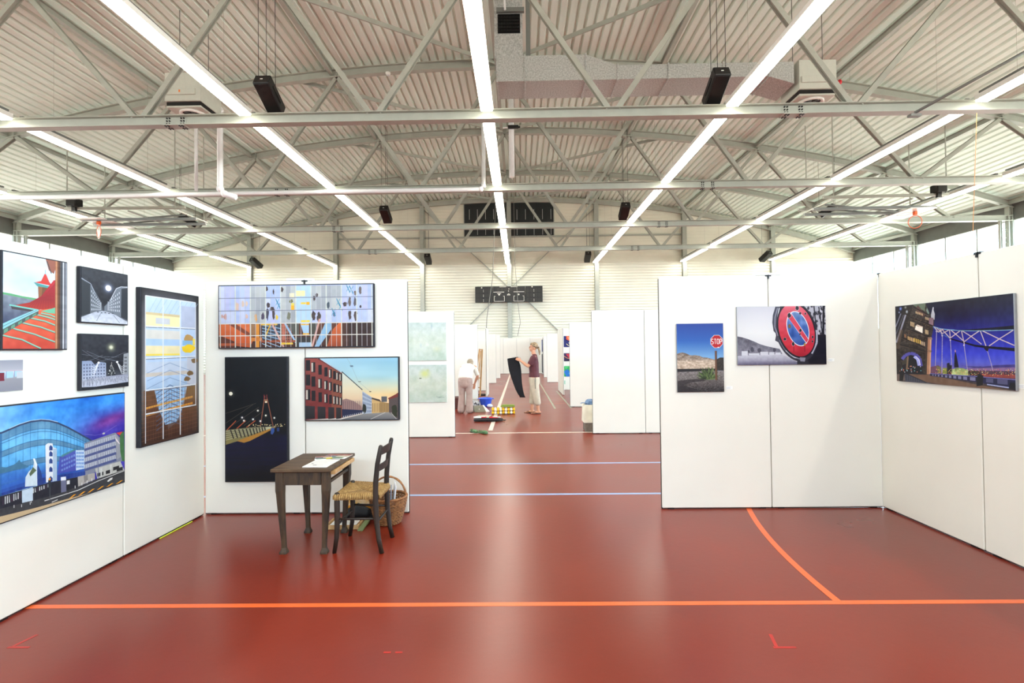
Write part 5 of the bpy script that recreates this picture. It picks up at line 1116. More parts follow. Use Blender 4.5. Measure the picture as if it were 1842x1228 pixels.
# local: front (towards table) is -x
post([(-.185, -.17, 0), (-.165, -.172, .12), (-.158, -.175, .25), (-.158, -.178, .40), (-.158, -.178, SZ + .01), (-.158, -.178, SZ + .022)], [.016, .019, .0215, .0225, .021, .014])
post([(-.185, .19, 0), (-.165, .19, .12), (-.158, .188, .25), (-.158, .186, .40), (-.158, .186, SZ + .01), (-.158, .186, SZ + .022)], [.016, .019, .0215, .0225, .021, .014])
for s, yy in ((-1, -.165), (1, .135)):
    yb_ = yy + s * .012
    mb = MB(); pp = [((.195), 0, .0185), (.172, .10, .019), (.155, .25, .021), (.147, .42, .022), (.150, .55, .0215), (.165, .70, .0195), (.192, .835, .0175), (.196, .848, .012)]
    mb.tube([(a, yb_ * (1 + .0 * z) , z) for a, z, r in pp], [r for a, z, r in pp], 8, flat=1.0, up=(0, 1, 0)); mb.build('leg', M_WOODC, ch)
# rush seat: four woven triangles, raised and ribbed
FLc, FRc, BRc, BLc = Vector((-.170, -.195, SZ)), Vector((-.170, .205, SZ)), Vector((.165, .135, SZ)), Vector((.165, -.165, SZ))
cc = (FLc + FRc + BRc + BLc) / 4; cc.z = SZ - .006
mb = MB()
for a, b in ((FLc, FRc), (FRc, BRc), (BRc, BLc), (BLc, FLc)):
    nst = 20
    for i in range(nst):
        t0 = (i + .5) / nst
        e0 = a.lerp(b, t0 * 1.0)
        # strands run from the rail to the diagonal seam, parallel to each other
        k = min(t0, 1 - t0) * 2
        inn = (cc - (a + b) / 2) * k
        p0 = e0; p1 = e0 + inn
        out = -(cc - (a + b) / 2).normalized() * .012
        mb.tube([p0 + out + Vector((0, 0, -.03)), p0 + out + Vector((0, 0, -.006)), p0 + Vector((0, 0, .008)), p0.lerp(p1, .5) + Vector((0, 0, .004)), p1], .0088, 6)
mb.add([FLc - Vector((0, 0, .012)), FRc - Vector((0, 0, .012)), BRc - Vector((0, 0, .012)), BLc - Vector((0, 0, .012)), FLc - Vector((0, 0, .03)), FRc - Vector((0, 0, .03)), BRc - Vector((0, 0, .03)), BLc - Vector((0, 0, .03))], [(3, 2, 1, 0), (4, 5, 6, 7), (0, 1, 5, 4), (1, 2, 6, 5), (2, 3, 7, 6), (3, 0, 4, 7)])
mb.build('rush_seat', M_RUSH, ch)
def rung(p, q, r=.0095): MB().tube([p, Vector(p).lerp(Vector(q), .5), q], [r * .85, r * 1.15, r * .85], 8).build('rung', M_WOODC, ch)
rung((-.16, -.178, .27), (.152, -.175, .27)); rung((-.16, .188, .27), (.152, .145, .27)); rung((-.16, -.176, .22), (-.16, .188, .22)); rung((-.158, .187, .38), (.15, .147, .38)); rung((.155, -.176, .24), (.155, .145, .24))
def slat(z0, z1, xa, xb):
    mb = MB(); n = 8; vs = []
    for i in range(n + 1):
        t = i / n; y = -.166 + t * .302; bow = .022 * math.sin(math.pi * t); up = .006 * math.sin(math.pi * t)
        vs += [(xa + bow - .006, y, z0), (xa + bow + .006, y, z0), (xb + bow + .006, y, z1 + up), (xb + bow - .006, y, z1 + up)]
    fs = []
    for i in range(n):
        for k in range(4): fs.append((i * 4 + k, i * 4 + (k + 1) % 4, i * 4 + 4 + (k + 1) % 4, i * 4 + 4 + k))
    fs += [(3, 2, 1, 0), tuple(n * 4 + k for k in range(4))]; mb.add(vs, fs); return mb.build('back_slat', M_WOODC, ch, recalc=True)
slat(.765, .825, .178, .189); slat(.635, .685, .158, .164)

# ---------------------------------------------------------------- basket and things behind the chair
bk = thing('wicker_basket', 'brown wicker basket with a looped handle on the floor behind the chair', 'basket', (-1.235, 4.58, 0))
RB = [(.0, .105), (.05, .125), (.12, .145), (.19, .160), (.235, .168)]
mb = MB(); nst = 26
for i in range(17):
    z = .01 + i * .0135; r = np.interp(z, [a for a, b in RB], [b for a, b in RB]); pts = []
    for k in range(nst * 2):
        a = math.pi * k / nst; rr = r + (.0045 if (k + i) % 2 else -.0045); pts.append((rr * math.cos(a), rr * 1.0 * math.sin(a), z))
    mb.tube(pts, .0062, 5, closed=True)
mb.build('woven_side', M_WICKER, bk)
mb = MB()
for k in range(nst):
    a = 2 * math.pi * k / nst; mb.tube([(r * math.cos(a), r * math.sin(a), z + .004) for z, r in RB], .0045, 5)
mb.build('stakes', M_WICKER, bk)
mb = MB().tube([(.168 * math.cos(2 * math.pi * k / 30), .168 * math.sin(2 * math.pi * k / 30), .243 + .003 * (k % 2)) for k in range(30)], .012, 7, closed=True); mb.build('rim', M_WICKER, bk)
MB().lathe([(0, .004), (.105, .004), (.107, .012), (0, .012)], n=20).build('base', M_WICKER, bk)
mb = MB()
for ph in (0, math.pi): mb.tube([(.165 * math.cos(a), .03 * math.sin(a * 5 + ph) * .25, .235 + .19 * math.sin(a)) for a in [math.pi * i / 20 for i in range(21)]], .0085, 6)
mb.build('handle', M_WICKER, bk)
def slab(name, label, cat, c, dx, dy, dz, rot, m, lines=None):
    t = thing(name, label, cat); t.matrix_world = Matrix.Translation(c) @ Matrix.Rotation(rot[2], 4, 'Z') @ Matrix.Rotation(rot[1], 4, 'Y') @ Matrix.Rotation(rot[0], 4, 'X')
    MB().box(-dx / 2, -dy / 2, -dz / 2, dx / 2, dy / 2, dz / 2, min(dx, dy, dz) * .2).build('cover', m, t)
    MB().box(-dx / 2 + .003, -dy / 2 + .003, -dz / 2 - .0008 if dz < .02 else -dz / 2 + .003, dx / 2 + .001, dy / 2 - .003, dz / 2 - .002).build('pages', M_WHITE, t)
    return t
slab('magazine', 'white magazine standing in the wicker basket', 'magazine', (-1.19, 4.60, .22), .012, .2, .26, (0, .12, .3), mat('magazine_cover', (214, 216, 224), .3, var=.1))
slab('magazine', 'grey magazine leaning in the wicker basket behind the white one', 'magazine', (-1.22, 4.60, .20), .012, .18, .24, (0, .05, .25), mat('grey_cover', (120, 130, 150), .3, var=.1))
tag(MB().lathe([(0, 0), (.07, .004), (.085, .05), (.06, .11), (.03, .14), (0, .145)], (-1.28, 4.55, .03), 14).build('cloth_bundle', mat('dark_cloth', (40, 38, 44), .9, bump=.5, bscale=20)), 'dark cloth bundle inside the wicker basket', 'cloth')
# wooden tray with papers, black bag and orange box on the floor
tr = thing('wooden_tray', 'flat pale wooden tray with papers on the floor between table and basket', 'tray', (-1.61, 4.50, 0), .0)
MB().box(-.15, -.10, .001, .15, .10, .012, .002).build('tray_base', M_PINE, tr)
for a in ((-.15, -.10, .15, -.088), (-.15, .088, .15, .10), (-.15, -.088, -.138, .088), (.138, -.088, .15, .088)): MB().box(a[0], a[1], .012, a[2], a[3], .04, .002).build('tray_side', M_PINE, tr)
MB().box(-.13, -.08, .0125, .11, .08, .024, .002).build('paper_stack', M_WHITE, tr)
bg_ = MB(); bg_.sweep([((-1.64, 4.685, .05), .03, .045), ((-1.54, 4.685, .08), .034, .075), ((-1.46, 4.685, .06), .03, .05)], side=(0, 1, 0))
bo = bg_.build('black_bag', mat('black_nylon', (16, 16, 20), .6, bump=.4, bscale=30)); tag(bo, 'black soft bag slumped against the wall behind the chair legs', 'bag'); bo.location = (0, -.03, .006)
ob = thing('orange_box', 'open orange cardboard box behind the chair, below the rush seat', 'box', (-1.53, 4.765, .0))
M_ORB = mat('orange_card', (226, 150, 40), .6, var=.08)
MB().box(-.14, -.055, .0, .14, .055, .09, .003).build('box_body', mat('black_card', (30, 28, 30), .7), ob)
MB().box(-.145, -.06, .091, .145, .06, .115, .003).build('box_lid', M_ORB, ob)
MB().box(-.13, -.05, .116, .13, .05, .19, .003).build('paper_stack', mat('white_orange_print', (240, 226, 200), .5, col2=(232, 180, 90), scale=14), ob)
MB().box(-.13, -.052, .1905, .14, .05, .205, .002).build('box_flap', M_ORB, ob)
bd = MB(); bd.bar((-1.43, 4.36, .008), (-1.425, 4.60, .03), .045, .012); tag(bd.build('green_board', mat('green_grey_board', (120, 130, 84), .6)), 'narrow greenish board leaning beside the black bag', 'board')
# ---------------------------------------------------------------- things under the roof
# hanging column loudspeakers
def speaker(x, y, z, label, tilt=-.5, yaw=0.0, L=.9, roofw=True):
    t = thing('loudspeaker', label, 'loudspeaker', (x, y, z), yaw, group='black loudspeakers hung under the roof')
    R = Matrix.Rotation(tilt, 4, 'X')
    def tb_(mb, nm, m):
        mb.v = [tuple(R @ Vector(v)) for v in mb.v]; return mb.build(nm, m, t)
    tb_(MB().box(-.2, -L / 2, -.15, .2, L / 2, .15, .02), 'cabinet', M_BLACK)
    g = MB(); g.box(-.18, -L / 2 + .03, -.165, .18, L / 2 - .03, -.151, .006); tb_(g, 'grille', M_BLACKM)
    b = MB(); b.box(-.03, -L / 2 - .012, -.02, .03, -L / 2 - .001, .0); tb_(b, 'badge', M_WHITE)
    b = MB()
    for s in (-1, 1): b.box(s * .201, -.25, -.03, s * .215, .2, .03)
    tb_(b, 'bracket', M_BLACKM)
    if roofw:
        w = MB(); h = arch(x) + .28 - z
        for (a, c) in ((-.1, -.35), (.1, -.35), (0, .3)): w.tube([(a, c, .1 if c > 0 else .32), (a, c, h)], .007, 5)
        w.build('suspension_cables', M_BLACKM, t)
for (px, py, Y, lab) in ((485, 172, 12.35, 'nearest black loudspeaker hanging left of the central light row'), (1288, 158, 12.35, 'nearest black loudspeaker hanging right, in front of the metal duct'),
                         (694, 386, 22.9, 'second black loudspeaker from the camera, left of the central light row'), (1123, 380, 22.9, 'second black loudspeaker from the camera, right of the central light row'),
                         (770, 466, 34.0, 'farthest black loudspeaker left of the centre, by the far wall'), (1057, 462, 34.0, 'farthest black loudspeaker right of the centre, by the far wall')):
    p = at_y(px, py, Y); speaker(p.x, p.y, p.z, lab)
for (px, py, Y, yw, lab) in ((339, 398, 24.0, -.7, 'black loudspeaker among the beams behind the left folded basketball frame'), (1486, 382, 24.0, .7, 'black loudspeaker among the beams behind the right folded basketball frame'),
                             (461, 473, 34.0, -.3, 'black loudspeaker beside the second column from left on the far wall'), (1377, 461, 34.0, .3, 'black loudspeaker beside the second column from right on the far wall')):
    p = at_y(px, py, Y); speaker(p.x, p.y, p.z, lab, yaw=yw)

# galvanised air duct with its riser
du = thing('air_duct', 'large galvanised metal air duct running across under the roof, right of centre', 'air duct', (0, 14.0, 0))
def seg(xa, xb, z0a, z1a, z0b, z1b, ya=0, yb=1.0):
    MB().hexa([(xa, ya, z0a), (xb, ya, z0b), (xb, yb, z0b), (xa, yb, z0a), (xa, ya, z1a), (xb, ya, z1b), (xb, yb, z1b), (xa, yb, z1a)]).build('duct_section', M_GALV, du)
zb0, zt0 = 9.27, 10.0; xs_ = [-.55, .25, 2.0, 2.9, 4.35, 5.9, 7.2]; tt = [10.0, 10.0, 10.0, 9.68, 9.68, 9.68, 9.68]
for i in range(6): seg(xs_[i] + .006, xs_[i + 1] - .006, zb0, tt[i], zb0, tt[i + 1])
for i, x in enumerate(xs_):
    MB().box(x - .02, -.03, zb0 - .03, x + .02, 1.03, tt[i] + .03, .004).build('flange', M_GALV, du)
seg(7.2, 7.9, zb0, 9.68, 9.05, 9.68)
rs = MB(); rs.box(-.62, .1, 10.0, .2, .9, 11.95); rs.build('riser', M_GALV, du)
gr = MB(); 
for i in range(8): gr.box(-.5 + i * .085, .05, 10.75, -.485 + i * .085, .09, 11.25)
for i in range(6): gr.box(-.5, .05, 10.75 + i * .098, .11, .09, 10.765 + i * .098)
gr.box(-.52, .09, 10.72, .13, .098, 11.28); gr.build('grille', M_BLACKM, du)
MB().tube([(-.3, -.05, 11.3), (-.32, -.12, 11.6), (-.15, -.14, 11.75), (-.1, -.05, 11.8)], .03, 7).build('cable_loop', M_PIPE, du)
MB().box(-.55, .0, 11.3, .25, .1, 11.42).build('riser_collar', M_STEEL_D, du)
MB().box(.30, .2, 10.02, .42, .5, 12.1).build('riser_channel', M_STEEL_D, du)
# air heaters
def heater(x, lab, red):
    t = thing('air_heater', lab, 'air heater', (x, 14.0, 8.72))
    MB().box(-.55, 0, .17, .5, 1.0, 1.0, .01).build('casing', mat('pale_grey_casing', (196, 200, 190), .45, var=.03), t)
    MB().box(-.53, .05, .0, .48, .95, .06, .01).build('bottom_plate', MATS['pale_grey_casing'], t)
    MB().box(-.53, .06, .06, .48, .9, .168).build('slot', M_BLACKM, t)
    MB().box(-.5, -.05, .34, .36, .05, .52, .01).build('control_box', MATS['pale_grey_casing'], t)
    MB().lathe([(.3, -.002), (.36, -.002), (.36, -.06), (.30, -.06), (.27, .0)], (0, .45, 0), 24).build('fan_ring', M_WHITE, t)
    f = MB(); f.lathe([(0, -.004), (.28, -.004)], (0, .45, 0), 20)
    f.build('fan_opening', M_BLACK, t)
    f = MB()
    for k in range(6): a = k * math.pi / 3; f.bar((0, .45, -.02), (.26 * math.cos(a), .45 + .26 * math.sin(a), -.03), .09, .006)
    f.build('fan_blades', M_BLACKM, t)
    w = MB()
    for a in (-.45, .42):
        w.tube([(a, .5, 1.0), (a, .5, arch(x) + .25 - 8.72)], .012, 5)
    w.build('hanger_rods', M_STEEL_D, t)
    if red: tag(MB().ellipsoid((.56, -.03, .32), .06, .06, .08).build('red_knob', mat('red_plastic', (196, 24, 36), .35), t), 'bright red knob')
    else: tag(MB().box(-.1, -.056, .40, -.06, -.051, .47).build('warning_sticker', mat('orange_plastic', (232, 120, 40), .4), t), 'small orange warning sticker')
heater(-9.65, 'grey box air heater hanging left, above the nearest truss chord', False)
heater(8.6, 'grey box air heater at the right end of the metal duct', True)
# pipes
def pipe(name, pts, r, lab, cat='pipe', m=M_PIPE, cl=True):
    t = thing(name, lab, cat)
    MB().tube(pts, r, 12).build('pipe_run', m, t)
    if cl:
        j = MB()
        for p in pts[1:-1]: j.ellipsoid(p, r * 1.25, r * 1.25, r * 1.25)
        if len(pts) > 2: j.build('elbow', m, t)
    return t
yp = Y1 + D - .28
zp = at_y(500, 346, yp).z
pipe('drain_pipe', [(XL + .6, yp, zp - .03), (at_y(865, 333, yp).x, yp, zp), (at_y(870, 330, yp).x, yp, zp + .12), (at_y(870, 220, yp).x, yp, arch(-1) - .2)], .075, 'long white drain pipe running along the second truss then up beside the central lights')
pipe('down_pipe', [(at_y(353, 345, yp).x, yp, zp + .09), (at_y(353, 345, yp).x, yp, arch(-11.5) + .35)], .06, 'thin white vertical pipe left, dropping to the long drain pipe')
xa = at_y(396, 300, 15.3).x
pipe('down_pipe', [(xa, 14.99, 9.3), (xa, 15.3, 9.25), (xa, 15.3, 6.75), (xa + .12, 15.35, 6.6), (xa + .45, 15.4, 6.5)], .09, 'thicker white vertical pipe left with an elbow at the bottom', m=M_PIPE)
xa = at_y(920, 250, 17.7).x
pipe('down_pipe', [(xa, 17.7, 11.9), (xa, 17.7, 7.8)], .1, 'thick white vertical pipe right of the central light row')
cmx = thing('ceiling_camera', 'small black camera clamped to the thick central pipe', 'camera', (xa, 17.7, at_y(920, 232, 17.7).z))
MB().box(-.12, -.2, -.05, .26, -.1, .06, .01).build('camera_body', M_BLACK, cmx); MB().tube([(-.3, -.1, .0), (-.1, -.12, .0), (0, -.12, .03)], .03, 7).build('bracket_arm', M_PIPE, cmx); MB().lathe([(0, 0), (.035, 0), (.035, .06), (0, .06)], (.26, -.15, 0), 12, 'x').build('lens', M_BLACKM, cmx)
# dark slanting tube on the right
p = at_y(1645, 203, 12.2); q = at_y(1900, 62, 10.8)
pipe('slanting_tube', [tuple(p), tuple(q)], .035, 'dark slanting metal tube fixed to the nearest truss at right', 'tube', M_STEEL_D, False)
mbk = MB().box(p.x - .12, p.y - .05, p.z - .09, p.x + .14, p.y + .08, p.z - .03); tag(mbk.build('tube_bracket', M_STEEL_D), 'dark bracket holding the slanting tube on the truss chord', 'bracket')
# ropes and wires
M_ROPE = mat('grey_rope', (120, 120, 112), .8); M_OROPE = mat('orange_cord', (214, 150, 90), .7)
def rope(pts, r, lab, m=M_ROPE): tag(MB().tube(pts, r, 5).build('hanging_rope', m), lab, 'rope')
rope([(at_y(895, 260, 24).x, 24, 12.4), at_y(893, 330, 24), at_y(886, 500, 24), at_y(876, 570, 24), at_y(874, 605, 24)], .018, 'thin dark rope hanging left of the scoreboard')
rope([(at_y(924, 400, 27).x, 27, 12.55), at_y(926, 470, 27), at_y(932, 550, 27), at_y(936, 580, 27), at_y(931, 604, 27)], .014, 'thin dark rope hanging right of the central far column')
rope([at_y(1757, 203, 12.376), at_y(1753, 330, 12.376), at_y(1748, 480, 12.376), at_y(1745, 560, 12.376)], .006, 'thin orange cord hanging at the right over the side wall', M_OROPE)
# smoke detectors
for (px, py, Y, lab) in ((698, 134, 18.1, 'small white smoke detector under the second truss arch, left of centre'), (600, 394, 29.4, 'small white smoke detector under the fourth truss arch at left'), (790, 319, 29.4, 'small white smoke detector under the fourth truss arch near centre')):
    p = at_y(px, py, Y); zt = arch(p.x) - .15; t = thing('smoke_detector', lab, 'smoke detector', (p.x, Y, zt))
    MB().lathe([(0, 0), (.09, 0), (.09, -.05), (.06, -.1), (0, -.1)], n=16).build('detector_head', M_WHITE, t); MB().lathe([(.05, -.101), (.05, -.12), (0, -.125)], n=14).build('sensor_cap', M_PEDGE, t)

# folded basketball goals
M_BB = mat('backboard_white', (232, 232, 226), .35, var=.02); M_HOOP = mat('orange_hoop', (226, 96, 30), .4); M_NET = mat('white_net', (226, 224, 214), .8)
def goal(px_h, py_h, s, lab, net):
    """s=+1: frame reaches towards the hall centre on +x (left goal)"""
    Yh = 20.8; h = at_y(px_h, py_h, Yh); t = thing('basketball_goal', lab, 'basketball goal', (h.x, Yh, 0))
    zb_ = h.z + .42
    MB().box(-.55, -.5, zb_, .52, 1.3, zb_ + .03, .005).build('backboard', M_BB, t)
    mb = MB()
    for a in ((-.3, .15, .12, .17), (-.3, .62, .12, .64), (-.3, .17, -.28, .62), (.1, .17, .12, .62)): mb.box(a[0], a[1], zb_ - .004, a[2], a[3], zb_ - .0005)
    mb.build('target_square', M_BLACKM, t)
    # hoop folded with the board: ring hangs in an upright plane
    mb = MB(); mb.box(-.06, -.07, zb_ - .16, .06, .05, zb_ - .004, .01); mb.build('hoop_bracket', M_HOOP, t)
    R = .24; mb = MB(); mb.tube([(R * math.cos(a) * .8, .0 - R * math.cos(a) * .5, zb_ - .18 - R * 1.1 + R * 1.1 * math.sin(a)) for a in [2 * math.pi * k / 24 for k in range(24)]], .014, 6, closed=True); mb.build('hoop', M_HOOP, t)
    if net:
        mb = MB(); n = 12
        for k in range(n):
            a = 2 * math.pi * k / n
            for da in (1, -1):
                pts = [((R - .035 * j) * math.cos(a + da * j * math.pi / n) * .8, -.5 * (R - .035 * j) * math.cos(a + da * j * math.pi / n), zb_ - .30 - .11 * j + .08 * (R - .03 * j) / R * math.sin(a + da * j * math.pi / n)) for j in range(5)]
                mb.tube(pts, .008, 4)
        mb.build('net', M_NET, t)
    zz = at_y(345, 378, 20.0).z
    for (yy, dz) in ((-.9, .12), (.9, .12), (-.2, -.16), (.45, -.22)):
        MB().bar((-s * .62, yy, zz + dz), (s * 4.2, yy + .25, zz + dz + .04), .10, .10).build('frame_beam', M_STEEL_D if yy in (-.2, .45) else M_STEEL, t)
    for xx in (.8, 2.0, 4.0):
        MB().bar((s * xx, -.9, zz - .02), (s * xx, 1.1, zz - .02), .06, .06).build('cross_bar', M_STEEL, t)
    MB().bar((s * .6, .1, zb_ + .03), (s * 3.6, .2, zz + .1), .06, .06).build('strut', M_STEEL_D, t)
    MB().bar((s * .6, .6, zb_ + .03), (s * 3.6, .7, zz + .1), .06, .06).build('strut', M_STEEL_D, t)
    for (xx, yy) in ((s * 3.9, -.85), (s * 3.9, 1.0), (-s * .6, 1.0), (-s * .6, -.85)):
        MB().bar((xx, yy, zz + .1), (xx, yy, arch(h.x + xx) + .32), .03, .03).build('hanger_post', M_STEEL, t)
    MB().box(-s * .2 - .2, -1.15, zz + .16, -s * .2 + .2, -.75, zz + .5, .03).build('winch_motor', M_BLACK, t); MB().box(-s * .2 - .08, -1.0, zz - .02, -s * .2 + .08, -.9, zz + .15).build('motor_bracket', M_BLACKM, t)
    MB().box(-s * .2 - .05, -1.17, zz + .1, -s * .2 + .05, -1.14, zz + .16).build('winch_drum', M_STEEL_D, t)
goal(178, 415, 1, 'left folded basketball goal with white net, hoisted under the roof beams', True)
goal(1646, 398, -1, 'right folded basketball goal with bare orange hoop, hoisted under the roof beams', False)

# scoreboard on the far wall
M_SB = mat('scoreboard_black', (26, 27, 26), .5); M_SEG = mat('unlit_segment', (58, 56, 50), .6); M_SBW = mat('scoreboard_white', (214, 210, 200), .5)
a = at_y(855, 516, YW - .4); b = at_y(976, 543, YW - .4); sx0, sx1, sz0, sz1 = a.x, b.x, b.z, a.z; SW, SH = sx1 - sx0, sz1 - sz0
sb = thing('scoreboard', 'long black electronic scoreboard with unlit digits on the far wall', 'scoreboard', (sx0, YW - .55, sz0))
MB().box(0, 0, 0, SW * .262, .12, SH, .01).build('digit_panel', M_SB, sb); MB().box(SW * .266, 0, 0, SW * .742, .12, SH, .01).build('centre_panel', M_SB, sb); MB().box(SW * .746, 0, 0, SW, .12, SH, .01).build('digit_panel', M_SB, sb)
def U(u): return u * SW
def V(v): return (1 - v) * SH
def digit(mb, u, v, w, h):
    x, z = U(u), V(v); t_ = .028
    for (x0, z0, x1, z1) in ((0, 0, w, 0), (0, -h / 2, w, -h / 2), (0, -h, w, -h)): mb.box(x + .01, -.008, z + z0 - t_ / 2, x + w - .01, -.001, z + z0 + t_ / 2)
    for xx in (0, w):
        for zz in (0, -h / 2): mb.box(x + xx - t_ / 2, -.008, z + zz - h / 2 + .02, x + xx + t_ / 2, -.001, z + zz - .02)
for base in (.02, .77):
    for r_ in range(3):
        mb = MB()
        for cidx, u in enumerate((0, .052, .122, .168)): digit(mb, base + u, .17 + r_ * .3, .13, .2)
        tag(mb.build('digit_group', M_SEG, sb), kind='stuff')
        mb = MB()
        for dv in (.06, .15): mb.lathe([(0, -.012), (.028, -.012), (.028, 0)], (U(base + .102), 0, V(.17 + r_ * .3 + dv)), 8, 'y')
        mb.build('colon_dots', M_SBW, sb)
mb = MB()
for u in (.33, .385, .44, .52, .575, .63): digit(mb, u, .12, .13, .18)
tag(mb.build('digit_group', M_SEG, sb), kind='stuff')
mb = MB()
for (u0, u1, v) in ((.27, .43, .36), (.57, .73, .35)): mb.box(U(u0), -.012, V(v) - .02, U(u1), -.001, V(v) + .02)
for (u0, u1) in ((.36, .46), (.53, .63)): mb.box(U(u0), -.012, V(.035) - .014, U(u1), -.001, V(.035) + .014)
for u0 in (.28, .57):
    mb.box(U(u0), -.012, V(.95), U(u0) + .03, -.001, V(.6)); mb.box(U(u0 + .15), -.012, V(.95), U(u0 + .15) + .03, -.001, V(.6)); mb.box(U(u0), -.012, V(.95), U(u0 + .15) + .03, -.001, V(.95) + .03)
    mb.box(U(u0), -.012, V(.6) - .03, U(u0) + .1, -.001, V(.6)); mb.box(U(u0 + .15) - .07, -.012, V(.6) - .03, U(u0 + .15) + .03, -.001, V(.6))
tag(mb.build('white_markings', M_SBW, sb), kind='stuff')
mb = MB()
for (u, v, r_) in ((.5, .17, .035), (.495, .3, .035), (.355, .52, .06), (.645, .52, .06), (.096, .08, .05), (.845, .05, .05)): mb.lathe([(0, -.02), (r_, -.014), (r_, 0)], (U(u), 0, V(v)), 12, 'y')
mb.box(U(.325), -.012, V(.47), U(.385), -.001, V(.44)); tag(mb.build('lamp_symbols', M_SBW, sb), kind='stuff')
mb = MB()
for i in range(5): mb.box(U(.475) + i * .045, -.012, V(.57), U(.475) + i * .045 + .03, -.001, V(.5 - .03 * (2 - abs(2 - i))))
tag(mb.build('crest_symbol', M_SBW, sb), kind='stuff')
mb = MB()
for u in (.12, .5, .88): mb.box(U(u) - .05, .12, SH * .3, U(u) + .05, .17 if u == .5 else .49, SH * .7)
mb.build('wall_brackets', M_STEEL_D, sb)

# two dark louvre panels high in the gable
M_DK = mat('dark_louvre_panel', (24, 32, 34), .5, var=.1)
for (pxa, pxb, lab) in ((835, 912, 'left dark panel high in the far gable, left of the central column'), (919, 996, 'right dark panel high in the far gable, right of the central column')):
    a = at_y(pxa, 365, YW - .1); b = at_y(pxb, 424.5, YW - .1); t = thing('gable_vent_panel', lab, 'vent panel', (a.x, YW - .12, b.z)); w = b.x - a.x; h = a.z - b.z
    MB().box(0, 0, 0, w, .08, h).build('dark_backing', M_DK, t)
    fr = MB(); fr.box(-.06, -.04, -.06, 0, .08, h + .06); fr.box(w, -.04, -.06, w + .06, .08, h + .06); fr.box(0, -.04, -.06, w, .08, 0); fr.box(0, -.04, h, w, .08, h + .06); fr.build('frame', M_STEEL, t)
    for i in range(5):
        xx = w * (.12 + .19 * i) if pxa < 900 else w * (.14 + .2 * i)
        for z0 in (.1, h * .5): inst('stay_rod', MB().box(-.012, -.035, 0, .012, -.02, h * .30).mesh('stay_rod', M_PEDGE), t, (xx, 0, z0))
    for i in range(1, 5): inst('panel_rib', MB().box(-.01, -.012, 0, .01, -.001, h).mesh('panel_rib', M_BLACKM), t, (w * i / 5, 0, 0))
# ---------------------------------------------------------------- people
M_SKIN = mat('skin', (206, 150, 118), .5, var=.05, scale=12); M_HAIR = mat('ash_blonde_hair', (104, 84, 62), .55, scale=60, stretch=(1, 1, .2), col2=(176, 150, 112)); M_HAIRG = mat('grey_blonde_hair', (120, 106, 86), .6, scale=60, col2=(178, 164, 140))
def hand(mb, wrist, d, palm_n, side, s=1.0, curl=.6, close=None):
    """palm and five separate bent fingers; d: pointing direction, palm_n: out of the back of the hand, side: thumb side"""
    d = Vector(d).normalized(); side = Vector(side); side = (side - d * side.dot(d)).normalized(); n = Vector(palm_n); n = (n - d * n.dot(d) - side * n.dot(side)).normalized(); w = Vector(wrist)
    mb.sweep([(w, .026 * s, .019 * s), (w + d * .045 * s, .038 * s, .014 * s), (w + d * .085 * s, .041 * s, .012 * s)], side=side, n=10)
    for k, (o, L) in enumerate(((.031, .068), (.011, .077), (-.010, .072), (-.030, .056))):
        p = w + d * .085 * s + side * o * s; dd = d.copy(); pts = [(p - dd * .01, .0088 * s, .0085 * s)]
        for j, f in enumerate((.45, .32, .23)):
            dd = (dd - n * curl * (.35 + .25 * j)).normalized(); p = p + dd * L * f * s; pts.append((p, (.0085 - .0008 * j) * s, (.008 - .0008 * j) * s))
        mb.sweep(pts, side=side, n=8)
    p = w + d * .02 * s + side * .03 * s; dd = (d * .75 + side * .75 - n * .25).normalized(); pts = [(p, .012 * s, .011 * s)]
    for L in (.035, .028): p = p + dd * L * s; dd = (dd + d * .35 - n * .2).normalized(); pts.append((p, .0095 * s, .009 * s))
    mb.sweep(pts, side=n, n=8)
def foot(mb, ankle, d, s=1.0):
    d = Vector(d).normalized(); a = Vector(ankle); up = Vector((0, 0, 1)); sd = d.cross(up)
    base = Vector((a.x, a.y, 0))
    mb.sweep([(base - d * .045 * s + up * .034, .028 * s, .028), (base + d * .03 * s + up * .038, .034 * s, .032), (base + d * .10 * s + up * .026, .042 * s, .019), (base + d * .15 * s + up * .018, .038 * s, .012)], side=sd, n=10)
    for k, o in enumerate((-.028, -.013, .001, .014, .026)): mb.sweep([(base + d * .15 * s + sd * o * s + up * .016, .0085, .010), (base + d * (.185 - .004 * abs(k - 1)) * s + sd * o * s + up * .014, .0078, .008)], side=sd, n=7)
    mb.sweep([(base - d * .02 * s + up * .04, .032 * s, .034 * s), (a + up * .0, .032 * s, .034 * s)], side=sd, n=10)
def sandal(parent, base, d, m, s=1.0):
    d = Vector(d).normalized(); sd = d.cross(Vector((0, 0, 1))); b = Vector(base)
    t = MB(); n = 24; prof = []
    for k in range(n):
        a = 2 * math.pi * k / n; lx = math.cos(a); ly = math.sin(a); wdt = .042 + .008 * lx
        prof.append((.068 * s + lx * .135 * s, ly * wdt))
    vs = [b + d * x + sd * y + Vector((0, 0, z)) for z in (.001, .016) for x, y in prof]
    t.add(vs, [tuple(range(n))[::-1], tuple(range(n, 2 * n))] + [(k, (k + 1) % n, n + (k + 1) % n, n + k) for k in range(n)])
    o = t.build('sandal', m, parent)
    st = MB()
    for sg in (-1, 1): st.tube([b + d * .15 + Vector((0, 0, .024)), b + d * .10 + sd * sg * .032 + Vector((0, 0, .05)), b + d * .045 + sd * sg * .045 + Vector((0, 0, .022))], .006, 6)
    st.build('strap', m, o); return o

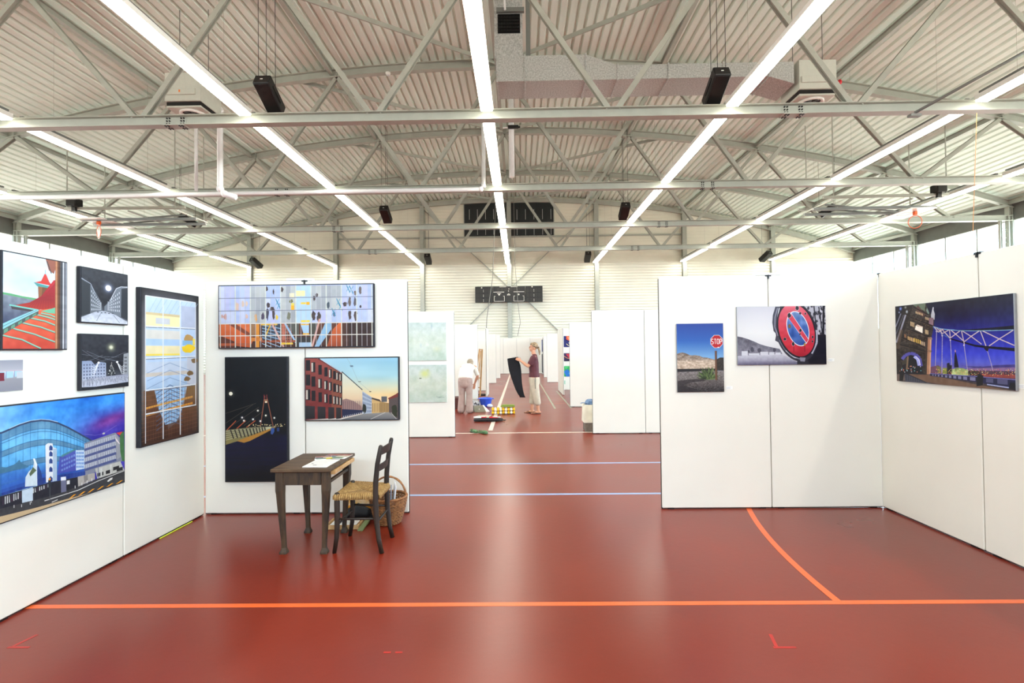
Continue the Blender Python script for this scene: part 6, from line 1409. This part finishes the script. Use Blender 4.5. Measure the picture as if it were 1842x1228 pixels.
# woman standing in profile, facing left, holding up black trousers.  origin between the feet, faces -x
wp = at_z(957, 745.5); wm = thing('person', 'woman in maroon t-shirt and beige cropped trousers standing, holding up black trousers', 'person', (.36, 12.2, 0))
b = MB(); S = (0, 1, 0)
b.sweep([((.0, 0, .92), .165, .115), ((-.005, 0, 1.02), .135, .10), ((-.01, 0, 1.15), .145, .105), ((-.012, 0, 1.28), .165, .11), ((.0, 0, 1.38), .15, .085), ((.01, 0, 1.43), .07, .06)], S)
b.sweep([((.012, 0, 1.40), .055, .056), ((-.012, 0, 1.47), .050, .052), ((-.02, 0, 1.54), .05, .052)], S)
# head in profile
b.ellipsoid((-.012, 0, 1.645), .092, .072, .098); b.ellipsoid((-.048, 0, 1.60), .060, .058, .082); b.ellipsoid((-.075, 0, 1.562), .032, .034, .03)
b.sweep([((-.098, 0, 1.645), .010, .010), ((-.118, 0, 1.615), .015, .014), ((-.108, 0, 1.605), .016, .012)], S, 8)
b.ellipsoid((-.104, 0, 1.585), .012, .022, .007); b.ellipsoid((-.101, 0, 1.573), .012, .02, .007); b.ellipsoid((-.098, 0, 1.655), .012, .05, .012)
for s in (-1, 1): b.ellipsoid((-.003, s * .072, 1.62), .018, .010, .030)
# legs
for s, x0, xa_ in ((-1, -.005, .075), (1, .0, -.075)):
    b.sweep([((0, s * .075, .90), .095, .105), ((.0, s * .08, .72), .082, .088), ((-.008 + xa_ * .4, s * .08, .50), .055, .060), ((.008 + xa_ * .7, s * .08, .36), .054, .060), ((.01 + xa_ * .9, s * .08, .20), .038, .042), ((.01 + xa_, s * .08, .09), .033, .037)], S)
    foot(b, (.01 + xa_, s * .08, .09), (-1, s * .12, 0))
# arms reach forward and up, both hands pinching the waistband
for s in (-1, 1):
    sh = Vector((.005, s * .165, 1.365)); el = Vector((-.16, s * .19, 1.165)); wr = Vector((-.335, s * .115, 1.305))
    b.sweep([(sh + Vector((.01, -s * .03, .005)), .055, .055), (sh, .052, .052), (sh.lerp(el, .5), .047, .049), (el, .037, .039), (el.lerp(wr, .35), .038, .039), (wr, .025, .024)], S)
    hand(b, wr, (-.85, -s * .25, .45), (.3, s * .8, .5), (.3, -s * .2, .9), 1.0, .55)
blob(b, 'body', M_SKIN, wm, .0085, 3)
# clothes
c = MB()
c.sweep([((.0, 0, .93), .178, .137), ((-.003, 0, 1.02), .155, .12), ((-.01, 0, 1.15), .162, .124), ((-.016, 0, 1.26), .180, .130), ((-.002, 0, 1.36), .168, .102), ((.008, 0, 1.405), .105, .078)], S)
for s in (-1, 1):
    sh = Vector((.005, s * .165, 1.365)); el = Vector((-.16, s * .19, 1.165)); c.sweep([(sh + Vector((.01, -s * .05, 0)), .075, .072), (sh, .069, .068), (sh.lerp(el, .50), .066, .064), (sh.lerp(el, .62), .06, .06)], S)
blob(c, 't_shirt', mat('maroon_jersey', (92, 48, 54), .85, var=.12, scale=14, bump=.3, bscale=25), wm, .011, 4)
c = MB(); c.sweep([((.0, 0, .905), .172, .13), ((0, 0, .935), .172, .13)], S); blob(c, 'pink_top_hem', mat('dusty_pink_jersey', (176, 130, 140), .85), wm, .012, 2)
c = MB(); c.sweep([((.0, 0, .78), .175, .138), ((.0, 0, .86), .178, .142), ((0, 0, .935), .160, .122)], S)
for s, xa_ in ((-1, .075), (1, -.075)): c.sweep([((0, s * .08, .84), .10, .125), ((.0, s * .085, .70), .100, .112), ((xa_ * .4, s * .085, .50), .086, .098), ((.005 + xa_ * .6, s * .085, .38), .084, .09), ((.01 + xa_ * .8, s * .085, .27), .078, .082)], S)
blob(c, 'cropped_trousers', mat('beige_linen', (196, 184, 162), .85, var=.08, scale=10, bump=.6, bscale=16), wm, .011, 3)
c = MB(); c.tube([(.02, -.205, .90), (.01, -.195, .78), (.02, -.188, .62)], .006, 5); tag(c.build('drawstring', M_BLACKM, wm), 'dark cord hanging from the waist')
h = MB(); h.ellipsoid((.018, 0, 1.668), .092, .080, .092); h.ellipsoid((-.035, 0, 1.708), .062, .068, .045); h.sweep([((.085, 0, 1.655), .035, .03), ((.12, 0, 1.60), .03, .028), ((.135, 0, 1.53), .032, .027), ((.14, 0, 1.45), .018, .016)], S, 10)
for s in (-1, 1): h.sweep([((-.05, s * .062, 1.70), .012, .02), ((-.01, s * .078, 1.665), .012, .026), ((.05, s * .07, 1.64), .012, .03)], (0, 0, 1), 8)
blob(h, 'hair', M_HAIR, wm, .009, 3)
c = MB(); c.tube([(.105 + .026 * math.cos(a), .032 * math.sin(a), 1.625 + .012 * math.cos(a)) for a in [2 * math.pi * k / 12 for k in range(12)]], .008, 5, closed=True); c.build('hair_tie', M_BLACK, wm)
for s in (-1, 1): e = MB(); e.ellipsoid((-.094, s * .030, 1.638), .009, .011, .009); e.build('eye', mat('eye_dark', (60, 50, 44), .2), wm)
g = MB()
for s in (-1, 1): g.tube([(-.112 + .004 * abs(math.cos(a)), s * .032 + .024 * math.cos(a), 1.637 + .017 * math.sin(a)) for a in [2 * math.pi * k / 14 for k in range(14)]], .0022, 5, closed=True); g.tube([(-.108, s * .056, 1.64), (-.06, s * .074, 1.642), (-.003, s * .08, 1.635)], .0022, 5)
g.build('glasses', M_BLACKM, wm)
M_SND = mat('brown_leather', (74, 46, 32), .6)
for s, xa_ in ((-1, .085), (1, -.065)): sandal(wm, (xa_, s * .08, 0), (-1, s * .12, 0), M_SND)
nk = MB(); nk.tube([(.0 + .075 * math.cos(a), .078 * math.sin(a), 1.425 - .02 * math.cos(a + math.pi) * -1) for a in [2 * math.pi * k / 20 for k in range(20)]], .004, 5, closed=True); nk.build('necklace', M_WHITE, wm)

# black trousers held up by the waistband, both legs hanging down together and curving
bt = thing('black_trousers', 'pair of black trousers held up by the standing woman', 'trousers', (0, 12.2, 0))
def draped(leg_y, left, right, zs, th):
    mb = MB(); n = 12; vs = []; fs = []
    for i, z in enumerate(zs):
        a, b2 = left[i], right[i]; cx, hw = (a + b2) / 2, (b2 - a) / 2
        for k in range(n):
            an = 2 * math.pi * k / n; rip = 1 + .10 * math.sin(3 * an + i * .9)
            vs.append((cx + hw * math.cos(an), leg_y + th * rip * math.sin(an) + .01 * math.sin(i * .8), z))
        if i: fs += [((i - 1) * n + k, (i - 1) * n + (k + 1) % n, i * n + (k + 1) % n, i * n + k) for k in range(n)]
    fs += [tuple(range(n)), tuple(range((len(zs) - 1) * n, len(zs) * n))[::-1]]
    mb.add(vs, fs, True); return mb
zs = [1.36, 1.33, 1.2, 1.05, .9, .75, .6, .5, .44, .40]
M_BT = mat('black_denim', (12, 13, 20), .85, var=.2, bump=.5, bscale=18)
draped(-.045, [-.30, -.30, -.285, -.26, -.215, -.165, -.11, -.06, -.02, -.005], [-.045, -.03, .02, .04, .045, .055, .075, .095, .115, .135], zs, .035).build('trouser_leg', M_BT, bt, recalc=True)
draped(.035, [-.27, -.27, -.24, -.21, -.16, -.10, -.07, -.055, -.04, -.03], [-.02, -.01, .0, .01, .02, .03, .035, .04, .04, .03], [z + .04 if i > 5 else z for i, z in enumerate(zs)], .035).build('trouser_leg', M_BT, bt, recalc=True)
w_ = MB(); w_.tube([(-.165 + .125 * math.cos(a), -.005 + .085 * math.sin(a), 1.365 + .02 * math.cos(a)) for a in [2 * math.pi * k / 20 for k in range(20)]], .012, 6, closed=True, flat=1.4); w_.build('waistband', M_BT, bt)

# woman bending forward away from the camera
bw = thing('person', 'woman in white t-shirt and pale pink trousers bending down with her back to the camera', 'person', (-1.37, 12.38, 0), -.12)
S = (1, 0, 0); b = MB()
b.sweep([((0, -.02, .83), .165, .12), ((0, .02, .95), .15, .115), ((0, .14, 1.06), .14, .105), ((0, .30, 1.13), .165, .105), ((0, .40, 1.15), .15, .085)], S)
b.sweep([((0, .42, 1.15), .052, .052), ((0, .49, 1.16), .05, .05), ((0, .53, 1.18), .05, .052)], S)
b.ellipsoid((0, .60, 1.23), .074, .095, .10); b.ellipsoid((0, .635, 1.13), .056, .055, .07); b.sweep([((0, .695, 1.17), .010, .01), ((0, .705, 1.13), .015, .014)], S, 8)
for s in (-1, 1): b.ellipsoid((s * .074, .60, 1.185), .010, .018, .028)
for s in (-1, 1):
    b.sweep([((s * .08, 0, .84), .09, .10), ((s * .085, .0, .68), .082, .085), ((s * .088, .02, .47), .056, .058), ((s * .09, -.01, .34), .054, .058), ((s * .092, -.02, .18), .038, .04), ((s * .095, -.02, .09), .033, .035)], S)
    foot(b, (s * .095, -.02, .09), (s * .25, 1, 0))
    sh = Vector((s * .17, .38, 1.14)); el = Vector((s * .225, .42, .90)); wr = Vector((s * .13, .50, .70))
    b.sweep([(sh + Vector((-s * .03, 0, 0)), .055, .055), (sh, .05, .05), (sh.lerp(el, .5), .045, .047), (el, .036, .038), (el.lerp(wr, .35), .036, .037), (wr, .024, .024)], (0, 1, 0))
    hand(b, wr, (-s * .2, .25, -.9), (s * .2, .9, .2), (-s * 1, .2, 0), 1.0, .5)
blob(b, 'body', M_SKIN, bw, .0085, 3)
c = MB(); c.sweep([((0, .0, .90), .185, .135), ((0, .05, .98), .178, .13), ((0, .15, 1.07), .180, .125), ((0, .28, 1.13), .178, .118), ((0, .37, 1.15), .145, .09)], S)
for s in (-1, 1):
    sh = Vector((s * .17, .38, 1.14)); el = Vector((s * .225, .42, .90)); c.sweep([(sh + Vector((-s * .05, 0, -.01)), .07, .068), (sh + Vector((-s * .01, 0, -.02)), .064, .062), (sh.lerp(el, .55), .062, .062), (sh.lerp(el, .75), .058, .06)], (0, 1, 0))
blob(c, 't_shirt', mat('white_jersey', (232, 230, 216), .85, var=.03, bump=.4, bscale=18), bw, .011, 4)
c = MB(); c.sweep([((0, -.02, .74), .175, .135), ((0, -.01, .84), .185, .145), ((0, .02, .93), .168, .125)], S)
for s in (-1, 1): c.sweep([((s * .085, -.01, .80), .10, .13), ((s * .09, .0, .66), .096, .105), ((s * .095, .01, .46), .080, .088), ((s * .10, -.01, .30), .084, .09), ((s * .105, -.02, .16), .092, .096), ((s * .107, -.02, .09), .096, .10)], S)
blob(c, 'wide_trousers', mat('pale_pink_linen', (172, 148, 138), .85, var=.08, scale=10, bump=.6, bscale=14), bw, .011, 3)
h = MB(); h.ellipsoid((0, .575, 1.262), .086, .098, .092); h.ellipsoid((0, .54, 1.225), .07, .06, .08); blob(h, 'hair', M_HAIRG, bw, .009, 3)
for s in (-1, 1): sandal(bw, (s * .095 , -.02 - .01, 0), (s * .25, 1, 0), M_SND)

# ---------------------------------------------------------------- things on the aisle floor
p = at_z(873, 731.5); tubt = thing('plastic_tub', 'bright blue plastic tub on the floor by the left partition', 'tub', (p.x, p.y + .15, 0))
M_BLUE = mat('blue_plastic', (60, 100, 222), .35)
mb = MB(); mb.lathe([(0, .004), (.125, .004), (.135, .02), (.185, .215), (.195, .22), (.195, .232), (.180, .232), (.172, .21), (.125, .03), (0, .022)], n=28); mb.build('tub_body', M_BLUE, tubt)
for s in (-1, 1): MB().tube([(s * .185, -.05, .215), (s * .225, -.04, .205), (s * .225, .04, .205), (s * .185, .05, .215)], .009, 6).build('tub_handle', M_BLUE, tubt)
# striped yellow cushion / roll and green mat
p = at_z(905, 745.5); mt = thing('striped_mat', 'folded yellow and white striped mat on the floor beside the white centre line', 'folded mat', (p.x, p.y + .18, 0), .05)
M_YEL = mat('yellow_stripe_fabric', (236, 186, 26), .8, bump=.2); M_WST = mat('white_stripe_fabric', (236, 232, 218), .8, bump=.2)
for lay in range(2):
    z = .02 + lay * .075 + .018
    for i in range(9):
        xa = -.29 + i * .0645 + lay * .0; xb = xa + .0635
        mb = MB(); mb.sweep([((xa, -.10, z), .0318, .036), ((xa, 0, z + .004), .0318, .038), ((xa, .14, z), .0318, .036)], side=(1, 0, 0), n=12); o = mb.build('stripe', M_YEL if i % 2 == 0 else M_WST, mt); o.location = (.032, 0, 0)
gm = MB(); gm.box(-.08, -.09, 0, .27, .12, .02, .008); gm.box(-.06, -.085, .021, .25, .11, .042, .008); o = gm.build('folded_cloth', mat('olive_green_cloth', (124, 146, 60), .8, bump=.3)); tag(o, 'folded olive green cloth lying on top of the striped mat', 'cloth'); o.location = (mt.location.x + .02, mt.location.y, .175)
# black and red bag lying flat
p = at_z(878, 758.5); bgk = thing('flat_bag', 'flat black bag with red and grey pieces lying open on the floor', 'bag', (p.x, p.y + .1, 0), .03)
mb = MB(); mb.sweep([((-.30, 0, .035), .10, .03), ((-.1, .0, .042), .14, .036), ((.12, 0, .042), .14, .036), ((.30, .01, .034), .10, .028)], side=(0, 1, 0)); mb.build('bag_body', mat('black_fabric', (30, 28, 34), .8, bump=.4), bgk)
MB().sweep([((.03, -.01, .085), .09, .016), ((.2, .0, .082), .08, .014)], side=(0, 1, 0)).build('red_pouch', mat('red_fabric', (190, 36, 48), .8), bgk)
MB().sweep([((-.16, -.01, .085), .05, .012), ((-.05, .0, .086), .05, .012)], side=(0, 1, 0)).build('red_pouch', MATS['red_fabric'], bgk)
MB().tube([(-.2 + .12 * math.cos(a), .0 + .08 * math.sin(a), .092) for a in [2 * math.pi * k / 16 for k in range(14)]], .012, 6).build('white_strap', M_WHITE, bgk)
MB().tube([(.1, -.05, .104), (.2, -.06, .10), (.27, -.02, .09)], .009, 6).build('white_strap', M_WHITE, bgk)
MB().tube([(.3, .0, .035), (.36, -.02, .02), (.38, .02, .02)], .012, 6).build('carry_loop', M_BLACK, bgk)
# green clogs
for (px, py, rz, lab) in ((852, 778, -1.0, 'green rubber clog on the white cross line, left one of the pair'), (868, 780, -.8, 'green rubber clog on the white cross line, right one of the pair')):
    p = at_z(px, py); t = thing('clog', lab, 'shoe', (p.x, p.y + .03, .0), rz); M_GR = mat('green_rubber', (78, 118, 74), .6)
    MB().sweep([((-.11, 0, .014), .034, .011), ((0, 0, .014), .036, .011), ((.11, 0, .014), .042, .011)], side=(0, 1, 0)).build('sole', M_GR, t)
    MB().sweep([((.02, 0, .042), .037, .022), ((.08, 0, .040), .040, .024), ((.115, 0, .032), .034, .016)], side=(0, 1, 0)).build('upper', M_GR, t)
    MB().tube([(.01, -.037, .04), (-.08, -.034, .045), (-.115, 0, .05), (-.08, .034, .045), (.01, .037, .04)], .007, 6).build('heel_strap', M_GR, t)
# grey folded display sheet, glossy wrap, dark bundles
p = at_z(862, 741); t = thing('grey_case', 'olive grey folding display case tipped open on the floor beside the blue tub', 'case', (p.x, p.y + .1, 0), .1)
M_OG = mat('olive_grey_board', (126, 126, 108), .35)
mb = MB(); mb.hexa([(-.12, -.08, 0), (.16, -.08, 0), (.18, .08, 0), (-.16, .08, 0), (-.15, .0, .15), (.08, .0, .16), (.10, .06, .16), (-.17, .06, .15)]); mb.build('case_body', M_OG, t)
mb = MB(); mb.hexa([(.10, -.06, .0), (.18, -.06, 0), (.26, .0, 0), (.2, .02, 0), (.085, .0, .165), (.10, .0, .165), (.11, .02, .165), (.09, .02, .165)]); mb.build('case_lid', M_WST, t)
MB().box(-.02, -.055, .02, .0, -.052, .09).build('edge_trim', M_PEDGE, t)
p = at_z(868, 751); mb = MB(); n = 8; vs = []; fs = []
for i in range(n + 1):
    for j in range(n + 1): vs.append((p.x - .16 + .32 * i / n + .03 * j / n, p.y - .05 + .42 * j / n, .006 + .012 * abs(math.sin(i * 1.3 + j * .9))))
for i in range(n):
    for j in range(n): a = i * (n + 1) + j; fs.append((a, a + n + 1, a + n + 2, a + 1))
mb.add(vs, fs, True); ws = mb.build('plastic_sheet', mat('glossy_clear_wrap', (232, 220, 190), .12, metal=.0)); so = ws.modifiers.new('t', 'SOLIDIFY'); so.thickness = .003
tag(ws, 'crumpled glossy pale wrapping sheet on the floor in front of the grey case', 'sheet')
p = at_z(851, 740); mb = MB(); mb.sweep([((p.x - .05, p.y + .1, .06), .07, .055), ((p.x + .05, p.y + .12, .05), .06, .045)], side=(0, 1, 0)); tag(mb.build('dark_bundle', mat('dark_grey_cloth', (52, 56, 58), .8, bump=.5, bscale=30)), 'dark grey cloth bundle behind the bending woman\'s heel', 'bundle')
p = at_z(853, 734); mb = MB(); mb.sweep([((p.x - .09, p.y + .3, .10), .08, .09), ((p.x + .08, p.y + .3, .09), .07, .08)], side=(0, 1, 0)); o = mb.build('patterned_bag', mat('black_white_check', (40, 44, 50), .7, scale=26, col2=(226, 228, 230))); tag(o, 'black and white patterned bag between the bending woman and the blue tub', 'bag')
p = at_z(881, 733); mb = MB(); mb.ellipsoid((p.x, p.y + .05, .05), .08, .06, .048); tag(mb.build('white_cloth', mat('pale_blue_white_cloth', (206, 214, 230), .7, bump=.4, bscale=25)), 'small crumpled pale cloth right of the blue tub', 'cloth')
tag(MB().box(-2.0, 13.2, 0.0, -1.62, 13.7, .30, .01).build('brown_crate', mat('dark_red_crate', (84, 38, 30), .6)), 'low dark red crate left of the bending woman', 'crate')
# wooden easels leaning together
def easel(x, y, lean, rz, h, lab):
    t = thing('easel', lab, 'easel', (x, y, .012), rz); t.rotation_euler = (0, .11, rz)
    for s in (-1, 1): MB().bar((s * .12, 0, .0), (s * .045, lean, h), .048, .034).build('leg', M_PINE, t)
    MB().bar((0, .12, .0), (0, lean - .03, h * .93), .038, .04).build('rear_leg', M_PINE, t)
    for z in (.3, .62): f = z / h; MB().bar((-.14 + .06 * f, lean * f - .025, z), (.14 - .06 * f, lean * f - .025, z), .03, .028).build('crossbar', M_PINE, t)
    MB().bar((-.06, lean - .005, h - .02), (.06, lean - .005, h - .02), .03, .03).build('head_block', M_PINE, t)
    MB().bar((0, lean * .35 - .05, h * .35), (0, lean * .96 - .03, h * .96), .04, .03).build('canvas_mast', M_PINE, t)
    MB().box(-.025, lean * .5 - .09, h * .5 - .03, .025, lean * .5 - .035, h * .5 + .02).build('clamp_block', M_PINE, t)
easel(-1.47, 16.62, .32, .1, 1.60, 'taller folded wooden easel leaning in the third bay left of the aisle')
easel(-1.82, 16.45, .28, -.05, 1.42, 'shorter folded wooden easel leaning left of the taller one')
mb = MB(); mb.lathe([(.0, .01), (.12, .01), (.14, .03), (.12, .06), (.0, .07)], (-1.30, 16.95, 0), 14); tag(mb.build('black_foot_bundle', mat('dark_mesh', (60, 58, 56), .7)), 'low dark bundle on the floor at the foot of the easels', 'bundle')

# cloth covered box by the right partition
cb = thing('draped_box', 'box draped with a cream cloth behind the nearest right aisle partition', 'box', (1.36, 9.62, 0))
MB().box(-.12, -.16, .0, .30, .16, .16, .006).build('crate', mat('grey_brown_crate', (112, 100, 88), .7, var=.2, scale=20), cb)
MB().box(-.12, -.16, .1601, .30, .16, .50, .006).build('box_body', M_WHITE, cb)
mb = MB(); n = 40; vs = []; fs = []
per = []
for k in range(n):
    a = 2 * math.pi * k / n; cx_, cy_ = math.cos(a), math.sin(a); m_ = max(abs(cx_), abs(cy_)); per.append((cx_ / m_, cy_ / m_))
for (z, sc) in ((.506, .0), (.508, .98), (.500, 1.03), (.35, 1.06), (.17, 1.09)):
    for k, (a, c2) in enumerate(per): wv = 1 + (.03 * math.sin(k * 2.1) if z < .49 else 0); vs.append((.09 + a * .212 * sc * wv, c2 * .162 * sc * wv, z))
for i in range(4): fs += [(i * n + k, i * n + (k + 1) % n, (i + 1) * n + (k + 1) % n, (i + 1) * n + k) for k in range(n)]
mb.add(vs, fs, True); mb.build('cloth', mat('cream_tablecloth', (226, 218, 196), .85, bump=.2), cb)
hb = thing('blue_cap', 'blue and white cap lying on the cream draped box', 'cap', (1.36, 9.58, .512))
mb = MB(); mb.lathe([(.0, .10), (.05, .095), (.09, .07), (.105, .03), (.108, .0)], n=20); mb.build('crown', mat('denim_blue', (70, 100, 140), .7, scale=20, col2=(120, 146, 176)), hb)
mb = MB(); mb.sweep([((-.08, -.02, .025), .07, .006), ((-.15, -.03, .03), .06, .006), ((-.19, -.04, .02), .03, .005)], side=(0, 1, 0)); mb.build('peak', MATS['denim_blue'], hb)
